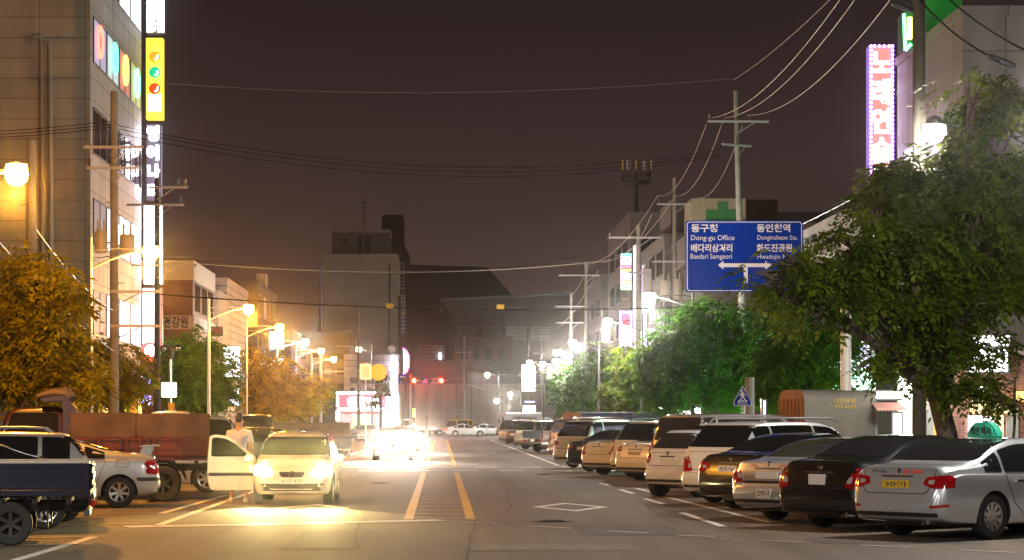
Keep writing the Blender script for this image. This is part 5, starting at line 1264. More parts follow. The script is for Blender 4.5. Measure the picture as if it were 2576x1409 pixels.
# restaurant
RY = 236
Rr = block('restaurant', 'small restaurant with a white bulb frame and red sign at the junction', X(848, RY), X(1005, RY), RY, RY + 9, Z(990, RY), M_cream, 0)
def rp(x0, x1, y0, y1, d0, d1, nm, m):
    mb = MB(); mb.b2(X(x0, RY), X(x1, RY), RY - d0, RY - d1, Z(y1, RY), Z(y0, RY)); return put(mb, nm, m, Rr)
rp(852, 975, 992, 1030, 0.3, 0.003, 'sign_board', glow('board_red', (0.75, 0.05, 0.12), 1.3))
for a in ((846, 1000, 986, 991), (846, 852, 992, 1022), (970, 977, 992, 1024), (852, 968, 1027, 1031)):
    rp(*a, 0.42, 0.31, 'bulb_strip', glow('bulbs_white', (0.85, 0.88, 1.0), 9))
rp(846, 853, 1033, 1058, 0.3, 0.1, 'lit_pillar', g_w); rp(977, 992, 990, 1082, 0.6, 0.1, 'lit_pillar', g_w)
rp(940, 1010, 1082, 1092, 1.2, 0.7, 'bulb_strip', glow('bulbs_violet', (0.75, 0.75, 1.0), 5))
rp(856, 960, 1036, 1040, 0.9, 0.003, 'awning', mat('awning_red', (0.45, 0.05, 0.03), 0.6))
rp(862, 964, 1032.5, 1036, 0.5, 0.003, 'fascia', glow('fascia_pink', (1.0, 0.6, 0.7), 2))
for i, (a, b) in enumerate(((862, 882), (886, 899), (902, 925), (928, 940), (943, 968))):
    rp(a, b, 1043, 1085, 0.12, 0.003, 'shop_window', (glow('shopw0', (0.85, 0.5, 0.55), 0.9), glow('shopw1', (1.0, 0.85, 0.35), 1.6))[i in (2, 1)])
o = text_mesh('해물탕!', 1.25, glow('letters_hot', (1.0, 0.85, 0.9), 9), 'lettering', Rr, bold=0.06, width=3.4); o.location = Vector((X(874, RY), RY - 0.36, Z(1024, RY))) - Rr.location
for px in (889, 919): 
    mb = MB(); mb.lathe([(0.001, 0.1), (0.12, 0), (0.001, -0.1)], (X(px, RY), RY - 0.7, Z(1043, RY)), 'Z', 10); put(mb, 'downlight', glow('hot_warm', (1, 0.9, 0.6), 30), Rr, smooth=True)
light('sign_glow', (X(920, RY), RY - 4, 4.0), (1.0, 0.72, 0.82), 900, 1.2, parent=None)
Rb = block('clad_building', 'pale panel-clad building lit pink, rising behind the restaurant', X(865, 262), X(1003, 262), 262, 272, Z(897, 262), tilemat('pink_panels', (0.48, 0.42, 0.44), (0.2, 0.17, 0.18), 3.0, 0.75, 0.04), 0.3)
for k in range(3): window(Rb, 'S', X(880, 262), X(935, 262), Z(965 + k * 25, 262), Z(950 + k * 25, 262), 262, M_glass2, 4)
for q0, q1, p0, p1 in ((895, 985, 984, 991), (905, 945, 993, 998)):
    mb = MB(); mb.b2(X(p0, 261), X(p1, 261), 261, 261.6, Z(q1, 261), Z(q0, 261)); put(mb, 'light_strip', glow('strip_white', (1, 0.92, 1), 7), Rb)
mb = MB(); mb.lathe([(0.001, 0.45)] + [(0.5 * math.sin(a), 0.5 * math.cos(a)) for a in np.linspace(0.2, 3.1, 12)], (0, 0, 0), 'Z', 18)
o = mb.build('roof_globe', mat('globe', (0.6, 0.55, 0.5), 0.5, emit=(0.7, 0.6, 0.5), es=0.25), smooth=True); o.location = at(985, 879, 265); tag(o, 'pale globe on the roof of the pink-lit building', 'globe')
t = thing('crescent_sign', 'crescent-shaped sign glowing red, white and blue beside the tower', 'lit sign', at(1014, 910, 258))
kq = 258 / F
out = [(-1, 34), (8, 28), (14, 16), (15, 0), (14, -14), (9, -26), (0, -32)]; inn = [(0, -24), (0, 24)]
mb = MB(); mb.prism([(a * kq, b * kq) for a, b in out + inn], 0, 0.25, 'Y'); mb.build('box', M_frame, t)
mb = MB(); mb.prism([(a * kq * 0.8 + 0.05, b * kq * 0.9) for a, b in out + inn], -0.02, -0.003, 'Y'); mb.build('face', glow('cres_w', (0.9, 0.9, 1.0), 6), t)
mb = MB(); mb.tube([(a * kq, -0.05, b * kq) for a, b in out], 0.09, 6); mb.build('neon_edge', glow('cres_r', (1, 0.1, 0.35), 6), t)

# ---- right row
M_wallR = tilemat('cladding_stone', (0.19, 0.175, 0.165), (0.10, 0.09, 0.085), 1.5, 2.4, 0.03, var=0.1)
RB = block('corner_building', 'grey stone-clad building at the upper right behind the big tree', 14.5, 30, 60.8, 69.5, 13.0, M_wallR, 0.25)
M_shopL = glow('shop_white', (0.95, 1.0, 0.92), 4.5); M_shopW = glow('shop_warm2', (1.0, 0.75, 0.35), 2.0); M_shopG = glow('shop_green', (0.55, 1.0, 0.72), 2.6)
mb = MB(); mb.b2(14.45, 14.497, 61, 69, 0.4, 3.2); put(mb, 'shop_front', M_shopL, RB)
window(RB, 'W', 62, 68.5, 8.6, 10.2, 14.5, M_glass2, 3)
g = thing('rooftop_sign', 'roof sign box outlined in green neon at the top right', 'lit sign', (X(2272, 67), 67, 13.2))
def rl(px, py, Y=67): return Vector((X(px, Y), Y, Z(py, Y))) - Vector(g.location)
mb = MB(); c = [rl(2272, 35), rl(2322, 0), rl(2322, 95), rl(2272, 128)]; mb.add([tuple(v) for v in c] + [tuple(v + Vector((0, 0.8, 0))) for v in c], [(0, 1, 2, 3), (4, 5, 6, 7), (0, 1, 5, 4), (2, 3, 7, 6), (1, 2, 6, 5), (0, 3, 7, 4)]); mb.build('box', mat('green_dark', (0.02, 0.12, 0.03), 0.6), g)
M_gn = glow('neon_green', (0.12, 1.0, 0.30), 7)
for a, b in (((2272, 36), (2276, 128)), ((2276, 128), (2290, 112)), ((2315, -10), (2318, 100)), ((2312, 100), (2322, 96))):
    mb = MB(); mb.tube([rl(*a) - Vector((0, 0.1, 0)), rl(*b) - Vector((0, 0.1, 0))], 0.05, 8); mb.build('neon_tube', M_gn, g)
mb = MB(); a = rl(2281, 100); b = rl(2292, 45); mb.b2(a.x, b.x, -0.15, -0.05, a.z, b.z); mb.build('lit_letters', glow('ltr_y', (1, 0.9, 0.3), 4), g)
mb = MB(); mb.b2(X(2330, 68) - g.location.x, X(2420, 68) - g.location.x, 1.0, 1.2, 0.0, 2.6); mb.build('green_board', mat('board_green', (0.03, 0.30, 0.05), 0.6, emit=(0.02, 0.25, 0.03), es=0.1), g)
light('neon_spill', (14.0, 65.5, 15.0), (0.15, 1.0, 0.3), 60, 0.5)
gr = glow('karaoke_red', (1.0, 0.16, 0.13), 2.0)
vsign('karaoke_sign', 'tall red karaoke sign framed by violet bulbs at the upper right', 2187, 2249, 113, 480, 70, gr, 0.4, frame=glow('kara_halo', (0.36, 0.12, 0.95), 2.2), text='노래연습장', tcol=glow('kara_white', (1.0, 0.93, 1.0), 6), bold=0.03, border=True, bcol=glow('bulb_violet', (0.42, 0.18, 1.0), 26), side=glow('kara_side', (0.35, 0.2, 0.8), 0.7), off=0.62)  # glowing box frame stands in for the violet halo of the bulbs
RB2 = block('shop_building', 'grey building behind the white sign pole with coloured shop lights', 14.5, 30, 73, 92, 9.0, M_wallR, 0.3)
for i in range(26):
    pass
v2 = vsign('vertical_sign', 'lower sign of white bulbs with red letters among the leaves', 2192, 2246, 490, 650, 71.5, M_trim, 0.3, text='룸소주', tcol=glow('letter_red', (1, 0.12, 0.08), 4), border=True, bcol=glow('bulb_white', (0.9, 0.95, 1.0), 12))
mb = MB(); mb.b2(14.44, 14.497, 74, 90, 0.4, 3.4); put(mb, 'shop_front', M_shopG, RB2)
mb = MB(); mb.b2(14.2, 14.497, 74, 90, 3.5, 4.5); put(mb, 'lit_fascia', glow('fascia_violet', (0.75, 0.7, 1.0), 3), RB2)
RB3 = block('pharmacy_building', 'building with a big green cross on its rooftop box', 14.5, 28, 121, 137, 12.4, M_grey, 0.3)
mb = MB(); mb.b2(X(1742, 121), X(1879, 121), 121.5, 125, 12.4, Z(497, 121)); ob = put(mb, 'rooftop_box', mat('box_olive', (0.36, 0.34, 0.24), 0.8, noise=0.1), RB3)
kx = 121.5 / F
mb = MB(); mb.prism([(X(a, 121.5), Z(b, 121.5)) for a, b in ((1805, 508), (1830, 508), (1830, 528), (1850, 528), (1850, 560), (1776, 560), (1776, 528), (1805, 528))], 121.44, 121.497, 'Y'); put(mb, 'green_cross', mat('cross_green', (0.03, 0.16, 0.05), 0.5, emit=(0.03, 0.2, 0.05), es=0.15), RB3)
for k in range(3):
    for j in range(3): window(RB3, 'W', 122 + j * 5, 126 + j * 5, 3.6 + 2.9 * k, 5.2 + 2.9 * k, 14.5, M_wdark, 1)
    window(RB3, 'S', 15.2, 17.6, 3.6 + 2.9 * k, 5.2 + 2.9 * k, 121, M_wdark, 1)
RB4 = block('shop_building', 'grey building with framed upper windows behind the coloured light sign', 14.5, 30, 142, 160, 13.6, M_grey, 0.3)
for k in range(4):
    for j in range(3): window(RB4, 'W', 143 + j * 5.5, 147 + j * 5.5, 2.6 + 2.9 * k, 4.3 + 2.9 * k, 14.5, M_wdark, 1)
    for j in range(2): window(RB4, 'S', 15.1 + j * 3, 17.2 + j * 3, 2.6 + 2.9 * k, 4.3 + 2.9 * k, 142, M_wdark if (j + k) % 3 else M_litd, 1)
mb = MB(); mb.b2(15, 22, 143, 150, 13.9, 16.2); put(mb, 'roof_room', M_dk, RB4)
RB5 = block('shop_building', 'beige block left of the coloured light sign, carrying the aerial mast', 14.5, 30, 168, 190, 17.4, mat('render_taupe', (0.12, 0.103, 0.094), 0.9, noise=0.12, nscale=0.4), 0.4)
for k in range(5):
    for j in range(3): window(RB5, 'W', 170 + j * 6.5, 174 + j * 6.5, 2.6 + 2.9 * k, 4.3 + 2.9 * k, 14.5, M_wdark, 1)
    window(RB5, 'S', 15.0, 18.5, 2.6 + 2.9 * k, 4.3 + 2.9 * k, 168, M_wdark, 2)
RB6 = block('shop_building', 'lower beige block farthest along the right side', 14.5, 30, 198, 216, 14.6, M_grey, 0.4)
for k in range(4):
    for j in range(2): window(RB6, 'W', 200 + j * 7, 204 + j * 7, 2.6 + 2.9 * k, 4.3 + 2.9 * k, 14.5, M_litd if k == 1 else M_wdark, 1)
for b, (a0, a1), m in ((RB3, (122, 136), M_shopL), (RB4, (143, 159), M_shopG), (RB5, (169, 189), M_shopL)):
    mb = MB(); mb.b2(14.44, 14.497, a0, a1, 0.4, 2.3); put(mb, 'shop_front', m, b)
# aerial mast on RB5
t = thing('aerial_mast', 'telephone mast with a ring of antenna panels above the rooftops', 'aerial mast', (X(1600, 176), 176, 17.4))
kz = 176 / F
def mz(py): return Z(py, 176) - 17.4
mb = MB(); mb.tube([(0, 0, 0), (0, 0, mz(410))], [0.22, 0.12], 10); mb.build('pole', M_steel, t, smooth=True)
mb = MB()
for r_, py in ((37 * kz, 458), (37 * kz, 440), (28 * kz, 462)): mb.tube([(r_ * math.cos(a), r_ * 0.9 * math.sin(a), mz(py)) for a in np.linspace(0, 2 * math.pi, 21)], 0.04, 6)
for a in np.linspace(0, 2 * math.pi, 17)[:-1]: mb.tube([(37 * kz * math.cos(a), 33 * kz * math.sin(a), mz(459)), (37 * kz * math.cos(a), 33 * kz * math.sin(a), mz(425))], 0.03, 5); mb.tube([(0, 0, mz(462)), (37 * kz * math.cos(a), 33 * kz * math.sin(a), mz(458))], 0.025, 5)
mb.build('platform', M_steel, t)
for i, dx in enumerate((-36, -24, -16, -2, 17, 22, 36)):
    mb = MB(); mb.box((dx * kz, -25 * kz, mz(418)), (0.14, 0.12, 0.8)); mb.build('antenna_panel', mat('ant%d' % (i % 3), ((0.6, 0.5, 0.15), (0.55, 0.5, 0.5), (0.25, 0.2, 0.2))[i % 3], 0.5), t, bevel=0.02)
v = vsign('light_sign', 'small tall sign of rainbow coloured light rows', 1562, 1589, 637, 730, 166, M_trim, 0.3, side=glow('edge_pink', (1.0, 0.6, 0.8), 1.6))
cols = [(0.1, 1, 0.6), (0.6, 0.9, 1), (0.9, 0.9, 1), (1, 0.5, 0.6), (1, 0.1, 0.15), (1, 0.45, 0.1), (0.7, 0.7, 1), (0.9, 0.9, 1), (1, 0.4, 0.2), (1, 0.8, 0.15), (0.6, 1, 0.8), (0.2, 1, 0.4)]
for i, c in enumerate(cols):
    mb = MB(); h = 93 * 166 / F / 12; w = 27 * 166 / F
    for j in range(6): mb.box((w * (j + 0.7) / 6.4, -0.03, h * (11.5 - i)), (w / 8, 0.04, h * 0.72))
    mb.build('light_row', glow('row%d' % i, c, 6), v)
v = vsign('vertical_sign', 'tall narrow sign framed in violet bulbs with a red motif', 1558, 1590, 783, 872, 164, g_w2, 0.3, border=True, bcol=glow('bulb_lilac', (0.6, 0.3, 1.0), 18))
mb = MB(); w = 32 * 164 / F; mb.b2(0.12, w - 0.12, -0.015, -0.003, 1.55, 2.5); mb.build('top_panel', mat('panel_plum', (0.25, 0.12, 0.2), emit=(0.4, 0.2, 0.35), es=0.5), v)
mb = MB(); mb.lathe([(0.001, -0.03), (0.24, 0.0)], (w / 2, -0.01, 1.85), 'Y', 14); mb.build('motif', mat('motif_red', (0.6, 0.05, 0.1), emit=(0.8, 0.08, 0.12), es=0.8), v)
vsign('vertical_sign', 'slim white vertical light column beside the grey utility pole', 1592, 1603, 616, 880, 160, glow('col_white', (0.95, 0.85, 1.0), 1.6), 0.3)
vsign('vertical_sign', 'pink-edged blank box sign right of the grey utility pole', 1617, 1640, 675, 765, 140, mat('sign_dull', (0.45, 0.40, 0.38)), 0.3, side=glow('edge_pink2', (1.0, 0.25, 0.5), 2))
vsign('vertical_sign', 'slim lilac lit sign behind the nearest white lamp of the far group', 1612, 1628, 790, 870, 141, glow('lilac', (0.6, 0.5, 1.0), 1.8), 0.3)
for i, (p0, p1, q0, q1, Y, c, s, lab) in enumerate(((1313, 1331, 918, 984, 200, (1, 1, 0.85), 7, 'tall cream lit board, left one of the far pair'), (1333, 1346, 922, 984, 198, (1, 1, 0.8), 5, 'narrower cream lit board beside the far pair partner'), (1316, 1346, 1020, 1040, 199, (1, 1, 0.92), 6, 'low bright shop light over the white camper'),
        (1320, 1345, 1009, 1013, 199, (0.5, 0.4, 1.0), 3, 'violet lit strip over the low shop light'), (1378, 1386, 922, 952, 192, (0.6, 1.0, 0.5), 3, 'small green and cream sign at the end of the trees'),
        (2055, 2072, 940, 975, 76, (0.75, 1.0, 0.9), 6, 'white lit oval sign behind the crossing sign pole'), (1700, 1716, 1020, 1036, 100, (0.85, 0.9, 1), 5, 'small blue-white light behind the tall van'), (1658, 1672, 1018, 1030, 105, (1, 0.85, 0.75), 5, 'small warm light behind the tall van'), (1742, 1762, 1026, 1040, 98, (0.85, 0.9, 1), 5, 'bluish shop light under the green-lit tree'),
        (2188, 2232, 918, 985, 74, (0.72, 0.62, 1.0), 5, 'violet-white lit panel right of the sign pole'), (2205, 2268, 986, 1002, 58, (1.0, 1.0, 0.9), 8, 'bright horizontal tube light over the pink awning'), (2450, 2540, 845, 870, 56, (1.0, 0.95, 0.95), 5, 'white lit sign glimpsed through the big tree, upper one'),
        (2440, 2535, 880, 935, 56, (0.92, 0.97, 1.0), 6, 'large white lit sign glimpsed through the big tree, lower one'), (2248, 2268, 1040, 1100, 56, (1.0, 0.96, 0.98), 5, 'white lit standing board beside the dark pole'), (1921, 1926, 1008, 1060, 60, (0.9, 0.95, 1.0), 2.5, 'thin white light strip left of the canvas truck'))):
    t = thing('shop_sign', lab, 'shop sign', at(p0, q1, Y))
    mb = MB(); mb.b2(X(p0, Y), X(p1, Y), Y, Y + 0.05, Z(q1, Y), Z(q0, Y)); put(mb, 'face', glow('rs%d' % i, c, s), t)
    mb = MB(); mb.b2(X(p0, Y) - 0.05, X(p1, Y) + 0.05, Y + 0.053, Y + 0.3, Z(q1, Y) - 0.05, Z(q0, Y) + 0.05); put(mb, 'frame', M_frame, t)
# near right shops
NS = block('shop_row', 'ground floor shops with brick wall, pink awning and warm doorway behind the taxi', 13.3, 30, 57, 60.6, 3.4, tilemat('brick_shop', (0.28, 0.12, 0.09), (0.3, 0.25, 0.2), 0.24, 0.08, 0.008, off=0.5, var=0.2), 0.2, M_cream)
Y = 56.99
def ns(p0, p1, q0, q1, d0, d1, nm, m):
    mb = MB(); mb.b2(X(p0, Y), X(p1, Y), Y - d0, Y - d1, max(0.1, Z(q1, Y)), Z(q0, Y)); return put(mb, nm, m, NS)
mb = MB(); n = 16
x0, x1 = X(2190, Y), X(2262, Y)
vs_ = []
for k in range(n + 1):
    x_ = x0 + (x1 - x0) * k / n
    vs_ += [(x_, Y, Z(1012, Y)), (x_, Y - 0.8, Z(1028, Y)), (x_, Y - 0.82, Z(1035 if k % 2 else 1031, Y))]
mb.add(vs_, [(3 * k + j, 3 * k + j + 1, 3 * k + j + 4, 3 * k + j + 3) for k in range(n) for j in range(2)]); put(mb, 'awning', mat('awning_pink', (0.62, 0.30, 0.27), 0.7), NS)
ns(2190, 2206, 1036, 1110, 0.06, 0.0, 'steel_door', mat('door_grey', (0.4, 0.42, 0.44), 0.4)); ns(2270, 2288, 990, 1110, 0.1, 0.0, 'lit_column', glow('col_w2', (1, 1, 0.92), 3))
ns(2330, 2345, 1010, 1110, 0.1, 0.0, 'steel_door', mat('door_grey')); ns(2345, 2375, 1015, 1110, 0.05, 0.0, 'yellow_panel', mat('panel_yellow', (0.6, 0.42, 0.12), 0.6, emit=(0.8, 0.5, 0.15), es=0.5))
ns(2440, 2530, 1000, 1040, 0.3, 0.0, 'warm_fascia', M_shopW); ns(2436, 2470, 1046, 1110, 0.06, 0.0, 'lit_window', g_w2); ns(2475, 2500, 1048, 1110, 0.06, 0.0, 'lit_window', g_w2); ns(2500, 2522, 1030, 1110, 0.1, 0.0, 'warm_panel', M_shopW); ns(2530, 2560, 1010, 1110, 0.08, 0.0, 'steel_door', mat('door_grey'))
ns(2550, 2576, 985, 1010, 0.3, 0.0, 'warm_lantern', glow('lantern', (1.0, 0.55, 0.15), 2.5)); ns(2360, 2380, 1005, 1040, 0.2, 0.0, 'lit_window', g_w2)
light('shop_spill', (X(2300, 54), 54.0, 3.2), (1.0, 0.98, 0.85), 260, 0.4); light('shop_spill', (X(2480, 54), 54.0, 3.0), (1.0, 0.85, 0.6), 200, 0.5)
light('green_spill', (13.4, 62.6, 3.3), (0.70, 1.0, 0.80), 220, 0.3); light('green_spill', (12.9, 75.5, 3.0), (0.5, 1.0, 0.65), 1500, 0.5); light('green_spill', (13.9, 81.0, 3.2), (0.35, 1.0, 0.55), 900, 0.5); light('green_spill', (13.9, 91.0, 3.2), (0.35, 1.0, 0.55), 700, 0.5)
mb = MB(); mb.lathe([(0.001, 0.14)] + [(0.16 * math.sin(a), 0.16 * math.cos(a)) for a in np.linspace(0.2, 3.1, 10)], (0, 0, 0), 'Z', 14)
o = mb.build('globe_light', glow('globe_hot', (1, 1, 0.85), 14), smooth=True); o.location = at(2285, 985, 56.5); tag(o, 'bright round shop light beside the dark pole', 'light')
mb = MB(); mb.lathe([(0.001, 0.12)] + [(0.14 * math.sin(a), 0.14 * math.cos(a)) for a in np.linspace(0.2, 3.1, 10)], (0, 0, 0), 'Z', 14)
o = mb.build('globe_light', glow('globe_hot'), smooth=True) if False else mb.build('globe_light', MATS['globe_hot'], smooth=True); o.location = at(2463, 985, 56.5); tag(o, 'bright round shop light above the warm doorway', 'light')
# ------------------------------------------------------------------ vehicles on the street
ms = paint('silver_paint', (0.52, 0.54, 0.58), 0.55, 0.28); mw = paint('white_paint', (0.68, 0.71, 0.74)); mk = paint('black_paint', (0.006, 0.006, 0.007), 0, 0.25)
mpe = paint('pearl_paint', (0.66, 0.67, 0.67)); mgo = paint('gold_paint', (0.34, 0.28, 0.18), 0.5); mbr = paint('brown_paint', (0.10, 0.055, 0.03), 0.3); mbl = paint('navy_paint', (0.003, 0.0045, 0.026), 0.1, 0.3)
mgy = paint('grey_paint', (0.28, 0.28, 0.29), 0.5); mtan = paint('beige_paint', (0.44, 0.41, 0.39), 0.4); mdk = paint('charcoal_paint', (0.02, 0.02, 0.025), 0.3)
TH = -R(51)
GP = 'cars parked at an angle along the right kerb'
def row(px, py, kind, m, label, cat='car', name=None, rz=TH, **k):
    x, y = G(px, py)
    return make_car(name or {'sedan': 'parked_car', 'hatch': 'parked_car'}[kind], label, cat, kind, m, x, y, rz, GP, **k)
taxi, sh = row(2266, 1346, 'sedan', ms, 'silver taxi with a yellow plate and a green roof lamp, nearest of the right row', 'taxi', 'taxi', detail=2, pl=('30아', 'long', 1), L=4.82, W=1.83, H=1.46, deck=1.07, slope=1.55, ro=1.12, wb=2.8, spokes=10)
mb = MB(); yl_ = -0.32; zr = sh.zt(yl_)
mb.prism([(-0.33, 0), (0.33, 0), (0.30, 0.06), (0.24, 0.17), (0.12, 0.235), (-0.12, 0.235), (-0.24, 0.17), (-0.30, 0.06)], -0.09, 0.09, 'Y')
o = mb.build('roof_lamp', mat('lamp_teal', (0.02, 0.30, 0.19), 0.35, emit=(0.01, 0.30, 0.18), es=0.25), taxi, bevel=0.03); o.location = (0, yl_, zr + 0.0); o.rotation_euler = (0, 0, R(-8))
text_mesh('개인 택시', 0.13, mat('ink_lamp', (0.01, 0.02, 0.05)), 'lettering', o, (0, -0.094, 0.055), align='CENTER', bold=0.004, width=0.42)
tb = taxi
k0 = -4.82 / 2
for sgn_ in (-1, 1):
    sh.lay(rpoly([(sgn_ * 0.62, 0.50), (sgn_ * 0.84, 0.53), (sgn_ * 0.84, 0.49), (sgn_ * 0.64, 0.465)][::sgn_], 0.01, 2), 'rear', M_red, 'reflector_strip', 0.01, 0.1)
hit = sh.bvh0.ray_cast(Vector((0.0, -9, 0.985)), Vector((0, 1, 0)))[0]
text_mesh('379-8481', 0.075, mat('ink_sticker', (0.15, 0.16, 0.2)), 'lettering', tb, (-0.36, hit.y - 0.03, 0.965), align='CENTER', width=0.26, rot=(R(60), 0, 0))
mb = MB(); mb.prism(rpoly([(0, 0), (0.22, 0), (0.22, 0.05), (0, 0.05)], 0.02, 3), -0.002, 0.002, 'Y'); mb.lathe([(0.001, -0.004), (0.045, 0.0)], (-0.08, 0, 0.025), 'Y', 12)
o = mb.build('sticker', mat('sticker_red', (0.62, 0.10, 0.09), 0.5), tb); o.location = (0.2, hit.y - 0.03, 0.96); o.rotation_euler = (R(-28), 0, 0)
row(2072, 1326, 'sedan', mk, 'large black sedan with a white plate between the taxi and the silver sedan', detail=2, lights='low', pl=(None, 'short'), L=4.95, W=1.88, H=1.49, deck=1.10, slope=1.4, ro=1.13, wb=2.85)
sv, sh2 = row(1952, 1308, 'sedan', ms, 'older silver sedan with a low bumper plate between two black sedans', detail=2, lights='low', L=4.75, W=1.80, H=1.43, deck=1.04, sharp=True, slope=1.4, ro=1.15, wb=2.7, gm=M_glass2)
plate(sv, (0, -4.75 / 2 - 0.012, 0.50), 0.335, 0.155, '29나')
sh2.lay(rpoly([(-0.52, 0.79), (-0.52, 0.70), (0.52, 0.70), (0.52, 0.79)], 0.02, 2), 'rear', mgy, 'garnish', 0.012, 0.15)
row(1852, 1279, 'sedan', mk, 'black sedan with a long plate in front of the white sport utility', detail=2, lights='wide', pl=('55누', 'long'), L=4.9, W=1.86, H=1.48, deck=1.08, ro=1.12, wb=2.84)
row(1796, 1264, 'hatch', mpe, 'white sport utility car with a long glossy roof behind the black sedan', lights='low', L=4.68, W=1.89, H=1.70, wr=0.36, ro=1.0, wb=2.7, belt=1.08, rake=0.40, nose=1.35, front=1.02, roofrack=True, bulge=0.1, rimr=0.25)
row(1659, 1248, 'hatch', mw, 'small white hatchback with round tail lamps and a short plate', detail=2, lights='round', pl=(None, 'short'), L=3.5, W=1.5, H=1.52, ro=0.48, wb=2.34, wr=0.285, rake=0.36, belt=0.98, nose=1.05, gb=1.03, gm=M_glass2)
row(1702, 1224, 'hatch', mtan, 'tall silver van with a dark rear window and roof spoiler behind the small white hatchback', 'van', 'parked_van', lights='tall', L=5.1, W=1.92, H=1.90, wr=0.34, ro=1.05, wb=3.0, belt=1.08, rake=0.2, nose=0.9, front=1.05, bulge=0.08, gb=1.10, tumble=0.16, gm=M_glass2)
row(1762, 1238, 'hatch', mpe, 'cream people carrier whose roof shows between the tall van and the white sport utility', 'van', 'parked_van', lights='tall', L=4.6, W=1.82, H=1.68, wr=0.33, ro=0.9, wb=2.75, belt=1.02, rake=0.45, nose=1.1, front=0.98)
row(1611, 1209, 'sedan', mw, 'white sedan with a chrome badge between the small hatchback and another white sedan', lights='high', pl=('39마 2746', 'long'), L=4.75, W=1.82, H=1.47, deck=1.08, ro=1.05, wb=2.75)
row(1592, 1201, 'hatch', mw, 'white sport utility car with roof rails behind the two white sedans', lights='tall', L=4.6, W=1.85, H=1.72, wr=0.35, ro=0.98, wb=2.65, belt=1.05, rake=0.42, nose=1.3, front=1.0, roofrack=True)
row(1518, 1195, 'sedan', mw, 'white sedan with big red tail lamps, left one of the two white sedans', lights='low', pl=(None, 'short'), L=4.5, W=1.74, H=1.46, deck=1.06, slope=1.3, ro=1.0, wb=2.6)
row(1483, 1186, 'sedan', mdk, 'dark sedan half hidden between the white minivan and the white sedans', lights='wide', L=4.7, W=1.8, H=1.45, deck=1.04)
row(1442, 1176, 'hatch', mpe, 'long white minivan with a wide dark rear window', 'van', 'parked_van', lights='high', pl=('79두 3277', 'long'), L=5.1, W=1.98, H=1.76, wr=0.35, ro=1.05, wb=3.05, belt=1.06, rake=0.38, nose=1.15, front=1.0, tumble=0.2)
row(1420, 1160, 'hatch', mbr, 'brown van with an open rear edge behind the long white minivan', 'van', 'parked_van', lights='tall', L=4.8, W=1.85, H=1.88, wr=0.34, ro=1.0, wb=2.9, belt=1.06, rake=0.2, nose=0.95, front=1.0, gb=1.10, tumble=0.18)
row(1393, 1139, 'hatch', mgy, 'silver sport utility car with a spare-looking square tail beyond the brown van', lights='tall', L=4.5, W=1.84, H=1.76, wr=0.35, ro=0.95, wb=2.65, belt=1.06, rake=0.2, nose=1.3, front=1.0, pl=(None, 'short'))
row(1322, 1130, 'hatch', mgo, 'gold sport utility car beyond the navy pickup', lights='tall', L=4.6, W=1.86, H=1.76, wr=0.35, ro=0.98, wb=2.7, belt=1.06, rake=0.3, nose=1.3, front=1.0, pl=(None, 'short'))
row(1301, 1122, 'sedan', mdk, 'dark sedan squeezed before the gold sport utility', lights='wide', L=4.6, W=1.8, H=1.46, deck=1.05)
row(1280, 1116.5, 'sedan', ms, 'small silver sedan far down the right row', lights='wide', L=4.5, W=1.74, H=1.46, deck=1.05, slope=1.3)
row(1275, 1109.5, 'hatch', mbr, 'dark brown sport utility car farthest down the right row', lights='tall', L=4.7, W=1.9, H=1.85, wr=0.36, ro=1.0, wb=2.75, belt=1.08, rake=0.2, nose=1.2, front=1.0)

# ---- boxes, trucks
def van_cab(t, y0, W, H, m, L=1.55, wr=0.3, base=0.45):
    """forward-control cab whose back stands at y0"""
    sp = dict(L=L, W=W, H=H, wr=wr, axles=(), arches=False, tumble=0.16, edge=0.08,
        top=[(y0, H - 0.14), (y0 + 0.05, H - 0.03), (y0 + L * 0.35, H), (y0 + L - 0.5, H - 0.03), (y0 + L - 0.36, H - 0.12), (y0 + L - 0.10, 1.22), (y0 + L - 0.02, 1.08), (y0 + L, 0.8)],
        belt=[(y0, 1.12), (y0 + L - 0.15, 1.10), (y0 + L, 0.7)], plan=[(y0, 0.97), (y0 + 0.2, 1), (y0 + L - 0.3, 0.99), (y0 + L - 0.05, 0.93), (y0 + L, 0.88)],
        low=[(y0, base), (y0 + L - 0.1, base - 0.1), (y0 + L, base - 0.02)])
    s = Shell(sp, t, m); s.body.name = 'cab'
    s.lay(rpoly([(-W * 0.36, 1.25), (W * 0.36, 1.25), (W * 0.34, H - 0.16), (-W * 0.34, H - 0.16)], 0.06, 3), 'rear', M_glass, 'rear_window')
    s.lay(rpoly([(-W * 0.42, 1.2), (W * 0.42, 1.2), (W * 0.38, H - 0.15), (-W * 0.38, H - 0.15)], 0.06, 3), 'front', M_glass, 'windscreen')
    for sd in ('left', 'right'):
        s.lay(rpoly([(y0 + 0.15, 1.16), (y0 + L - 0.2, 1.16), (y0 + L - 0.45, H - 0.14), (y0 + 0.15, H - 0.14)], 0.06, 3), sd, M_glass, 'side_window')
        s.lay(rpoly([(y0 + 0.10, base + 0.08), (y0 + L - 0.12, base + 0.08), (y0 + L - 0.12, 1.1), (y0 + 0.10, 1.1)], 0.05, 3), sd, m, 'door', 0.012)
    return s
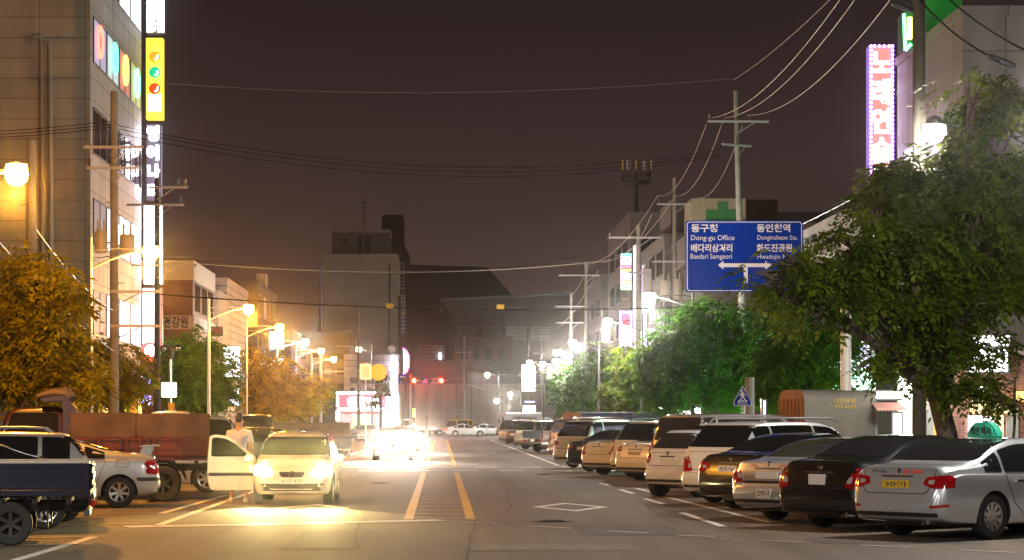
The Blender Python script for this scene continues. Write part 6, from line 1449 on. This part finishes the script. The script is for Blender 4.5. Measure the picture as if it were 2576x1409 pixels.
def truck(name, label, x, y, rz, Lb, W, zf, zs, m, bedm=None, H=1.95, wr=0.33, ro=0.95, cab=True, cabm=None, boards=None, canvas=None, rear_wheel='axle', dual=False, ribs=True, rail=None, cat='truck', lamps=True, group=None):
    """x, y is the ground point under the left (side -1) or right rear wheel"""
    bedm = bedm or m
    tr = W / 2 - 0.16; sxw = {'axle': -1, 'axler': 1}.get(rear_wheel, 0)
    c, s_ = math.cos(rz), math.sin(rz); ox, oy = sxw * tr, (ro if sxw else 0)
    t = thing(name, label, cat, (x - (c * ox - s_ * oy), y - (s_ * ox + c * oy), 0), rz, group)
    for yy in ((ro, Lb + 0.75) if cab else (ro,)):
        for sx in (-1, 1): wheel(t, sx * tr, yy, wr, 0.2 if not dual else 0.26, sx, 6, wr * 0.58, M_rimd, 1)
    ch = MB()
    for sx in (-1, 1): ch.box((sx * 0.38, (Lb + 1.2) / 2, zf - 0.20), (0.08, Lb + 1.1, 0.14))
    for k in range(6): ch.box((0, 0.3 + k * Lb / 6, zf - 0.12), (W - 0.15, 0.07, 0.08))
    ch.tube([(-tr, ro, wr), (tr, ro, wr)], 0.06, 8); ch.box((tr * 0.5, Lb * 0.62, zf - 0.3), (0.3, 0.6, 0.3)); ch.box((-tr * 0.6, Lb * 0.62, zf - 0.3), (0.3, 0.5, 0.28))
    ch.build('chassis', M_under, t)
    for sx in (-1, 1):
        mf = MB(); mf.tube([(sx * tr + a * 0.0, ro + (wr + 0.1) * math.cos(a), wr + (wr + 0.08) * math.sin(a)) for a in np.linspace(0.2, 2.95, 10)], 0.02, 5)
        mf.box((sx * tr, ro - wr - 0.20, wr * 1.2), (0.26, 0.02, 0.24)); mf.build('mudguard', M_black, t)
    bd = MB(); bd.box((0, Lb / 2, zf), (W, Lb, 0.08)); bed = bd.build('bed', bedm, t, bevel=0.008)
    h = zs - zf - 0.05
    for nm, cx, cy, dx, dy in (('side_board', -W / 2, Lb / 2, 0.045, Lb - 0.02), ('side_board', W / 2, Lb / 2, 0.045, Lb - 0.02), ('tailgate', 0, 0, W - 0.07, 0.045), ('head_board', 0, Lb - 0.02, W - 0.07, 0.045)):
        b_ = MB(); b_.box((cx, cy, zf + 0.045 + h / 2), (dx, dy, h))
        if ribs:
            sgn_ = -1 if (cx < 0 or (cx == 0 and cy == 0)) else 1
            horizontal = dx < dy
            for q in (0.12, 0.5, 0.9):
                zz = zf + 0.045 + h * q
                if horizontal: b_.box((cx + sgn_ * 0.028, cy, zz), (0.03, dy - 0.02, 0.035 if q != 0.5 else h * 0.22))
                else: b_.box((cx, cy + sgn_ * 0.028, zz), (dx - 0.02, 0.03, 0.035 if q != 0.5 else h * 0.22))
            if horizontal:
                for q in range(int(Lb / 0.45)): b_.lathe([(0.001, 0.02), (0.012, 0.0)], (cx + sgn_ * 0.05, 0.2 + q * 0.45, zf + h * 0.82), 'X', 6)
                for q in (0.05, Lb * 0.5, Lb - 0.06): b_.box((cx + sgn_ * 0.034, q, zf + 0.045 + h / 2), (0.05, 0.05, h))
        b_.build(nm, bedm, t, bevel=0.006)
    if rail:
        for sx in (-1, 1): r_ = MB(); r_.box((sx * W / 2, Lb / 2, zs + 0.012), (0.07, Lb, 0.03)); r_.build('top_rail', rail, t, bevel=0.008)
    if lamps:
        for sx in (-1, 1):
            l_ = MB(); l_.box((sx * (W / 2 - 0.2), -0.03, zf - 0.14), (0.30, 0.06, 0.10)); l_.build('taillight', M_red, t, bevel=0.01)
        b_ = MB(); b_.box((0, 0.05, zf - 0.28), (W - 0.2, 0.08, 0.10)); b_.build('rear_bumper', M_steel, t, bevel=0.01)
        plate(t, (0, -0.035, zf - 0.13), 0.33, 0.16, None)
    if boards:
        for j, (a, b, z1) in enumerate(boards[1]):
            for sx in (-1, 1):
                w_ = MB(); w_.box((sx * (W / 2 - 0.035), (a + b) / 2, (zs + z1) / 2), (0.03, abs(b - a) - 0.02, z1 - zs)); w_.build('wooden_board', boards[0], t, bevel=0.004)
        w_ = MB(); w_.box((0, 0.03, (zs + boards[1][0][2]) / 2), (W - 0.15, 0.03, boards[1][0][2] - zs)); w_.build('wooden_board', boards[0], t)
    if cab: van_cab(t, Lb + 0.08, W - 0.06, H, cabm or m)
    return t
def canvas_cover(t, W, Lb, z0, z1, m, endm):
    pr = []; n = 10
    for a in np.linspace(0, math.pi, n * 2 + 1):
        c, s = math.cos(a), math.sin(a)
        pr.append((math.copysign(abs(c) ** 0.42, c) * W / 2, z1 - 0.55 + 0.55 * (abs(s) ** 0.5)))
    pr = [(W / 2, z0)] + pr + [(-W / 2, z0)]
    rr = random.Random(3); mb = MB(); N = 22; vs = []; fs = []
    for i in range(N + 1):
        y = Lb * i / N
        for j, (a, b) in enumerate(pr):
            sag = 0.025 * math.sin(i * 2 * math.pi / 5.5) + rr.uniform(-0.008, 0.008)
            vs.append((a * (1 + sag * 0.5), y, b - (abs(sag) if 4 < j < len(pr) - 4 else 0)))
    k = len(pr)
    for i in range(N):
        for j in range(k - 1): fs.append((i * k + j, i * k + j + 1, (i + 1) * k + j + 1, (i + 1) * k + j))
    mb.add(vs, fs); mb.build('canvas_cover', m, t, smooth=True)
    mb = MB(); mb.add([(a * 0.995, Lb - 0.01, b) for a, b in pr], [tuple(range(k))]); mb.build('canvas_end', endm, t)
    mb = MB(); mb.add([(a * 0.995, 0.01, b) for a, b in pr], [tuple(range(k))])
    for q in range(7): xx = -W * 0.42 + q * W * 0.14; mb.tube([(xx, 0.0, z0 + 0.1), (xx + 0.02, -0.012, (z0 + z1) / 2), (xx - 0.01, 0.0, z1 - 0.25)], 0.012, 5)
    mb.build('canvas_end', endm, t)
x, y = G(27, 1373)
L_ROT = R(93)
bt = truck('pickup_truck', 'dark blue pickup truck cut by the left edge, nearest on the left', x, y, R(98), 2.75, 1.70, 0.72, 1.13, mbl, wr=0.30, ro=1.08, rail=mat('rail_pale', (0.45, 0.42, 0.36), 0.4), rear_wheel='axle')
x, y = G(113, 1331)
make_car('parked_car', 'black sedan behind the blue pickup truck at the left edge', 'car', 'sedan', mk, x, y, R(98), 'cars parked along the left kerb', lights='wide', L=4.85, W=1.85, H=1.45, slope=1.7, ro=0.78, wb=2.9, deck=1.06)
x, y = G(160, 1312)
make_car('parked_van', 'beige people carrier with roof rails behind the black sedan', 'van', 'hatch', mtan, x, y, R(98), 'cars parked along the left kerb', lights='tall', L=4.6, W=1.8, H=1.53, ro=0.52, wb=2.8, belt=1.02, rake=0.32, nose=1.1, front=0.95, roofrack=True, wr=0.32)
x, y = G(300, 1278)
lb, shl = make_car('parked_car', 'silver liftback with a rear spoiler parked side-on at the left', 'car', 'sedan', mgo if False else paint('champagne_paint', (0.48, 0.48, 0.46), 0.5), x, y, R(98), 'cars parked along the left kerb', detail=2, lights='block', L=4.5, W=1.72, H=1.43, deck=1.06, slope=1.75, ro=0.80, wb=2.6, spokes=7, wr=0.31)
mb = MB(); b = -2.25
mb.prism([(b + 0.02, 1.20), (b + 0.0, 1.235), (b + 0.12, 1.245), (b + 0.42, 1.215), (b + 0.40, 1.195), (b + 0.12, 1.21)], -0.62, 0.62, 'X')
for sx in (-1, 1): mb.prism([(b + 0.18, 1.03), (b + 0.12, 1.20), (b + 0.34, 1.20), (b + 0.40, 1.05)], sx * 0.60 - 0.02, sx * 0.60 + 0.02, 'X')
mb.build('spoiler', MATS['champagne_paint'], lb, bevel=0.008)
for sd in ('left', 'right'):
    shl.lay(rpoly([(b + 0.02, 0.60), (b + 0.48, 0.60), (b + 0.44, 0.53), (b + 0.02, 0.53)], 0.02, 2), sd, M_trim, 'rub_strip', 0.012, 0.1)
    shl.lay(rpoly([(b + 1.28, 0.60), (b + 2.1, 0.60), (b + 2.1, 0.54), (b + 1.28, 0.54)], 0.015, 2), sd, M_trim, 'rub_strip', 0.016, 0.1)
    fl = shl.lay(rpoly([(b + 0.62, 0.96), (b + 0.86, 0.96), (b + 0.86, 0.80), (b + 0.62, 0.80)], 0.03, 2), sd, M_trim, 'filler_gap', 0.003, 0.1)
    f2 = shl.lay(rpoly([(b + 0.628, 0.952), (b + 0.852, 0.952), (b + 0.852, 0.808), (b + 0.628, 0.808)], 0.03, 2), sd, MATS['champagne_paint'], 'filler_flap', 0.006, 0.1); fl.parent = f2
# dump truck
M_dred = mat('dump_red', (0.105, 0.014, 0.006), 0.6, noise=0.35, nscale=1.2, coat=0.2); M_dcab = paint('dump_maroon', (0.028, 0.005, 0.006), 0, 0.35); M_wood = mat('old_board', (0.085, 0.046, 0.030), 0.85, noise=0.35, nscale=2.0)
M_tarp = mat('tarpaulin', (0.05, 0.03, 0.028), 0.7, noise=0.3, bump=0.5)
x, y = G(410, 1263)
dt = truck('dump_truck', 'old red dump truck with boarded sides and a rolled tarpaulin at the left', x, y, R(96.5), 2.95, 2.0, 0.92, 1.36, M_dred, H=2.02, wr=0.385, ro=1.0, boards=(M_wood, [(0.02, 1.55, 1.86), (1.57, 2.93, 1.88)]), cabm=M_dcab, dual=True)
mb = MB(); mb.prism([(2.93, 0.95), (2.80, 1.9), (3.0, 2.25), (3.55, 2.18), (3.5, 2.10), (3.08, 2.12), (3.05, 0.95)], -0.96, 0.96, 'X'); mb.build('cab_guard', M_dcab, dt, bevel=0.02)
mb = MB()
for k in range(7): xx = -0.85 + k * 0.28; mb.tube([(xx, 2.92, 2.18), (xx + 0.03, 3.05, 2.27 + 0.02 * (k % 3)), (xx, 3.3, 2.29 - 0.02 * (k % 2)), (xx, 3.62, 2.22)], [0.07, 0.13, 0.11, 0.05], 10)
mb.build('rolled_tarpaulin', M_tarp, dt, smooth=True)
for k in range(6):
    mb = MB(); mb.box((-1.055, 0.06 + k * 0.565, 1.14), (0.05, 0.06, 0.44)); mb.build('side_rib', M_dred, dt, bevel=0.008)
for k in range(5):
    mb = MB(); mb.tube([(-1.06, 0.18 + k * 0.565, 1.36), (-1.10, 0.18 + k * 0.565, 1.33), (-1.09, 0.18 + k * 0.565, 1.20)], 0.014, 6); mb.build('latch', M_steel, dt)
# silver van behind the man and others on the left
x, y = G(520, 1240)
make_car('parked_van', 'silver van with long dark side windows behind the standing man', 'van', 'hatch', ms, x, y, R(98), 'cars parked along the left kerb', lights='tall', L=4.9, W=1.9, H=1.84, wr=0.34, ro=1.0, wb=2.9, belt=1.06, rake=0.32, nose=1.0, front=1.0, gb=1.1, tumble=0.2, pillars=(-0.35,))
x = X(734, 62); truck('pickup_truck', 'small blue truck whose pale cab roof shows between the van and the white hatchback', x - 0.2, 62.3, R(97), 2.6, 1.68, 0.72, 1.1, mbl, cabm=paint('lilac_paint', (0.42, 0.40, 0.45)), H=2.0, wr=0.3, rear_wheel='none')
x, y = X(772, 66), 66
make_car('parked_car', 'black sedan behind the roof of the white hatchback', 'car', 'sedan', mk, x, y, R(98), 'cars parked along the left kerb', at='tail', lights='wide', L=4.7, W=1.8, H=1.5, slope=1.5)
make_car('parked_car', 'dark hatchback next to the black sedan, roof edge lit orange', 'car', 'hatch', mdk, X(745, 70), 70, R(98), 'cars parked along the left kerb', at='tail', lights='wide', L=4.3, W=1.75, H=1.52)
bt2 = truck('pickup_truck', 'dark pickup truck with tall plain board sides right of the white hatchback', X(876, 80), 80.2, R(98), 2.75, 1.70, 0.74, 1.14, mdk, H=1.95, wr=0.32, boards=(mat('board_grey', (0.22, 0.17, 0.12), 0.8, noise=0.2), [(0.02, 2.7, 1.66)]), rear_wheel='none')
make_car('parked_van', 'pale cab-like van at the far left edge behind the dump truck', 'van', 'hatch', mpe, X(22, 53), 53, R(-88), None, at='tail', lights='tall', L=4.2, W=1.7, H=1.85, belt=1.05, rake=0.2, nose=0.9, gb=1.1, tumble=0.18)
# centre: white hatchback facing us, lamps on, passenger door open
M_hl = glow('headlight_hot', (1.0, 0.84, 0.36), 250)
ch, shc = make_car('hatchback', 'white hatchback with blazing headlights and an open door, facing the camera', 'car', 'hatch', paint('hatch_white', (0.62, 0.60, 0.54)), -3.03, 44.55, R(180), at='nose', front=True, headlamps=M_hl, pl=('61러 878', 'long'), detail=2, L=3.81, W=1.665, H=1.49, ro=0.65, wb=2.455, wr=0.30, rake=0.5, nose=1.2, belt=0.98, front_=0) if False else make_car('hatchback', 'white hatchback with blazing headlights and an open door, facing the camera', 'car', 'hatch', paint('hatch_white', (0.62, 0.60, 0.54)), -3.03, 44.3, R(180), at='nose', front=0, detail=2, L=3.81, W=1.665, H=1.49, ro=0.65, wb=2.455, wr=0.30, rake=0.5, nose=1.05, belt=0.98)
def front_end(sh, W, f, pl, hm, lamp_r=True):
    for sx in (-1, 1):
        P_ = [(sx * W * 0.24, 0.62), (sx * W * 0.475, 0.62), (sx * W * 0.47, 0.78), (sx * W * 0.40, 0.80), (sx * W * 0.28, 0.74)]
        sh.lay(rpoly(P_, 0.04, 3), 'front', hm, 'headlight', 0.012, 0.05)
    gr_ = sh.lay(rpoly([(-W * 0.165, 0.67), (-W * 0.13, 0.565), (W * 0.13, 0.565), (W * 0.165, 0.67)], 0.05, 4), 'front', M_trim, 'grille', 0.008, 0.06)
    h_ = sh.bvh0.ray_cast(Vector((0, 9, 0.615)), Vector((0, -1, 0)))[0]
    mb = MB(); mb.lathe([(0.035, 0.0), (0.055, 0.012), (0.075, 0.0)], (0, h_.y + 0.01, 0.615), 'Y', 16); mb.build('badge', M_chrome, gr_, smooth=True)
    sh.lay(rpoly([(-W * 0.40, 0.44), (-W * 0.36, 0.29), (W * 0.36, 0.29), (W * 0.40, 0.44)], 0.06, 3), 'front', M_trim, 'air_intake', 0.006, 0.1)
    h_ = sh.bvh0.ray_cast(Vector((0, 9, 0.49)), Vector((0, -1, 0)))[0]
    if pl is not None: plate(sh.root, (0, h_.y + 0.02, 0.49), 0.50, 0.115, pl, 'front')
    for sx in (-1, 1):
        mb = MB(); h_ = sh.bvh0.ray_cast(Vector((sx * W * 0.36, 9, 0.37)), Vector((0, -1, 0)))[0]
        if h_: mb.lathe([(0.001, 0.02), (0.05, 0.01), (0.055, -0.02)], (sx * W * 0.36, h_.y, 0.37), 'Y', 12); mb.build('fog_lamp', M_clear, sh.root, smooth=True)
front_end(shc, 1.665, 3.81 / 2, '61러 878', M_hl)
for sx in (-1, 1):
    light('headlight_beam', (-3.03 + sx * 0.62, 44.2, 0.72), (1.0, 0.74, 0.28), 2500, 0.07, 'SPOT', rot=(R(86.8), 0, R(180)), spot=56, blend=0.9)
# open door: a part of the hatchback, swung out on its front hinge
dr = MB()
outl = [(0.0, 0.27), (0.04, 0.70), (0.0, 0.93), (0.40, 1.27), (0.62, 1.40), (0.86, 1.43), (0.98, 1.40), (1.02, 0.95), (1.03, 0.5), (0.96, 0.27)]
dr.prism(rpoly(outl, 0.05, 3), -0.03, 0.03, 'Y')
door = dr.build('open_door', MATS['hatch_white'], ch, bevel=0.012)
gl = MB(); gl.prism(rpoly([(0.14, 0.97), (0.46, 1.24), (0.64, 1.34), (0.86, 1.37), (0.93, 1.34), (0.95, 0.97)], 0.05, 3), -0.034, 0.034, 'Y'); gl.build('window', M_glass, door)
st_ = MB(); st_.box((0.51, 0, 0.60), (1.0, 0.075, 0.085)); st_.build('rub_strip', M_trim, door, bevel=0.008)
hd_ = MB(); hd_.box((0.86, 0.04, 0.84), (0.17, 0.03, 0.035)); hd_.build('handle', MATS['hatch_white'], door, bevel=0.01)
wk = MB(); wk.box((0.93, 0.0, 1.16), (0.02, 0.074, 0.12)); wk.build('edge_glint', M_chrome, door)
# in car axes: hinge on the right flank near the front; local +x -> world -x because the car is turned round
door.location = (1.665 / 2 - 0.02, 3.81 / 2 - 1.25, 0.0); door.rotation_euler = (0, 0, R(8))
# oncoming car with white glare, and queue behind it
onc, sho = make_car('oncoming_car', 'oncoming car lost in white headlight glare in the left lane', 'car', 'sedan', mgy, X(990, 96), 94.0, R(180), at='nose', L=4.7, W=1.8, H=1.46)
M_hl2 = glow('headlight_white', (1.0, 0.90, 0.78), 900)
front_end(sho, 1.8, 2.35, None, M_hl2)
for sx in (-1, 1): light('headlight_beam', (X(990, 96) + sx * 0.65, 93.85, 0.7), (1.0, 0.82, 0.62), 6500, 0.09, 'SPOT', rot=(R(83.5), 0, R(180)), spot=70, blend=0.9)
q1, s1 = make_car('waiting_car', 'white sedan facing us at the far left kerb, lit orange', 'car', 'sedan', mpe, X(922, 187), 187, R(180), at='nose', L=4.7, W=1.8, H=1.46)
front_end(s1, 1.8, 2.35, None, M_clear)
q2, s2 = make_car('waiting_car', 'silver sedan turned side-on left of the far white sedan', 'car', 'sedan', ms, X(882, 184), 190, R(160), at='nose', L=4.5, W=1.75, H=1.45)
front_end(s2, 1.75, 2.25, None, M_clear)
q3, s3 = make_car('waiting_car', 'second car of the glare pair, just behind the oncoming one', 'car', 'sedan', mw, X(1030, 122) - 0.3, 120.0, R(180), at='nose', L=4.6, W=1.78, H=1.46)
front_end(s3, 1.78, 2.3, None, M_hl2)
for sx in (-1, 1): light('headlight_beam', (X(1030, 122) - 0.3 + sx * 0.65, 119.85, 0.7), (1.0, 0.86, 0.7), 5000, 0.09, 'SPOT', rot=(R(84), 0, R(180)), spot=60, blend=0.9)
# cross traffic
M_tl = glow('tail_hot', (1.0, 0.10, 0.04), 14)
def cross(px, m, label, lamp, rz=R(-90), Y=246, H=1.45):
    c_, s_ = make_car('crossing_car', label, 'car', 'sedan', m, X(px, Y), Y, rz, 'cars crossing the junction', at='mid', L=4.6, W=1.8, H=H, lights='wide')
    if lamp:
        for sx in (-1, 1):
            mb = MB(); mb.box((sx * 0.68, -2.28, 0.84), (0.42, 0.12, 0.13)); mb.build('taillight', M_tl, c_, bevel=0.02)
cross(1172, mpe, 'white car with red tail lamps crossing the junction, left one', True)
cross(1228, mw, 'white car at the right end of the crossing traffic', True, Y=249)
cross(1198, mdk, 'dark car on the far side of the crossing traffic', False, R(90), Y=262)
cross(1140, mk, 'dark car behind the left crossing car', False, R(90), Y=260)
cross(1270, mk, 'dark car beside the white camper across the junction', False, R(90), Y=262)
truck('lorry', 'white flat lorry waiting across the junction beside the island post', X(1098, 240), 246, R(90), 2.6, 1.7, 0.8, 1.1, mw, H=2.0, rear_wheel='none')
make_car('waiting_van', 'yellow van stopped on the far side of the junction', 'van', 'hatch', paint('yellow_paint', (0.70, 0.50, 0.04)), X(1152, 268), 268, R(90), at='mid', L=4.2, W=1.75, H=1.9, gb=1.1, belt=1.05, rake=0.2, nose=0.8, lights='tall')
# white camper box at the head of the right row
cp = thing('camper_van', 'tall white box camper with two rear windows heading the far right row', 'camper van', (X(1259, 206), 204, 0), -R(62))
mb = MB(); mb.prism([(-0.9, 0.55), (0.9, 0.55), (0.9, 2.42), (0.78, 2.55), (-0.78, 2.55), (-0.9, 2.42)], 0, 3.9, 'Y'); mb.build('box_body', mw, cp, bevel=0.04)
van_cab(cp, 3.92, 1.75, 2.1, mw)
for sx in (-1, 1):
    mb = MB(); mb.box((sx * 0.4, -0.01, 1.85), (0.34, 0.03, 0.45)); mb.build('rear_window', M_glass2, cp, bevel=0.01)
    mb = MB(); mb.box((sx * 0.7, -0.02, 0.72), (0.25, 0.04, 0.12)); mb.build('taillight', M_red, cp)
    mb = MB(); mb.box((sx * 0.903, 2.0, 2.0), (0.02, 2.6, 0.3)); mb.build('side_trim', ms, cp)
    for yy in (0.9, 4.6): wheel(cp, sx * 0.75, yy, 0.33, 0.2, sx, 6)
mb = MB(); mb.box((0, 0.3, 0.5), (1.6, 0.8, 0.16)); mb.build('rear_step', M_steel, cp)
# navy pickup tail between the sport utilities
x, y = G(1352, 1136.5)
truck('pickup_truck', 'navy pickup truck seen from its tailgate in the far right row', x, y, TH, 2.7, 1.7, 0.78, 1.18, mbl, cabm=mbl, H=1.9, wr=0.31)
# dark covered truck behind the minivans
x = X(1437, 96); t = truck('covered_truck', 'low dark covered truck with a brown tail behind the white minivan', x, 96, -R(66), 4.2, 2.0, 0.85, 1.25, mdk, H=2.05, rear_wheel='none')
canvas_cover(t, 1.95, 4.1, 1.2, 2.12, mat('canvas_navy', (0.03, 0.03, 0.055), 0.7), mat('canvas_brown', (0.16, 0.08, 0.035), 0.7))
# canvas truck on the side street
x = X(1990, 57.2); t = truck('covered_trailer', 'small flatbed under a tall grey canvas cover with yellow lettering', x, 57.2, -R(76), 2.0, 1.72, 0.72, 1.1, mbl, rear_wheel='none', cab=False, cat='trailer')
canvas_cover(t, 1.75, 1.98, 0.95, 2.53, mat('canvas_grey', (0.17, 0.16, 0.145), 0.75, noise=0.12, nscale=3, bump=0.6), mat('canvas_tan', (0.34, 0.20, 0.11), 0.8, noise=0.2, nscale=2))
text_mesh('개인용달', 0.15, mat('ink_yellow', (0.62, 0.42, 0.03)), 'lettering', t, (0.88, 0.8, 2.18), (R(84), 0, R(90)), width=0.62)
text_mesh('777-4107', 0.13, MATS['ink_yellow'], 'lettering', t, (0.895, 0.82, 2.03), (R(86), 0, R(90)), width=0.60)

# ------------------------------------------------------------------ the man
def skin_mesh(name, pts, edges, m, parent, sub=2, root=0, smooth=True):
    me = bpy.data.meshes.new(name); me.from_pydata([p[0] for p in pts], edges, [])
    o = bpy.data.objects.new(name, me); COL.objects.link(o)
    md = o.modifiers.new('s', 'SKIN'); md.use_smooth_shade = True
    sv_ = me.skin_vertices[0].data
    for i, p in enumerate(pts): r_ = p[1]; sv_[i].radius = (r_, r_) if not isinstance(r_, tuple) else r_
    for i in range(len(pts)): sv_[i].use_root = (i == root)
    o.modifiers.new('u', 'SUBSURF').levels = sub
    dg = bpy.context.evaluated_depsgraph_get(); dg.update()
    m2 = bpy.data.meshes.new_from_object(o.evaluated_get(dg)); bpy.data.objects.remove(o); bpy.data.meshes.remove(me)
    m2.name = name; m2.materials.clear(); m2.materials.append(m); m2.shade_smooth()
    q = bpy.data.objects.new(name, m2); COL.objects.link(q); q.parent = parent
    return q
man = thing('person', 'man with short dark hair in a white shirt standing behind the open car door', 'person', (X(602, 46.0), 46.0, 0.0), R(-8))
M_skin = mat('skin', (0.42, 0.24, 0.16), 0.55); M_shirt = mat('shirt_white', (0.60, 0.64, 0.72), 0.85, noise=0.10, nscale=7, bump=0.9); M_trou = mat('trousers_khaki', (0.13, 0.105, 0.07), 0.85); M_hair = mat('hair_black', (0.012, 0.010, 0.009), 0.55, bump=0.6, nscale=60)
sx_ = 0.145
pts = [((0, 0, 0.98), (0.155, 0.11)), ((0, 0.0, 1.15), (0.145, 0.10)), ((0, -0.01, 1.34), (0.17, 0.115)), ((0, -0.02, 1.48), (0.14, 0.09)), ((0, -0.01, 1.56), 0.058), ((0, 0.01, 1.66), (0.075, 0.085)), ((0, 0.015, 1.76), (0.078, 0.095)), ((0, 0.01, 1.83), (0.05, 0.06)),
       ((-0.19, -0.02, 1.46), 0.062), ((-0.235, -0.04, 1.18), 0.046), ((-0.22, 0.10, 0.96), 0.034), ((-0.21, 0.15, 0.90), (0.034, 0.02)),
       ((0.19, -0.02, 1.46), 0.062), ((0.255, -0.04, 1.18), 0.046), ((0.24, 0.08, 0.97), 0.034), ((0.23, 0.13, 0.91), (0.034, 0.02)),
       ((-0.095, 0, 0.86), 0.095), ((-0.14, 0.01, 0.50), 0.062), ((-0.17, -0.01, 0.12), 0.04), ((-0.17, 0.0, 0.05), 0.04), ((-0.18, 0.12, 0.035), 0.034),
       ((0.095, 0, 0.86), 0.095), ((0.12, 0.02, 0.50), 0.062), ((0.14, 0.0, 0.12), 0.04), ((0.14, 0.01, 0.05), 0.04), ((0.155, 0.13, 0.035), 0.034)]
edges = [(0, 1), (1, 2), (2, 3), (3, 4), (4, 5), (5, 6), (6, 7), (3, 8), (8, 9), (9, 10), (10, 11), (3, 12), (12, 13), (13, 14), (14, 15), (0, 16), (16, 17), (17, 18), (18, 19), (19, 20), (0, 21), (21, 22), (22, 23), (23, 24), (24, 25)]
n0 = len(pts)
for base, sg in ((11, -1), (15, 1)):     # palms root five fingers
    bx, by, bz = pts[base][0]
    for k, (dx, dy, L_) in enumerate(((-0.028, 0.0, 0.075), (-0.010, 0.004, 0.085), (0.010, 0.004, 0.08), (0.027, 0.0, 0.065), (-0.045 * sg, 0.03, 0.05))):
        i0 = len(pts)
        pts.append(((bx + dx, by + 0.03 + dy, bz - 0.04), 0.010)); pts.append(((bx + dx * 1.15, by + 0.035 + dy, bz - 0.04 - L_ * 0.55), 0.009)); pts.append(((bx + dx * 1.1, by + 0.02 + dy, bz - 0.04 - L_), 0.007))
        edges += [(base, i0), (i0, i0 + 1), (i0 + 1, i0 + 2)]
skin_mesh('body', pts, edges, M_skin, man)
skin_mesh('shirt', [((0, 0, 0.93), (0.185, 0.135)), ((0, 0.0, 1.12), (0.175, 0.128)), ((0, -0.01, 1.32), (0.20, 0.14)), ((0, -0.02, 1.47), (0.165, 0.11)), ((0, -0.012, 1.545), (0.068, 0.068)), ((-0.205, -0.02, 1.45), 0.088), ((-0.245, -0.04, 1.22), 0.080), ((0.205, -0.02, 1.45), 0.088), ((0.265, -0.04, 1.22), 0.080)],
          [(0, 1), (1, 2), (2, 3), (3, 4), (3, 5), (5, 6), (3, 7), (7, 8)], M_shirt, man)
skin_mesh('trousers', [((0, 0, 1.0), (0.17, 0.125)), ((0, 0, 0.93), (0.175, 0.13)), ((-0.10, 0, 0.80), 0.112), ((-0.14, 0.01, 0.50), 0.085), ((-0.165, -0.01, 0.2), 0.068), ((0.10, 0, 0.80), 0.112), ((0.12, 0.02, 0.50), 0.085), ((0.14, 0, 0.2), 0.068)],
          [(0, 1), (1, 2), (2, 3), (3, 4), (1, 5), (5, 6), (6, 7)], M_trou, man)
skin_mesh('hair', [((0, -0.045, 1.66), 0.06), ((0, -0.03, 1.75), (0.092, 0.088)), ((0, 0.0, 1.83), (0.075, 0.085)), ((0, 0.055, 1.83), 0.055)], [(0, 1), (1, 2), (2, 3)], M_hair, man)
mb = MB()
for sg in (-1, 1): mb.lathe([(0.001, -0.03), (0.028, -0.02), (0.032, 0), (0.001, 0.012)], (sg * 0.085, 0.0, 1.69), 'Z', 8)
mb.build('ears', M_skin, man, smooth=True)
for sg, (fx, fy) in ((-1, (-0.17, 0.0)), (1, (0.14, 0.01))):
    mb = MB(); mb.prism(rpoly([(-0.09, 0), (0.19, 0), (0.20, 0.035), (0.10, 0.075), (0.0, 0.10), (-0.08, 0.09)], 0.02, 2), -0.048, 0.048, 'X')
    o = mb.build('shoe', mat('shoe_pale', (0.55, 0.50, 0.32), 0.6), man, bevel=0.015); o.location = (fx, fy, 0.0)
mb = MB(); mb.prism([(0.2, 1.655), (0.225, 1.70), (0.2, 1.71)], -0.012, 0.012, 'X')
# face: nose, brow, mouth (turned away from us)
mb = MB(); mb.prism([(0.088, 1.70), (0.118, 1.685), (0.09, 1.675)], -0.012, 0.012, 'X'); mb.box((0, 0.088, 1.645), (0.05, 0.012, 0.01))
mb.build('face', M_skin, man, bevel=0.003)
for sg in (-1, 1):
    mb = MB(); mb.lathe([(0.001, 0.012), (0.010, 0.006), (0.012, 0.0)], (sg * 0.03, 0.088, 1.715), 'Y', 8); mb.build('eye', M_trim, man, smooth=True)
# ------------------------------------------------------------------ night haze
HZ = 0.00021
if HZ:
    m = bpy.data.materials.new('haze'); m.use_nodes = True; n = m.node_tree; n.nodes.clear()
    o = n.nodes.new('ShaderNodeOutputMaterial'); v = n.nodes.new('ShaderNodeVolumePrincipled')
    v.inputs['Color'].default_value = (0.9, 0.85, 0.8, 1); v.inputs['Density'].default_value = HZ; v.inputs['Anisotropy'].default_value = 0.985
    n.links.new(v.outputs[0], o.inputs['Volume'])
    mb = MB(); mb.b2(-170, 170, -45, 620, -1.1, 48)
    tag(mb.build('haze', m), kind='stuff')
